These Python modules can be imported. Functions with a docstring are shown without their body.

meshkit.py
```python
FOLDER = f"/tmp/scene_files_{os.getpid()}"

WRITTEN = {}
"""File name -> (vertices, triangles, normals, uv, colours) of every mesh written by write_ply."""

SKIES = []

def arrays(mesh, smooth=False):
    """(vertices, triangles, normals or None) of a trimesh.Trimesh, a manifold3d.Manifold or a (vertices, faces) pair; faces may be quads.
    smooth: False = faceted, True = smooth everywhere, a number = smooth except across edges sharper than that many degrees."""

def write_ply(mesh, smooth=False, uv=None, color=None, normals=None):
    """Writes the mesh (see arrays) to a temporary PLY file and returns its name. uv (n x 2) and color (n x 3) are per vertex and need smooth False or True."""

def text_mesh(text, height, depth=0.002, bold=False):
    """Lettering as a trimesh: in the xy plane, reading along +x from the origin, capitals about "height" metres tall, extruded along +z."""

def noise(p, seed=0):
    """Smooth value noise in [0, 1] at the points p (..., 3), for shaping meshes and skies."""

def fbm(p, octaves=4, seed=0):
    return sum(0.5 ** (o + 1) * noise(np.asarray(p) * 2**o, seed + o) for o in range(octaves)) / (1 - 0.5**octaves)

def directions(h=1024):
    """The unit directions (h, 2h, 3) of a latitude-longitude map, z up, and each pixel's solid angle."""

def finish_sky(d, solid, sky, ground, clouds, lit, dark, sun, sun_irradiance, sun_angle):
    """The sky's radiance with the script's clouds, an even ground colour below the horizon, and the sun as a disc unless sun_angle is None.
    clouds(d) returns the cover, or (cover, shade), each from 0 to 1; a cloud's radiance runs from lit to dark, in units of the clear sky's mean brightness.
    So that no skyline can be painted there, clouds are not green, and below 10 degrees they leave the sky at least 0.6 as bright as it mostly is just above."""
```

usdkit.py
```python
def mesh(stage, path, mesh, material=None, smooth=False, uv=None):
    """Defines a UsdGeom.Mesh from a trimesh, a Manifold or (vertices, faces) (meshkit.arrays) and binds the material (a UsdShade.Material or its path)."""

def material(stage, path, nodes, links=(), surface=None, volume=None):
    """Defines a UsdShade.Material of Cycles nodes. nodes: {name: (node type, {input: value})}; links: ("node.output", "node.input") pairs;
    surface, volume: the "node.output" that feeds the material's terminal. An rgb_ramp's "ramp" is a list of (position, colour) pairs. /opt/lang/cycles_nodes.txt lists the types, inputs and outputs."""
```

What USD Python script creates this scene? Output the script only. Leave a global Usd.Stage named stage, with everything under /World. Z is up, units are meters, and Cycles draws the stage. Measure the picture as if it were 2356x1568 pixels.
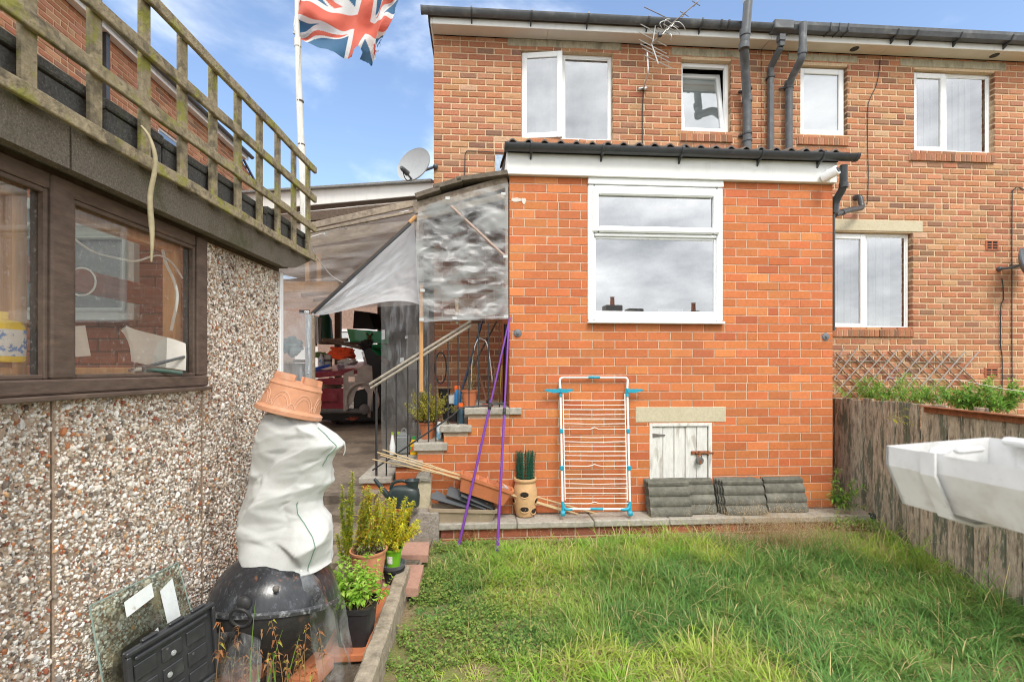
import math, random
import numpy as np, trimesh, usdkit, meshkit
from pxr import Usd, UsdGeom, UsdLux, UsdShade, Sdf, Gf, Vt
from shapely.geometry import Polygon, box as sbox
from scipy.interpolate import RectBivariateSpline

R = np.random.default_rng(11)
stage = Usd.Stage.CreateInMemory()
UsdGeom.SetStageUpAxis(stage, 'Z'); UsdGeom.SetStageMetersPerUnit(stage, 1.0)
UsdGeom.Xform.Define(stage, '/World'); UsdGeom.Scope.Define(stage, '/World/Looks')

# ------------------------------------------------------------------ camera, sky, sun, exposure
H = 1.65                      # height of the lens above the lawn
F, CX, HZ = 1100.0, 1178.0, 847.0   # survey units: focal length, plumb line and horizon of a 2356 wide print
EXPOSURE = 1.0
SUN_EL, SUN_AZ = math.radians(52), math.radians(162)      # direction towards the sun, azimuth from +y towards +x
SKY_STRENGTH, SUN_INT, SUN_ANGLE = 0.15, 0.36, 18.0

cam = UsdGeom.Camera.Define(stage, '/World/camera')
cam.AddTranslateOp().Set(Gf.Vec3d(0, 0, H)); cam.AddRotateXOp().Set(90)
cam.CreateHorizontalApertureAttr(36.0); cam.CreateVerticalApertureAttr(36.0 * 681 / 1024)
cam.CreateFocalLengthAttr(36.0 * F / 2356); cam.CreateVerticalApertureOffsetAttr(36.0 * (HZ - 784) / 2356)
cam.CreateClippingRangeAttr(Gf.Vec2f(0.05, 2000)); cam.CreateFStopAttr(9.0); cam.CreateFocusDistanceAttr(3.6)
cam.CreateExposureAttr(EXPOSURE)

sd = np.array([math.sin(SUN_AZ) * math.cos(SUN_EL), math.cos(SUN_AZ) * math.cos(SUN_EL), math.sin(SUN_EL)])
sky = UsdLux.DomeLight.Define(stage, '/World/sky')
sky.GetPrim().SetCustomDataByKey('kind', 'structure')
skym = usdkit.material(stage, '/World/Looks/sky', {
    'st': ('sky_texture', {'sky_type': 'single_scattering', 'sun_disc': False, 'sun_elevation': SUN_EL, 'sun_rotation': SUN_AZ, 'altitude': 100.0, 'air_density': 1.0, 'aerosol_density': 1.6, 'ozone_density': 1.2}),
    'g': ('geometry', {}),
    'sx': ('separate_xyz', {}),
    'mp': ('mapping', {'scale': (1.0, 1.0, 2.2)}),
    'n1': ('noise_texture', {'scale': 2.3, 'detail': 7.0, 'roughness': 0.55, 'distortion': 0.3}),
    'n2': ('noise_texture', {'scale': 5.0, 'detail': 6.0, 'roughness': 0.6}),
    'bias': ('map_range', {'from_min': -0.2, 'from_max': 0.75, 'to_min': 0.50, 'to_max': 0.0, 'clamp': True}),
    'ad': ('math', {'math_type': 'add'}),
    'cv': ('map_range', {'range_type': 'smoothstep', 'from_min': 0.50, 'from_max': 0.80, 'to_min': 0.0, 'to_max': 0.93, 'clamp': True}),
    'cl': ('rgb_ramp', {'ramp': [(0.30, (3.6, 3.75, 3.95)), (0.5, (6.2, 6.35, 6.5)), (0.70, (9.2, 9.3, 9.3))]}),
    'mx': ('mix', {'mix_type': 'mix'}),
    'bg': ('background_shader', {'strength': SKY_STRENGTH})},
    [('g.position', 'sx.vector'), ('g.position', 'mp.vector'), ('mp.vector', 'n1.vector'), ('mp.vector', 'n2.vector'),
     ('sx.y', 'bias.value'), ('n1.fac', 'ad.value1'), ('bias.result', 'ad.value2'), ('ad.value', 'cv.value'),
     ('n2.fac', 'cl.fac'), ('cv.result', 'mx.fac'), ('st.color', 'mx.color1'), ('cl.color', 'mx.color2'), ('mx.color', 'bg.color')], surface='bg.background')
UsdShade.MaterialBindingAPI.Apply(sky.GetPrim()).Bind(skym)
sun = UsdLux.DistantLight.Define(stage, '/World/sun')
sun.CreateNormalizeAttr(True) if hasattr(sun, 'CreateNormalizeAttr') else None
sun.CreateIntensityAttr(SUN_INT); sun.CreateAngleAttr(SUN_ANGLE); sun.CreateColorAttr(Gf.Vec3f(1.0, 0.95, 0.87))
q = Gf.Rotation(Gf.Vec3d(0, 0, 1), Gf.Vec3d(*sd))
sun.AddTransformOp().Set(Gf.Matrix4d().SetRotate(q))

# ------------------------------------------------------------------ surveying helpers
O = np.array([0, 0, H])
A = math.radians(3.83)        # the house front is turned a little from the camera axis
U = np.array([math.cos(A), math.sin(A), 0]); N = np.array([-math.sin(A), math.cos(A), 0]); Z = np.array([0, 0, 1.0])
NE, NM = 4.64, 6.29           # distance of the extension's front and of the house front
def ray(px, py): return np.array([(px - CX) / F, 1.0, (HZ - py) / F])
def at(px, py, Y): return O + Y * ray(px, py)
def onz(px, py, z): return O + (z - H) * F / (HZ - py) * ray(px, py)
def hp(px, py, n):
    d = ray(px, py); p = O + n / (d @ N) * d
    return np.array([p @ U, n, p[2]])
def hw(u, n, z): return u * U + n * N + z * Z
def hpw(px, py, n): return hw(*hp(px, py, n))
def project(p):
    p = np.asarray(p, float); return CX + F * p[..., 0] / p[..., 1], HZ - F * (p[..., 2] - H) / p[..., 1]

# ------------------------------------------------------------------ things and parts
counts = {}
def numbered(parent, name):
    k = (parent, name); n = counts.get(k, 0); counts[k] = n + 1
    return name if n == 0 else f'{name}_{n:03d}'
class Node:
    def __init__(s, path, base=(0, 0, 0), rot=0.0): s.path, s.base, s.rot = path, np.array(base, float), rot
    def local(s, v):
        c, q = math.cos(s.rot), math.sin(s.rot); v = np.asarray(v, float) - s.base
        return np.stack([c * v[:, 0] + q * v[:, 1], -q * v[:, 0] + c * v[:, 1], v[:, 2]], 1)
    @property
    def prim(s): return stage.GetPrimAtPath(s.path)
def data(prim, **kw):
    for k, v in kw.items():
        if v: prim.SetCustomDataByKey(k, v)
def thing(name, label, category, base=(0, 0, 0), rot=0.0, group=None, kind=None):
    path = '/World/' + numbered('/World', name)
    x = UsdGeom.Xform.Define(stage, path); x.AddTranslateOp().Set(Gf.Vec3d(*map(float, base))); x.AddRotateZOp().Set(math.degrees(rot))
    data(x.GetPrim(), label=label, category=category, group=group, kind=kind)
    return Node(path, base, rot)
def copy_of(src, label, base, rot=0.0, group=None):
    path = '/World/' + numbered('/World', src.path.split('/')[-1].rstrip('0123456789').rstrip('_'))
    x = UsdGeom.Xform.Define(stage, path); x.GetPrim().GetReferences().AddInternalReference(src.path); x.GetPrim().SetInstanceable(True)
    x.ClearXformOpOrder(); x.AddTranslateOp().Set(Gf.Vec3d(*map(float, base))); x.AddRotateZOp().Set(math.degrees(rot))
    data(x.GetPrim(), label=label, group=group, category=src.prim.GetCustomDataByKey('category'))
    return Node(path, base, rot)
def tri(mesh):
    if hasattr(mesh, 'vertices'): return np.asarray(mesh.vertices, float), np.asarray(mesh.faces, int)
    v, f = np.asarray(mesh[0], float), np.asarray(mesh[1], int)
    if f.ndim == 2 and f.shape[1] == 4: f = np.vstack([f[:, [0, 1, 2]], f[:, [0, 2, 3]]])
    return v, f
def part(parent, name, mesh, mat, smooth=False, tint=None, label=None, kind=None, raw=False):
    v, f = tri(mesh)
    if not raw: v = parent.local(v)
    path = parent.path + '/' + numbered(parent.path, name)
    m = usdkit.mesh(stage, path, (v, f), mat, smooth=smooth if tint is None or np.ndim(tint) == 1 else (smooth is not False and smooth is not None and True))
    if tint is not None:
        tint = np.asarray(tint, np.float32)
        pv = UsdGeom.PrimvarsAPI(m).CreatePrimvar('tint', Sdf.ValueTypeNames.Color3fArray, 'constant' if tint.ndim == 1 else 'vertex')
        pv.Set(Vt.Vec3fArray.FromNumpy(tint.reshape(-1, 3)))
    data(m.GetPrim(), label=label, kind=kind)
    return Node(path, parent.base, parent.rot)
def solo(name, mesh, mat, label=None, category=None, smooth=False, tint=None, group=None, kind=None):
    v, f = tri(mesh); lo, hi = v.min(0), v.max(0); base = np.array([(lo[0] + hi[0]) / 2, (lo[1] + hi[1]) / 2, lo[2]])
    if kind == 'structure': base = np.zeros(3)
    w = Node('/World', base)
    p = part(w, name, (v, f), mat, smooth, tint, label, kind)
    UsdGeom.Xformable(p.prim).AddTranslateOp().Set(Gf.Vec3d(*map(float, base)))
    data(p.prim, category=category, group=group)
    return Node(p.path, base)

# ------------------------------------------------------------------ shapes
def join(ms):
    vs, fs, n = [], [], 0
    for m in ms:
        v, f = tri(m); vs.append(v); fs.append(f + n); n += len(v)
    return np.vstack(vs), np.vstack(fs)
def jt(ms, tints): # joined mesh with one tint per piece
    v, f = join(ms)
    return (v, f), np.vstack([np.tile(t, (len(tri(m)[0]), 1)) for m, t in zip(ms, tints)])
def bx(lo, hi):
    a, b = np.minimum(lo, hi), np.maximum(lo, hi)
    v = np.array([[(a, b)[i][0], (a, b)[j][1], (a, b)[k][2]] for i in (0, 1) for j in (0, 1) for k in (0, 1)])
    f = np.array([[0, 1, 3, 2], [4, 6, 7, 5], [0, 4, 5, 1], [2, 3, 7, 6], [0, 2, 6, 4], [1, 5, 7, 3]])
    return v, np.vstack([f[:, [0, 1, 2]], f[:, [0, 2, 3]]])
def cbx(lo, hi, c=0.004):
    a, b = np.minimum(lo, hi).astype(float), np.maximum(lo, hi).astype(float); c = min(c, *( (b - a) * 0.45))
    pts = []
    for i in (0, 1):
        for j in (0, 1):
            for k in (0, 1):
                p = np.array([(a, b)[i][0], (a, b)[j][1], (a, b)[k][2]]); s = np.array([1 - 2 * i, 1 - 2 * j, 1 - 2 * k]) * c
                for ax in range(3):
                    q = p + s; q[ax] = p[ax]; pts.append(q)
    h = trimesh.convex.convex_hull(np.array(pts)); return np.array(h.vertices), np.array(h.faces)
def xf(mesh, M):
    v, f = tri(mesh); return v @ np.asarray(M)[:3, :3].T + np.asarray(M)[:3, 3], f
def rotm(axis, deg, origin=(0, 0, 0)):
    return trimesh.transformations.rotation_matrix(math.radians(deg), axis, origin)
def frame(o, x, y, z): M = np.eye(4); M[:3, 0], M[:3, 1], M[:3, 2], M[:3, 3] = x, y, z, o; return M
def unit(a): a = np.asarray(a, float); return a / max(np.linalg.norm(a), 1e-12)
def beam(p0, p1, w, h, up=(0, 0, 1), c=0.003):
    p0, p1 = np.asarray(p0, float), np.asarray(p1, float); d = p1 - p0; L = np.linalg.norm(d); x = d / L
    y = np.cross(up, x)
    if np.linalg.norm(y) < 1e-6: y = np.cross((0, 1, 0), x)
    y = unit(y); z = np.cross(x, y)
    return xf(cbx((0, -w / 2, -h / 2), (L, w / 2, h / 2), c), frame(p0, x, y, z))
def tube(pts, r, sides=8, caps=True):
    p = np.asarray(pts, float); t = np.gradient(p, axis=0); t /= np.linalg.norm(t, axis=1, keepdims=True) + 1e-12
    a = np.cross(t[0], (0, 0, 1) if abs(t[0][2]) < .9 else (1, 0, 0)); a = unit(a); As = []
    for k in range(len(p)):
        a = unit(a - t[k] * (a @ t[k])); As.append(a)
    As = np.array(As); B = np.cross(t, As); an = np.arange(sides) * 2 * np.pi / sides
    rr = np.broadcast_to(np.asarray(r, float), (len(p),))
    v = (p[:, None] + rr[:, None, None] * (np.cos(an)[None, :, None] * As[:, None] + np.sin(an)[None, :, None] * B[:, None])).reshape(-1, 3)
    i, j = np.meshgrid(np.arange(len(p) - 1), np.arange(sides), indexing='ij')
    qd = np.stack([i * sides + j, i * sides + (j + 1) % sides, (i + 1) * sides + (j + 1) % sides, (i + 1) * sides + j], -1).reshape(-1, 4)
    f = np.vstack([qd[:, [0, 1, 2]], qd[:, [0, 2, 3]]])
    if caps:
        n = len(v); v = np.vstack([v, p[0], p[-1]]); k = np.arange(sides); m = (len(p) - 1) * sides
        f = np.vstack([f, np.stack([np.full(sides, n), (k + 1) % sides, k], 1), np.stack([np.full(sides, n + 1), m + k, m + (k + 1) % sides], 1)])
    return v, f
def curve(ctrl, n=24):
    c = np.asarray(ctrl, float); t = np.concatenate([[0], np.cumsum(np.linalg.norm(np.diff(c, axis=0), axis=1))])
    from scipy.interpolate import PchipInterpolator
    return PchipInterpolator(t, c)(np.linspace(0, t[-1], n))
def bent(ctrl, rad=0.05, n=6): # polyline with rounded corners
    c = [np.asarray(x, float) for x in ctrl]; out = [c[0]]
    for k in range(1, len(c) - 1):
        a, b = unit(c[k - 1] - c[k]), unit(c[k + 1] - c[k]); r = min(rad, .45 * np.linalg.norm(c[k - 1] - c[k]), .45 * np.linalg.norm(c[k + 1] - c[k]))
        p, q_ = c[k] + a * r, c[k] + b * r
        for s in np.linspace(0, 1, n): out.append((1 - s) ** 2 * p + 2 * s * (1 - s) * c[k] + s * s * q_)
    return np.array(out + [c[-1]])
def lathe(profile, seg=24, center=(0, 0, 0), M=None):
    pr = np.asarray(profile, float); an = np.arange(seg) * 2 * np.pi / seg; k = len(pr)
    v = np.stack([pr[:, 0][:, None] * np.cos(an), pr[:, 0][:, None] * np.sin(an), np.broadcast_to(pr[:, 1][:, None], (k, seg))], -1).reshape(-1, 3)
    i, j = np.meshgrid(np.arange(k - 1), np.arange(seg), indexing='ij')
    qd = np.stack([i * seg + j, i * seg + (j + 1) % seg, (i + 1) * seg + (j + 1) % seg, (i + 1) * seg + j], -1).reshape(-1, 4)
    m = (v, np.vstack([qd[:, [0, 1, 2]], qd[:, [0, 2, 3]]]))
    if M is not None: m = xf(m, M)
    return m[0] + np.asarray(center), m[1]
def sqlathe(profile, aspect=1.0, power=5.0, seg=32, center=(0, 0, 0), M=None): # rounded-square pots
    v, f = lathe(profile, seg); r = np.hypot(v[:, 0], v[:, 1]); th = np.arctan2(v[:, 1], v[:, 0])
    k = (np.abs(np.cos(th)) ** power + np.abs(np.sin(th)) ** power) ** (-1 / power)
    v[:, 0], v[:, 1] = r * k * np.cos(th) * aspect, r * k * np.sin(th)
    m = (v, f) if M is None else xf((v, f), M)
    return m[0] + np.asarray(center), m[1]
def gridmesh(P):
    m, n = P.shape[:2]; i, j = np.meshgrid(np.arange(m - 1), np.arange(n - 1), indexing='ij')
    qd = np.stack([i * n + j, i * n + j + 1, (i + 1) * n + j + 1, (i + 1) * n + j], -1).reshape(-1, 4)
    return P.reshape(-1, 3), np.vstack([qd[:, [0, 1, 2]], qd[:, [0, 2, 3]]])
def surf(ctrl, nu, nv):
    c = np.asarray(ctrl, float); m, n = c.shape[:2]; a, b = np.linspace(0, 1, m), np.linspace(0, 1, n); u, v = np.linspace(0, 1, nu), np.linspace(0, 1, nv)
    return np.stack([RectBivariateSpline(a, b, c[..., k], kx=min(3, m - 1), ky=min(3, n - 1))(u, v) for k in range(3)], -1)
def extrude(poly, depth, M=None):
    m = trimesh.creation.extrude_polygon(poly, depth, engine='earcut'); m = (np.array(m.vertices), np.array(m.faces))
    return xf(m, M) if M is not None else m
def hull(pts): h = trimesh.convex.convex_hull(np.asarray(pts, float)); return np.array(h.vertices), np.array(h.faces)
def ball(c, r, sub=2, scale=(1, 1, 1)): m = trimesh.creation.icosphere(sub, 1.0); return np.array(m.vertices) * r * np.array(scale) + np.asarray(c), np.array(m.faces)
fbm = meshkit.fbm

# ------------------------------------------------------------------ materials
mats = {}
def mat(name, base=(0.5, 0.5, 0.5), rough=0.6, layers=(), bump=None, spec=0.4, metal=0.0, tinted=False, stretch=None, coat=0.0, var=0.12, vscale=30.0, trans=0.0, sheen=0.0, obj=False):
    if name in mats: return mats[name]
    nd = {'g': ('texture_coordinate' if obj else 'geometry', {}), 'p': ('principled_bsdf', {'roughness': rough, 'specular_ior_level': spec, 'metallic': metal, 'coat_weight': coat, 'sheen_weight': sheen})}
    ln = []; pos = 'g.object' if obj else 'g.position'
    if stretch: nd['mp'] = ('mapping', {'scale': stretch}); ln.append((pos, 'mp.vector')); pos = 'mp.vector'
    if tinted: nd['t'] = ('attribute', {'attribute': 'tint'}); col = 't.color'
    else: nd['c'] = ('color', {'value': base}); col = 'c.color'
    nd['vn'] = ('noise_texture', {'scale': vscale, 'detail': 5.0, 'roughness': 0.65}); ln.append((pos, 'vn.vector'))
    nd['vr'] = ('map_range', {'from_min': 0.3, 'from_max': 0.7, 'to_min': 1 - var, 'to_max': 1 + var}); ln.append(('vn.fac', 'vr.value'))
    nd['vm'] = ('mix', {'mix_type': 'multiply', 'fac': 1.0}); ln += [(col, 'vm.color1'), ('vr.result', 'vm.color2')]; col = 'vm.color'
    for i, (c2, sc, lo, hi, amt) in enumerate(layers):
        nd[f'ln{i}'] = ('noise_texture', {'scale': sc, 'detail': 6.0, 'roughness': 0.62, 'distortion': 0.2}); ln.append((pos, f'ln{i}.vector'))
        nd[f'lr{i}'] = ('map_range', {'range_type': 'smoothstep', 'from_min': lo, 'from_max': hi, 'to_min': 0.0, 'to_max': amt, 'clamp': True}); ln.append((f'ln{i}.fac', f'lr{i}.value'))
        nd[f'lm{i}'] = ('mix', {'mix_type': 'mix', 'color2': c2}); ln += [(f'lr{i}.result', f'lm{i}.fac'), (col, f'lm{i}.color1')]; col = f'lm{i}.color'
    ln.append((col, 'p.base_color'))
    if bump:
        nd['bn'] = ('noise_texture', {'scale': bump[0], 'detail': 6.0, 'roughness': 0.65}); nd['b'] = ('bump', {'strength': bump[1], 'distance': bump[2]})
        ln += [(pos, 'bn.vector'), ('bn.fac', 'b.height'), ('b.normal', 'p.normal')]
    out = 'p.BSDF'
    if trans:
        nd['tr'] = ('translucent_bsdf', {}); nd['ms'] = ('mix_closure', {'fac': trans}); ln += [(col, 'tr.color'), ('p.BSDF', 'ms.closure1'), ('tr.BSDF', 'ms.closure2')]; out = 'ms.closure'
    mats[name] = usdkit.material(stage, '/World/Looks/' + name, nd, ln, surface=out)
    return mats[name]
def glass(name, ior=1.5, tint=(0.93, 0.96, 0.95), add=0.0, rough=0.0, dirt=None, gcol=(1, 1, 1)):
    if name in mats: return mats[name]
    nd = {'f': ('fresnel', {'IOR': ior}), 'a': ('math', {'math_type': 'add', 'value2': add, 'use_clamp': True}), 't': ('transparent_bsdf', {'color': tint}), 'gl': ('glossy_bsdf', {'color': gcol, 'roughness': rough}), 'm': ('mix_closure', {})}
    ln = [('f.fac', 'a.value1'), ('a.value', 'm.fac'), ('t.BSDF', 'm.closure1'), ('gl.BSDF', 'm.closure2')]; out = 'm.closure'
    if dirt:
        col, sc, lo, hi, amt = dirt
        nd |= {'g': ('geometry', {}), 'n': ('noise_texture', {'scale': sc, 'detail': 7.0, 'roughness': 0.7}), 'r': ('map_range', {'from_min': lo, 'from_max': hi, 'to_min': 0.03, 'to_max': amt, 'clamp': True}), 'd': ('diffuse_bsdf', {'color': col}), 'm2': ('mix_closure', {})}
        ln += [('g.position', 'n.vector'), ('n.fac', 'r.value'), ('r.result', 'm2.fac'), ('m.closure', 'm2.closure1'), ('d.BSDF', 'm2.closure2')]; out = 'm2.closure'
    mats[name] = usdkit.material(stage, '/World/Looks/' + name, nd, ln, surface=out); return mats[name]
def film(name, clear=0.5, col=(0.8, 0.82, 0.82), gloss=0.2, rough=0.15, transl=0.5, bump=None, stretch=(1, 1, 1), wrinkle=None):
    """Plastic sheeting: partly clear, partly milky, with a sheen and creases."""
    if name in mats: return mats[name]
    nd = {'g': ('geometry', {}), 'mp': ('mapping', {'scale': stretch}), 't': ('transparent_bsdf', {'color': (0.95, 0.95, 0.95)}), 'd': ('diffuse_bsdf', {'color': col}), 'tl': ('translucent_bsdf', {'color': col}), 'gl': ('glossy_bsdf', {'color': (1, 1, 1), 'roughness': rough}),
          'm1': ('mix_closure', {'fac': transl}), 'm2': ('mix_closure', {'fac': clear}), 'm3': ('mix_closure', {'fac': gloss}), 'lw': ('layer_weight', {'blend': 0.35}), 'ga': ('math', {'math_type': 'multiply_add', 'value2': 0.25, 'value3': gloss, 'use_clamp': True})}
    ln = [('g.position', 'mp.vector'), ('d.BSDF', 'm1.closure1'), ('tl.BSDF', 'm1.closure2'), ('m1.closure', 'm2.closure1'), ('t.BSDF', 'm2.closure2'), ('m2.closure', 'm3.closure1'), ('gl.BSDF', 'm3.closure2'), ('lw.facing', 'ga.value1'), ('ga.value', 'm3.fac')]
    if bump:
        nd |= {'bn': ('noise_texture', {'scale': bump[0], 'detail': 3.0, 'roughness': 0.5, 'distortion': 0.8}), 'b': ('bump', {'strength': bump[1], 'distance': bump[2]})}
        ln += [('mp.vector', 'bn.vector'), ('bn.fac', 'b.height'), ('b.normal', 'gl.normal'), ('b.normal', 'd.normal')]
    if wrinkle:
        nd |= {'wn': ('noise_texture', {'scale': wrinkle[0], 'detail': 4.0, 'roughness': 0.6, 'distortion': 0.6}), 'wr': ('map_range', {'from_min': wrinkle[1], 'from_max': wrinkle[2], 'to_min': clear + wrinkle[3], 'to_max': clear - wrinkle[3], 'clamp': True})}
        ln += [('mp.vector', 'wn.vector'), ('wn.fac', 'wr.value'), ('wr.result', 'm2.fac')]
    mats[name] = usdkit.material(stage, '/World/Looks/' + name, nd, ln, surface='m3.closure'); return mats[name]

M_MORTAR = mat('mortar_tan', (0.58, 0.425, 0.27), 0.9, bump=(140, 0.5, 0.004), var=0.18, vscale=40, layers=[((0.46, 0.34, 0.22), 3, 0.5, 0.78, 0.5)])
M_MORTAR_E = mat('mortar_grey', (0.54, 0.40, 0.29), 0.9, bump=(140, 0.5, 0.004), var=0.2, vscale=40, layers=[((0.30, 0.21, 0.15), 1.2, 0.5, 0.7, 0.6)])
M_BRICK = mat('brick_rough', tinted=True, rough=0.85, spec=0.2, bump=(160, 0.7, 0.006), var=0.22, vscale=60, layers=[((0.17, 0.10, 0.07), 14, 0.55, 0.8, 0.65), ((0.62, 0.42, 0.26), 30, 0.60, 0.80, 0.5)], stretch=(1, 1, 1.6))
M_BRICK_E = mat('brick_smooth', tinted=True, rough=0.75, spec=0.25, bump=(220, 0.35, 0.003), var=0.10, vscale=35, layers=[((0.36, 0.115, 0.055), 1.1, 0.48, 0.72, 0.40), ((0.34, 0.10, 0.05), 7, 0.62, 0.85, 0.4), ((0.58, 0.30, 0.17), 10, 0.66, 0.80, 0.25)])
M_UPVC = mat('white_upvc', (0.80, 0.81, 0.80), 0.35, spec=0.45, var=0.03, vscale=8, layers=[((0.55, 0.54, 0.49), 5, 0.58, 0.85, 0.35)])
M_FASCIA = mat('white_board', (0.78, 0.78, 0.75), 0.45, var=0.04, vscale=6, stretch=(1, 1, 0.25), layers=[((0.52, 0.51, 0.46), 7, 0.55, 0.8, 0.4)])
M_SOFFIT = mat('soffit_board', (0.72, 0.68, 0.61), 0.55, var=0.05, vscale=5, layers=[((0.50, 0.45, 0.36), 3, 0.55, 0.8, 0.5)])
M_BLACKPL = mat('black_plastic', (0.035, 0.037, 0.04), 0.35, spec=0.5, var=0.2, vscale=20, layers=[((0.12, 0.12, 0.12), 9, 0.55, 0.85, 0.5)])
M_GREYPIPE = mat('weathered_pipe', (0.075, 0.08, 0.085), 0.42, spec=0.5, var=0.2, vscale=14, layers=[((0.22, 0.22, 0.21), 7, 0.52, 0.8, 0.6)])
M_CONC = mat('concrete', (0.36, 0.33, 0.28), 0.9, bump=(90, 0.7, 0.006), var=0.25, vscale=30, layers=[((0.17, 0.15, 0.12), 5, 0.5, 0.75, 0.6), ((0.50, 0.47, 0.40), 12, 0.55, 0.8, 0.5)])
M_LINTEL = mat('stone_lintel', (0.50, 0.44, 0.31), 0.85, bump=(110, 0.5, 0.004), var=0.12, vscale=40, layers=[((0.38, 0.33, 0.17), 6, 0.5, 0.8, 0.5), ((0.24, 0.20, 0.14), 18, 0.62, 0.8, 0.4)])
M_LINTEL_D = mat('dirty_lintel', (0.38, 0.34, 0.24), 0.9, bump=(110, 0.5, 0.004), var=0.2, vscale=30, stretch=(1, 1, 0.35), layers=[((0.15, 0.13, 0.09), 9, 0.48, 0.72, 0.7)])
M_PANE = glass('window_glass', ior=2.0, add=0.23, tint=(.97, .98, .97))
M_DARK = mat('dark_room', (0.10, 0.10, 0.10), 0.9)
M_ROOM = mat('pale_room', (0.45, 0.46, 0.46), 0.9)
M_BLIND = mat('blind_fabric', (0.72, 0.74, 0.73), 0.8, trans=0.35, var=0.04)
M_FROST = mat('frosted_film', (0.62, 0.66, 0.65), 0.5, var=0.05, vscale=4)
M_BLACKIRON = mat('black_iron', (0.03, 0.03, 0.03), 0.5, var=0.3, vscale=50, layers=[((0.16, 0.07, 0.035), 25, 0.55, 0.75, 0.6)])
M_GALV = mat('galvanised_steel', (0.50, 0.52, 0.53), 0.45, metal=0.6, var=0.12, vscale=40)

# ------------------------------------------------------------------ walls of bricks
class Wall:
    """A wall's own axes: s along it, d into it, z up."""
    def __init__(s, S, D, d0=0.0, o=(0, 0, 0)): s.S, s.D, s.d0, s.o = np.array(S), np.array(D), d0, np.array(o, float)
    def w(s, v): v = np.asarray(v, float); return s.o + v[..., :1] * s.S + (v[..., 1:2] + s.d0) * s.D + v[..., 2:] * Z
    def mesh(s, m): v, f = tri(m); return s.w(v), f
    def box(s, s0, s1, d0, d1, z0, z1, c=0.003): return s.mesh(cbx((s0, d0, z0), (s1, d1, z1), c) if c else bx((s0, d0, z0), (s1, d1, z1)))
    def sz(s, px, py, d=0.0):
        r = ray(px, py); t = (s.d0 + d - (O - s.o) @ s.D) / (r @ s.D); p = O + t * r - s.o
        return np.array([p @ s.S, p[2]])
    def quad(s, s0, s1, d, z0, z1): return s.w(np.array([(s0, d, z0), (s1, d, z0), (s1, d, z1), (s0, d, z1)])), np.array([(0, 1, 2), (0, 2, 3)])
    def rect(s, x0, y0, x1, y1, d=0.0):
        a, b = s.sz((x0), (y0 + y1) / 2, d), s.sz(x1, (y0 + y1) / 2, d); m = (x0 + x1) / 2
        return a[0], b[0], s.sz(m, y1, d)[1], s.sz(m, y0, d)[1]
    def extrude(s, poly, s0, s1): # poly in (d, z)
        v, f = extrude(poly, s1 - s0); return s.w(np.stack([v[:, 2] + s0, v[:, 0], v[:, 1]], 1)), f
    def slab(s, poly, d0, d1): # poly in (s, z)
        v, f = extrude(poly, d1 - d0); return s.w(np.stack([v[:, 0], v[:, 2] + d0, v[:, 1]], 1)), f
BF = [(0, 1, 2, 3), (0, 4, 5, 1), (1, 5, 6, 2), (2, 6, 7, 3), (3, 7, 4, 0), (4, 8, 9, 5), (5, 9, 10, 6), (6, 10, 11, 7), (7, 11, 8, 4)]
BF = np.array([t for q_ in BF for t in ((q_[0], q_[1], q_[2]), (q_[0], q_[2], q_[3]))])
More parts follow.
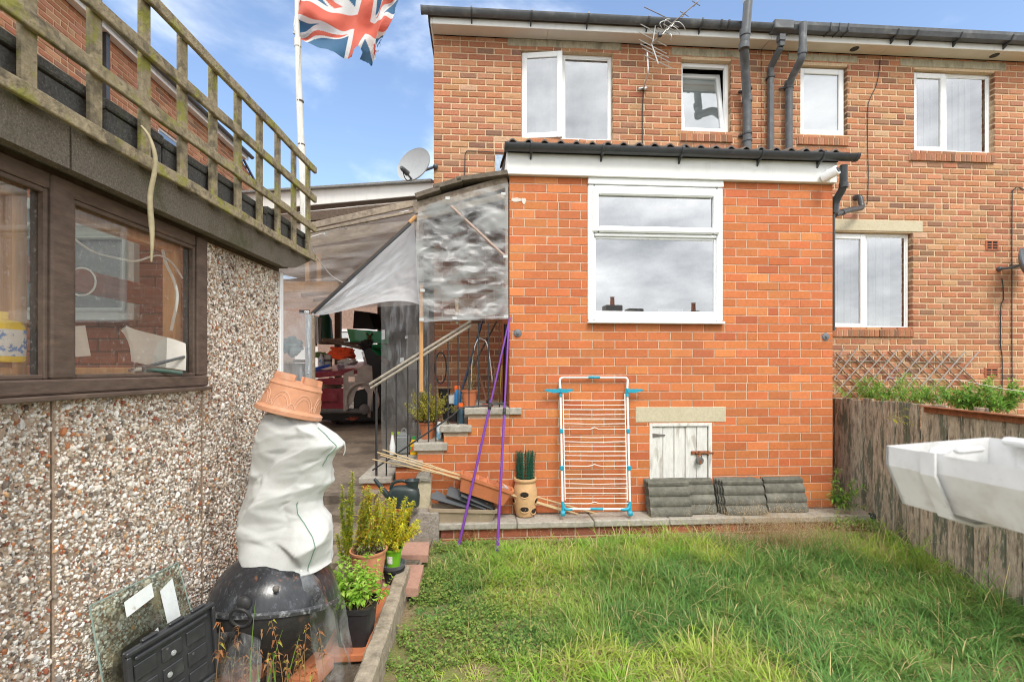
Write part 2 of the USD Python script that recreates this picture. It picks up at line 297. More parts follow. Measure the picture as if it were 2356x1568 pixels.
def brick(s0, s1, z0, z1, d0, d1, c, jit=0.0):
    j = R.normal(0, jit, 4) if jit else np.zeros(4); t = R.normal(0, jit * .6, 4) if jit else np.zeros(4)
    a = [(s0 + c, d0 + j[0], z0 + c), (s1 - c, d0 + j[1], z0 + c), (s1 - c, d0 + j[2], z1 - c), (s0 + c, d0 + j[3], z1 - c)]
    b = [(s0, d0 + c, z0 + t[0]), (s1, d0 + c, z0 + t[1]), (s1, d0 + c, z1 + t[2]), (s0, d0 + c, z1 + t[3])]
    return np.array(a + b + [(x, d1, z) for x, _, z in b]), BF
def segments(geom):
    if geom.is_empty: return []
    return [(g.bounds[0], g.bounds[2]) for g in getattr(geom, 'geoms', [geom]) if g.length > 0.02 and g.geom_type == 'LineString']
def brick_wall(node, fr, region, z0, pal, mt, mortar, L=0.225, hc=0.0846, joint=0.011, phase=0.0, c=0.004, jit=0.0012, limit=300, edge_depth=0.105, hidden=(), back=0.1, proud=0.007, name='wall', backing=None, margin=350):
    from shapely.geometry import LineString
    bs = region.bounds; pieces = []
    wall = part(node, name, fr.slab(backing if backing is not None else region, proud, back), mortar)
    for r in range(int((bs[1] - z0) / hc) - 1, int((bs[3] - z0) / hc) + 2):
        za, zb = z0 + r * hc + joint / 2, z0 + (r + 1) * hc - joint / 2; zm = (za + zb) / 2
        if zm < bs[1] + .01 or zm > bs[3] - .01: continue
        for a, b in segments(region.intersection(LineString([(bs[0] - 1, zm), (bs[2] + 1, zm)]))):
            off = phase + (r % 2) * L / 2; k = math.floor((a - off) / L); cuts = [a]
            while off + (k + 1) * L < b - .01:
                k += 1; x = off + k * L + R.normal(0, .003)
                if x > a + .03: cuts.append(x)
            if b - cuts[-1] < .035 and len(cuts) > 1: cuts.pop()
            cuts.append(b)
            for i in range(len(cuts) - 1):
                l, h = cuts[i], cuts[i + 1]
                if h - l > .19 and R.random() < .06: # a header pair instead of a stretcher
                    m = l + (h - l) * .5; sp = [(l, m), (m, h)]
                else: sp = [(l, h)]
                for l2, h2 in sp:
                    e = l2 == a or h2 == b
                    pieces.append((l2 + (0 if l2 == a else joint / 2), h2 - (0 if h2 == b else joint / 2), max(za, bs[1]), min(zb, bs[3]), edge_depth if e else 0.03))
    P = np.array(pieces); corners = fr.w(np.stack([P[:, 0], 0 * P[:, 0], (P[:, 2] + P[:, 3]) / 2], 1)); far = fr.w(np.stack([P[:, 1], 0 * P[:, 0], (P[:, 2] + P[:, 3]) / 2], 1))
    ok = (corners[:, 1] > .4) & (far[:, 1] > .4)
    x0, y0 = project(corners); x1, y1 = project(far); xm, ym = (x0 + x1) / 2, (y0 + y1) / 2
    keep = ok & (xm > -margin) & (xm < 2356 + margin) & (ym > -margin) & (ym < 1568 + margin)
    seen = keep & (xm > 0) & (xm < 2356) & (ym > 0) & (ym < 1568)
    for (a, b, c_, d_) in hidden: seen &= ~((xm > a) & (xm < c_) & (ym > b) & (ym < d_))
    size = np.where(seen, np.abs(x1 - x0) * (P[:, 3] - P[:, 2]) / np.maximum(corners[:, 1], .1), 0)
    best = set(np.argsort(-size)[:limit]); rest, tints = [], []
    pal = np.array(pal); pc, pw = pal[:, :3], pal[:, 3] / pal[:, 3].sum()
    for i in np.nonzero(keep)[0]:
        s0, s1, za, zb, dep = P[i]; col = pc[R.choice(len(pc), p=pw)] * R.uniform(.88, 1.12) * (1 + R.normal(0, .03, 3))
        m = fr.mesh(brick(s0, s1, za, zb, R.normal(0, jit), dep, c, jit))
        if i in best and size[i] > 0: part(wall, 'brick', m, mt, tint=col)
        else: rest.append(m); tints.append(col)
    if rest:
        m, t = jt(rest, tints); part(wall, 'further_bricks', m, mt, tint=t, kind='stuff')
    return wall
PAL_M = [(.43, .19, .10, 5), (.40, .170, .092, 5), (.36, .150, .084, 3), (.46, .225, .12, 3.5), (.47, .26, .145, 1.6), (.28, .145, .09, 1.3), (.50, .31, .19, .5), (.23, .125, .085, .6), (.43, .20, .12, 2.5)]
PAL_E = [(.50, .155, .054, 6), (.52, .170, .060, 4), (.47, .140, .051, 4), (.55, .195, .068, 2), (.41, .115, .048, .8), (.49, .150, .056, 4)]

PAL_M = [(a * .96, b * .955, c * .94, w) for a, b, c, w in PAL_M]

def gutter_poly(r, d, z, t=0.006): # half round, open at the top
    a = np.linspace(math.pi, 2 * math.pi, 14)
    return Polygon([(d + r * math.cos(x), z + r * math.sin(x)) for x in a] + [(d + (r - t) * math.cos(x), z + (r - t) * math.sin(x)) for x in a[::-1]])
def bracket(fr, s, r, d, z, back):
    a = np.linspace(math.pi * .93, 2.0 * math.pi, 12); ro, ri = r + .011, r + .0005
    p = Polygon([(d + ro * math.cos(x), z + ro * math.sin(x)) for x in a] + [(d + ri * math.cos(x), z + ri * math.sin(x)) for x in a[::-1]])
    return join([fr.extrude(p, s - .011, s + .011), fr.mesh(hull([(s + q_, x, y) for q_ in (-.008, .008) for x, y in ((d + r * .2, z - r - .005), (back, z - r - .055), (back, z - r * .2), (d + r * .85, z - r * .75))]))])

FM = Wall(U, N, NM); FE = Wall(U, N, NE)
SOF = 6.0                                   # height of the soffit
uL = FM.sz(998, 300)[0]; uB = FM.sz(1752, 250)[0]; uR = FM.sz(2356, 300)[0] + 1.2

def framebars(fr, s0, s1, z0, z1, d0, d1, w, wb=None, c=0.006):
    wb = wb or w
    return [fr.box(s0, s0 + w, d0, d1, z0, z1, c), fr.box(s1 - w, s1, d0, d1, z0, z1, c), fr.box(s0 + w, s1 - w, d0 + .001, d1, z0, z0 + wb, c), fr.box(s0 + w, s1 - w, d0 + .001, d1, z1 - w, z1, c)]
def pane_at(node, fr, s0, s1, z0, z1, d, mt=None): return part(node, 'pane', fr.quad(s0, s1, d, z0, z1), mt or M_PANE)
def blinds(node, fr, s0, s1, z0, z1, d, pitch=.088):
    k = max(1, int((s1 - s0) / pitch)); pitch = (s1 - s0) / k
    for i in range(k):
        x = np.linspace(0, 1, 4); s = s0 + (i + x * 1.04) * pitch; dd = d + .018 * x + .006 * np.sin(x * math.pi)
        P = np.stack([np.stack([s, dd, np.full(4, z)], 1) for z in (z0, z1)], 0)
        part(node, 'blind_slat', fr.mesh(gridmesh(P)), M_BLIND, smooth=True)
def room(node, fr, s0, s1, z0, z1, d, mt, depth=.7):
    part(node, 'room_lining', join([fr.box(s0 - .2, s1 + .2, d + depth, d + depth + .05, z0 - .2, z1 + .2, 0), fr.box(s0 - .25, s0 - .2, d + .02, d + depth, z0 - .2, z1 + .2, 0), fr.box(s1 + .2, s1 + .25, d + .02, d + depth, z0 - .2, z1 + .2, 0),
         fr.box(s0 - .2, s1 + .2, d + .02, d + depth, z0 - .25, z0 - .2, 0), fr.box(s0 - .2, s1 + .2, d + .02, d + depth, z1 + .2, z1 + .25, 0)]), mt)
def window(h, fr, px, d, splits=(), sash=(), fill=None, label=None, w=.068, rm=None, open_deg=None):
    s0, s1, z0, z1 = fr.rect(*px, d); bars = framebars(fr, s0, s1, z0, z1, d, d + .06, w * .55)
    xs = [s0 + w * .5] + [s0 + (s1 - s0) * f for f in splits] + [s1 - w * .5]
    for f in splits: bars.append(fr.box(s0 + (s1 - s0) * f - w * .45, s0 + (s1 - s0) * f + w * .45, d + .002, d + .058, z0 + w * .5, z1 - w * .5, .005))
    wn = part(h, 'window', join(bars), M_UPVC, label=label)
    for i in range(len(xs) - 1):
        a, b = xs[i] + (.0 if i == 0 else w * .4), xs[i + 1] - (.0 if i == len(xs) - 2 else w * .4); c, e = z0 + w * .5, z1 - w * .5
        if i in sash:
            a, b, c, e = a - .02, b + .02, c - .02, e + .02
            m = join(framebars(fr, a, b, c, e, d - .022, d + .03, w * 1.05)); pm = fr.quad(a + w, b - w, d, c + w, e - w)
            if open_deg:
                T = rotm(Z, open_deg, fr.w(np.array([[a, d, 0]]))[0]); m, pm = xf(m, T), xf(pm, T)
            sn = part(wn, 'sash', m, M_UPVC); part(wn, 'pane', pm, M_PANE)
        else:
            bead = framebars(fr, a, b, c, e, d + .012, d + .03, .016, c=.004); part(wn, 'bead', join(bead), M_UPVC); pane_at(wn, fr, a + .012, b - .012, c + .012, e - .012, d + .02)
        if fill == 'blind': blinds(wn, fr, a + .01, b - (.14 if i == len(xs) - 2 else .01), c, e, d + .10)
        if fill == 'frost': part(wn, 'frosted_film', fr.box(a, b, d + .03, d + .034, c, e - .06, 0), M_FROST)
        if fill == 'net':
            P = surf([[(a + (b - a) * t, d + .09 + .02 * math.sin(t * 31 + i), z) for t in np.linspace(0, 1, 9)] for z in (c, (c + e) / 2, e)], 3, 60); part(wn, 'net_curtain', fr.mesh(gridmesh(P)), M_BLIND, smooth=True)
    room(wn, fr, s0, s1, z0, z1, d + .06, rm or M_DARK)
    return s0, s1, z0, z1
def soldier_sill(h, fr, px, d=-.025):
    s0, s1, z0, z1 = fr.rect(*px, d); n = max(3, round((s1 - s0) / .077)); wdt = (s1 - s0) / n
    sl = part(h, 'sill', fr.box(s0, s1, d + .008, .09, z0 + .004, z1 - .004, .002), M_MORTAR)
    for i in range(n):
        col = np.array(PAL_M[R.choice([0, 1, 2, 5, 8])][:3]) * R.uniform(.75, 1.05)
        part(sl, 'brick', fr.mesh(brick(s0 + i * wdt + .005, s0 + (i + 1) * wdt - .005, z0, z1, d + R.normal(0, .002), .08, .004, .001)), M_BRICK, tint=col)
def lintel(h, fr, px, mt=None, d=-.004, name='lintel'): s0, s1, z0, z1 = fr.rect(*px, d); part(h, name, fr.box(s0, s1, d, .1, z0, z1, .006), mt or M_LINTEL_D)

def house_shell(node, s0, s1, side):
    """Roof, back and side of a house whose front is a wall of its own."""
    dep = 7.5; Mtile = mat('dark_roof_tile', (.10, .075, .06), .85, bump=(8, .6, .03), var=.3, vscale=6); Msd = mat('side_brick', (.40, .18, .10), .9, var=.25, vscale=9, bump=(40, .5, .01))
    rf = Polygon([(-.24, SOF + .10), (dep / 2, SOF + 2.2), (dep + .24, SOF + .10), (dep + .24, SOF + .02), (-.2, SOF + .02)])
    part(node, 'roof', FM.extrude(rf, s0 - (.0 if side > 0 else .05), s1), Mtile)
    part(node, 'rear_wall', FM.box(s0, s1, dep, dep + .1, .2, SOF, 0), Msd)
    e = (s0 + .004, s0 + .1) if side < 0 else (s1 - .1, s1 - .004)
    part(node, 'side_wall', FM.box(e[0], e[1], .11, dep, .2, SOF, 0), Msd)

HL = thing('brick_house', 'left half of the mottled brick house, above the orange extension, with open white windows', 'house', hw(uL, NM, 0.2), A)
HR = thing('brick_house', 'right half of the mottled brick house with vertical blinds behind the orange brick extension', 'house', hw(uB, NM, 0.2), A)
W1 = (1198, 126, 1407, 326); W2 = (1563, 146, 1676, 308); W3 = (1834, 158, 1941, 315); W4 = (2093, 170, 2277, 354); W5 = (1888, 537, 2090, 758)
DW = .075
def opening(fr, px, d=DW): s0, s1, z0, z1 = fr.rect(*px, d); return sbox(s0, z0, s1, z1)
EXT = (1180, 400, 1910, 1570)
regL = sbox(uL, .25, uB - .004, SOF - .005).difference(opening(FM, W1)).difference(opening(FM, W2))
regR = sbox(uB + .004, .25, uR, SOF - .005).difference(opening(FM, W3)).difference(opening(FM, W4)).difference(opening(FM, W5))
brick_wall(HL, FM, regL, .25, PAL_M, M_BRICK, M_MORTAR, hc=.0825, phase=uL, hidden=[EXT, (0, 460, 998, 1570), (960, 420, 1180, 735)], jit=.0011, proud=.009, joint=.0155, c=.006)
brick_wall(HR, FM, regR, .25, PAL_M, M_BRICK, M_MORTAR, hc=.0825, phase=uB + .05, hidden=[EXT, (1900, 930, 2356, 1570)], jit=.0011, proud=.009, joint=.017, c=.006)
house_shell(HL, uL, uB, -1); house_shell(HR, uB, uR, 1)
window(HL, FM, W1, DW, splits=(.455,), sash=(0,), fill='net', label='two-light white window, left casement ajar', open_deg=-9, rm=M_ROOM)
window(HR, FM, W3, DW, sash=(0,), fill='frost', label='small frosted white window')
window(HR, FM, W4, DW, splits=(.435,), sash=(0,), fill='blind', label='upper white window with vertical blinds')
window(HR, FM, W5, DW, splits=(.50,), sash=(0,), fill='blind', label='ground floor white window with vertical blinds')
# the tilted bathroom window
s0, s1, z0, z1 = FM.rect(*W2, DW); w2 = part(HL, 'window', join(framebars(FM, s0, s1, z0, z1, DW, DW + .06, .05)), M_UPVC, label='small white window with its sash tilted open')
a, b, c, e = s0 + .03, s1 - .05, z0 + .03, z1 - .05; T = rotm(U, -9, FM.w(np.array([[a, DW + .0, c]]))[0])
part(w2, 'sash', xf(join(framebars(FM, a, b, c, e, DW - .005, DW + .05, .055)), T), M_UPVC); part(w2, 'pane', xf(FM.quad(a + .05, b - .05, DW + .02, c + .05, e - .05), T), M_PANE)
part(w2, 'frosted_film', xf(FM.box(a + .05, b - .05, DW + .03, DW + .034, c + .05, e - .05, 0), T), M_FROST); room(w2, FM, s0, s1, z0, z1, DW + .06, M_DARK)
for h, px in ((HL, (1168, 93, 1430, 110)), (HL, (1545, 112, 1704, 130)), (HR, (1814, 125, 1973, 141)), (HR, (2072, 139, 2316, 156))): lintel(h, FM, px)
lintel(HR, FM, (1880, 506, 2124, 531), M_LINTEL)
for h, px in ((HL, (1204, 327, 1412, 345)), (HL, (1566, 308, 1686, 325)), (HR, (1836, 316, 1954, 333)), (HR, (2095, 354, 2292, 371)), (HR, (1880, 758, 2105, 774))): soldier_sill(h, FM, px)
# soffit, fascia, gutters
for h, a, b in ((HL, uL - .0, uB - .002), (HR, uB + .002, uR)):
    for k, (x0, x1) in enumerate([(a + (b - a) * i / 3, a + (b - a) * (i + 1) / 3 - .003) for i in range(3)]): part(h, 'soffit_board', FM.box(x0, x1, -.20, -.002, SOF, SOF + .016, .002), M_SOFFIT)
    part(h, 'fascia', FM.box(a, b, -.222, -.2, SOF - .012, SOF + .125, .004), M_FASCIA)
part(HL, 'bargeboard', FM.box(uL - .022, uL - .001, -.22, .25, SOF - .012, SOF + .125, .003), M_FASCIA)
gz = SOF + .118
g = part(HL, 'gutter', join([FM.extrude(gutter_poly(.062, -.285, gz), uL - .115, uB + .10), FM.extrude(Polygon([(-.347, gz + .004), (-.223, gz + .004)] + [(-.285 + .066 * math.cos(x), gz + .066 * math.sin(x)) for x in np.linspace(0, -math.pi, 12)]), uL - .13, uL - .105)]), M_GREYPIPE, smooth=40)
for px in (1085, 1222, 1352, 1490, 1612): part(g, 'bracket', bracket(FM, FM.sz(px, 60, -.28)[0], .062, -.285, gz, -.222), M_BLACKPL)
for px in (1655, 1672): s = FM.sz(px, 75, -.28)[0]; part(g, 'union_clip', FM.extrude(Polygon([(-.285 + .070 * math.cos(x), gz + .070 * math.sin(x)) for x in np.linspace(.1, -math.pi - .1, 14)]), s - .012, s + .012), M_BLACKPL)
box_g = Polygon([(-.224, gz + .02), (-.232, gz + .02), (-.24, gz - .055), (-.325, gz - .06), (-.352, gz - .01), (-.356, gz + .03), (-.348, gz + .03), (-.345, gz - .01), (-.321, gz - .052), (-.244, gz - .048)][::-1])
g = part(HR, 'gutter', FM.extrude(box_g.buffer(0), uB + .07, uR), M_GREYPIPE)
for px in (1905, 1925, 1945): s = FM.sz(px, 82, -.3)[0]; part(g, 'union_clip', FM.box(s - .008, s + .008, -.362, -.22, gz - .068, gz + .036, .004), M_BLACKPL)
for px in (2060, 2105, 2205, 2322): s = FM.sz(px, 90, -.3)[0]; part(g, 'bracket', FM.mesh(hull([(s + q_, x, y) for q_ in (-.009, .009) for x, y in ((-.36, gz - .005), (-.33, gz - .066), (-.222, gz - .12), (-.222, gz))])), M_BLACKPL)
for px in (1966, 2288): s = FM.sz(px, 118, -.1)[0]; part(HR, 'soffit_vent', FM.mesh(lathe([(0, -.004), (.05, -.004), (.055, 0), (.04, .003)], 20, (s, -.1, SOF - .001))), M_BLACKPL)
# soil pipes and downpipe
def pipe(h, name, pts, r, mt, collars=(), sides=16, label=None, rad=.06):
    P = bent(pts, rad); p = part(h, name, tube(P, r, sides), mt, smooth=40, label=label)
    for (q0, q1) in collars: part(p, 'collar', tube([q0, q0 + (q1 - q0) * .5, q1], [r * 1.16, r * 1.2, r * 1.16], sides), mt, smooth=40)
    return p
def up(p, a, b): return (p + Z * a, p + Z * b)
p1 = [hpw(1719, 420, NM - .08), hpw(1719, 232, NM - .08), hpw(1714, 150, NM - .22), hpw(1712, 108, NM - .42), hpw(1717, 60, NM - .42), hpw(1721, 6, NM - .42)]
sp = pipe(HL, 'soil_pipe', p1, .055, M_GREYPIPE, [up(p1[1], -.02, .06), up(p1[3], -.03, .04), up(hpw(1714, 78, NM - .42), -.03, .05), up(p1[0], .55, .58)], label='thick weathered grey soil pipe', rad=.1)
part(sp, 'wire_cowl', join([tube(curve([p1[-1] + np.array([.05 * math.cos(t), .05 * math.sin(t), 0]), p1[-1] + np.array([.06 * math.cos(t + .4), .06 * math.sin(t + .4), .035]), p1[-1] + Z * .05], 6), .005, 4) for t in np.linspace(0, 6.28, 9)]), M_GALV)
for yy in (205, 308): q_ = hpw(1719, yy, NM - .08); part(sp, 'clip', join([lathe([(.056, -.012), (.063, -.012), (.063, .012), (.056, .012)], 18, q_), FM.box(q_ @ U - .085, q_ @ U + .085, -.03, -.004, q_[2] - .014, q_[2] + .014)]), M_BLACKPL)
p2 = [hpw(1773, 420, NM - .06), hpw(1773, 155, NM - .06), hpw(1797, 108, NM - .28), hpw(1797, 82, NM - .29)]
def sqpipe(a, b, w=.066): return beam(a, b, w, w, up=N, c=.006)
dp = part(HR, 'downpipe', join([sqpipe(p2[i], p2[i + 1] + (Z * .0)) for i in range(3)]), M_GREYPIPE, label='square grey downpipe with offset under the gutter')
part(dp, 'outlet', join([beam(hpw(1797, 96, NM - .29), hpw(1797, 82, NM - .29), .08, .08, up=N), FM.box(p2[3] @ U - .13, p2[3] @ U + .13, -.366, -.218, gz - .075, gz + .04, .008)]), M_GREYPIPE)
for yy in (178,): q_ = hpw(1773, yy, NM - .06); part(dp, 'clip', FM.box(q_ @ U - .042, q_ @ U + .042, -.10, -.002, q_[2] - .013, q_[2] + .013), M_BLACKPL)
p3 = [hpw(1815, 420, NM - .07), hpw(1815, 192, NM - .07), hpw(1844, 136, NM - .36), hpw(1846, 122, NM - .37), hpw(1848, 54, NM - .37)]
sp = pipe(HR, 'vent_pipe', p3, .047, M_GREYPIPE, [up(p3[1], -.05, .03), up(p3[3], -.02, .06)], label='dark vent pipe kinked out past the gutter', rad=.12)
q_ = hpw(1815, 200, NM - .07); part(sp, 'clip', join([lathe([(.05, -.03), (.058, -.03), (.058, .03), (.05, .03)], 18, q_), beam(q_, q_ - U * .11 + N * .05, .02, .02)]), M_BLACKPL)
# air bricks, cables
M_CABLE0 = mat('slot_shade_black', (.02, .018, .016), .9); M_TERRA_V = mat('air_brick', (.42, .14, .07), .8, var=.15)
for px in ((2267, 553, 2296, 576), (2265, 846, 2295, 867)):
    s0, s1, z0, z1 = FM.rect(*px); ab = framebars(FM, s0, s1, z0, z1, -.016, .03, .018); zz = (z0 + z1) / 2
    ab += [FM.box(s0 + .015, s1 - .015, -.013, .03, z0 + .018 + (z1 - z0 - .036) * f - .006, z0 + .018 + (z1 - z0 - .036) * f + .006) for f in (.33, .66)] + [FM.box((s0 + s1) / 2 - .008, (s0 + s1) / 2 + .008, -.012, .03, z0 + .01, z1 - .01)]
    n_ = part(HR, 'air_brick', join(ab), M_TERRA_V); part(n_, 'slot_shade', FM.box(s0 + .01, s1 - .01, -.006, .03, z0 + .01, z1 - .01, 0), M_CABLE0)  # black plate stands in for the shade inside the air brick slots
M_CABLE = mat('black_cable', (.03, .03, .03), .6)
def cable(name, pxs, n, r, label, mt=None, cat='cable', smoothn=30): return solo(name, tube(curve([hpw(x, y, n) for x, y in pxs], smoothn), r, 5), mt or M_CABLE, label, cat, smooth=40)
cable('wall_cable', [(2356, 436), (2337, 430), (2329, 436), (2328, 600), (2328, 760), (2329, 925)], NM - .012, .007, 'black cable running down the house wall at the right edge')
cable('wall_cable', [(2305, 640), (2309, 690), (2303, 700), (2302, 790), (2306, 830), (2305, 925)], NM - .014, .007, 'black cable hanging straight below the right-hand satellite dish')
cable('wall_cable', [(2025, 138), (2018, 190), (1997, 245), (1996, 330), (1998, 400), (1995, 470)], NM - .01, .005, 'thin cable on the wall between the two upper right-hand windows')
cable('wall_cable', [(1069, 415), (1070, 355), (1075, 347), (1160, 352)], NM - .012, .006, 'thin cable looped above the lean-to roof beside the extension')
cable('wall_cable', [(1481, 205), (1478, 260), (1478, 358)], NM - .012, .006, 'aerial cable dropping straight down behind the extension roof')

# ------------------------------------------------------------------ the extension
uEL, uER = FE.sz(1172, 800)[0], FE.sz(1916, 800)[0]; zB = .235; zT = FE.sz(1543, 415)[1]
HC = .0846
EX = thing('brick_extension', 'orange smooth brick extension with large white window and black gutter', 'extension', hw(uEL, NE, zB), A)
WE = (1352, 432, 1662, 742); DR = (1495, 972, 1638, 1180)
wr = FE.rect(1352, 414, 1662, 744); dr = FE.rect(1494, 972, 1638, 1185)
regE = sbox(uEL, zB, uER, zT - .002).difference(sbox(wr[0], wr[2], wr[1], wr[3])).difference(sbox(dr[0], zB - .1, dr[1], dr[3]))
brick_wall(EX, FE, regE, zB, PAL_E, M_BRICK_E, M_MORTAR_E, hc=HC, phase=uEL + .03, joint=.0085, c=.003, jit=.0008, proud=.004, hidden=[(1290, 875, 1450, 1170)])
Msd = mat('ext_side_brick', (.42, .13, .06), .85, var=.2, vscale=8, bump=(60, .4, .006))
part(EX, 'side_wall', FE.box(uEL, uEL + .1, .1, NM - NE - .002, zB, zT, 0), Msd); part(EX, 'side_wall', FE.box(uER - .1, uER, .1, NM - NE - .002, zB, zT, 0), Msd)
fz0, fz1 = zT, zT + .205
part(EX, 'fascia', FE.box(uEL - .03, uER + .005, -.055, -.012, fz0, fz1, .005), M_FASCIA)
part(EX, 'fascia_end', FE.box(uEL - .03, uEL - .008, -.012, 1.4, fz0, fz1, .004), M_FASCIA)
part(EX, 'soffit_board', FE.box(uEL, uER, -.011, .1, fz0, fz0 + .02, 0), M_SOFFIT)
ez = fz1 + .045
g = part(EX, 'gutter', join([FE.extrude(gutter_poly(.056, -.115, ez), uEL - .04, uER + .14)] + [FE.extrude(Polygon([(-.175, ez + .004), (-.055, ez + .004)] + [(-.115 + .060 * math.cos(x), ez + .06 * math.sin(x)) for x in np.linspace(0, -math.pi, 12)]), x0, x0 + .03) for x0 in (uEL - .055, uER + .13)]), M_BLACKPL, smooth=40)
for px in (1222, 1385, 1566, 1748, 1887): part(g, 'bracket', bracket(FE, FE.sz(px, 360, -.1)[0], .056, -.115, ez, -.056), M_BLACKPL)
# roof tiles, a roll every 15 cm
M_TILE = mat('roof_tile', (.13, .105, .09), .88, bump=(60, .7, .006), var=.3, vscale=25, layers=[((.23, .22, .19), 9, .5, .75, .5), ((.11, .12, .05), 6, .55, .8, .4)])
rf = part(EX, 'roof', FE.mesh(hull([(s, d, z) for s in (uEL - .02, uER + .02) for d, z in ((-.05, fz1 + .005), (-.05, fz1 + .03), (NM - NE - .003, fz1 + .50), (NM - NE - .003, fz1 + .3))])), mat('roof_felt', (.05, .05, .05), .9))
cols = 11; tw = (uER - uEL + .06) / cols
x = np.linspace(0, 1, 19); prof = .012 + .030 * np.maximum(0, np.sin(x * 4 * math.pi - .6)) ** .8
for r_ in range(4):
    for c_ in range(cols):
        s = uEL - .03 + c_ * tw + x * tw; sl = .47 / 1.66; d0, d1 = -.135 + r_ * .42, -.135 + r_ * .42 + .44
        P = np.stack([np.stack([s, np.full(19, d), fz1 + .052 + (d + .135) * sl + prof + lift], 1) for d, lift in ((d0, .006 + R.normal(0, .002)), (d1, -.012))], 0)
        Pb = P.copy(); Pb[..., 2] -= .014
        v, f = join([gridmesh(P), gridmesh(Pb[:, ::-1])]); n = 19; e = [(i, i + 1, 38 + 18 - i - 1, 38 + 18 - i) for i in range(18)]
        part(rf, 'tile', FE.mesh((v, np.vstack([f] + [[(a, c, b), (a, d, c)] for a, b, c, d in e]))), M_TILE)
# its window
M_PANE2 = glass('double_glazing', ior=2.0, add=0.27, tint=(.97, .98, .97))
s0, s1, z0, z1 = wr
wn = part(EX, 'window', join([FE.box(s0, s1, -.03, .05, z1 - .064, z1, .005), FE.box(s0 - .004, s1 + .004, -.055, .05, z0 - .004, z0 + .022, .006)] + framebars(FE, s0, s1, z0 + .024, z1 - .066, -.02, .05, .062, .075, .012) ), M_UPVC, label='large white window with top-hung light')
a, b, c, e = s0 + .062, s1 - .062, z0 + .099, z1 - .128; tz = FE.sz(1500, 541, 0)[1]
part(wn, 'transom', FE.box(a + .002, b - .002, -.012, .045, tz - .02, tz + .012, .006), M_UPVC)
part(wn, 'bead', join(framebars(FE, a, b, c, tz - .02, .004, .03, .022, c=.008)), M_UPVC); pane_at(wn, FE, a + .012, b - .012, c + .012, tz - .034, .02, M_PANE2)
part(wn, 'sash', join(framebars(FE, a - .02, b + .02, tz + .014, e + .02, -.042, .02, .062, c=.014)), M_UPVC); pane_at(wn, FE, a + .038, b - .038, tz + .07, e - .036, .0, M_PANE2)
room(wn, FE, s0, s1, z0, z1, .05, M_ROOM, .9)
part(wn, 'board', FE.box(s0, s1, .05, .35, z0 - .01, z0 + .02), M_UPVC)
s_, z_ = FE.sz(1541, 706, .12); card = solo('greeting_card', FE.box(s_ - .13, s_ + .13, .10, .103, z0 + .022, z0 + .16, 0), mat('card', (.82, .82, .80), .6), 'white card propped inside the extension window on its sill', 'card')
part(card, 'motif', join([FE.box(s_ + .045, s_ + .055, .0985, .0995, z0 + .03, z0 + .09, 0), FE.mesh(lathe([(0, -.0005), (.03, -.0005), (.03, .0005), (0, .0005)], 20, (0, 0, 0), frame((s_ + .05, .099, z0 + .10), (1, 0, 0), (0, 0, .5), (0, 1, 0)))), FE.box(s_ + .10, s_ + .115, .0985, .0995, z0 + .115, z0 + .135, 0)]), mat('card_print', (.22, .22, .22), .6))
# hatch: lintel, frame, boards
lintel(EX, FE, (1462, 935, 1671, 971), M_LINTEL)
M_WHITEWOOD = mat('peeling_white_paint', (.66, .65, .61), .75, stretch=(1, 1, .22), bump=(70, .5, .004), var=.12, vscale=40, layers=[((.34, .29, .24), 11, .56, .68, .8), ((.50, .47, .42), 22, .5, .7, .6)])
s0, s1, z0, z1 = dr; z0 = zB
ht = part(EX, 'hatch_door', join([FE.box(s0, s0 + .03, -.006, .06, z0, z1 - .002), FE.box(s1 - .035, s1, -.006, .06, z0, z1 - .002), FE.box(s0 + .03, s1 - .035, -.005, .06, z1 - .035, z1 - .002), FE.box(s0 + .02, s1 - .02, .045, .06, z0, z1 - .01, 0)]), M_WHITEWOOD, label='peeling white plank hatch with rusty bolt')
k = 5; wd = (s1 - s0 - .07) / k
for i in range(k): part(ht, 'plank', FE.box(s0 + .032 + i * wd, s0 + .032 + (i + 1) * wd - .005, .012 + R.normal(0, .0015), .04, z0 + .01, z1 - .04, .004), M_WHITEWOOD)
M_RUST = mat('rust', (.24, .085, .035), .8, bump=(90, .5, .003), var=.3, vscale=50, layers=[((.10, .045, .03), 20, .45, .7, .7)])
M_IRON = mat('old_iron', (.13, .12, .11), .7, bump=(90, .5, .003), var=.3, vscale=50, layers=[((.28, .13, .07), 30, .55, .75, .6)])
for yy in (1001, 1150): s, z = FE.sz(1497, yy); part(ht, 'hinge', FE.mesh(hull([(s, d, z + q_) for d in (.002, .012) for q_ in (-.02, .02)] + [(s + .15, d, z + q_) for d in (.005, .012) for q_ in (-.006, .006)])), M_IRON)
s, z = FE.sz(1613, 1041); part(ht, 'bolt', join([FE.box(s - .10, s + .12, .0, .012, z - .016, z + .018), FE.mesh(tube([(s - .06, -.006, z), (s + .125, -.006, z)], .009, 10)), FE.box(s - .03, s - .01, -.02, .0, z - .022, z + .022), FE.box(s + .06, s + .08, -.018, .0, z - .02, z + .022)]), M_RUST)
s, z = FE.sz(1607, 1053); pl = part(ht, 'padlock', FE.mesh(lathe([(0, -.014), (.032, -.014), (.037, -.009), (.037, .009), (.032, .014), (0, .014)], 20, (0, 0, 0), frame((s, -.03, z - .02), (1, 0, 0), (0, 0, 1), (0, -1, 0)))), M_IRON, smooth=30)
part(pl, 'shackle', FE.mesh(tube(curve([(s - .018, -.03, z + .0), (s - .014, -.03, z + .035), (s + .014, -.03, z + .035), (s + .018, -.03, z)], 14), .005, 8)), M_RUST); part(pl, 'keyhole_cover', FE.box(s - .008, s + .014, -.048, -.043, z - .05, z - .01), M_RUST)
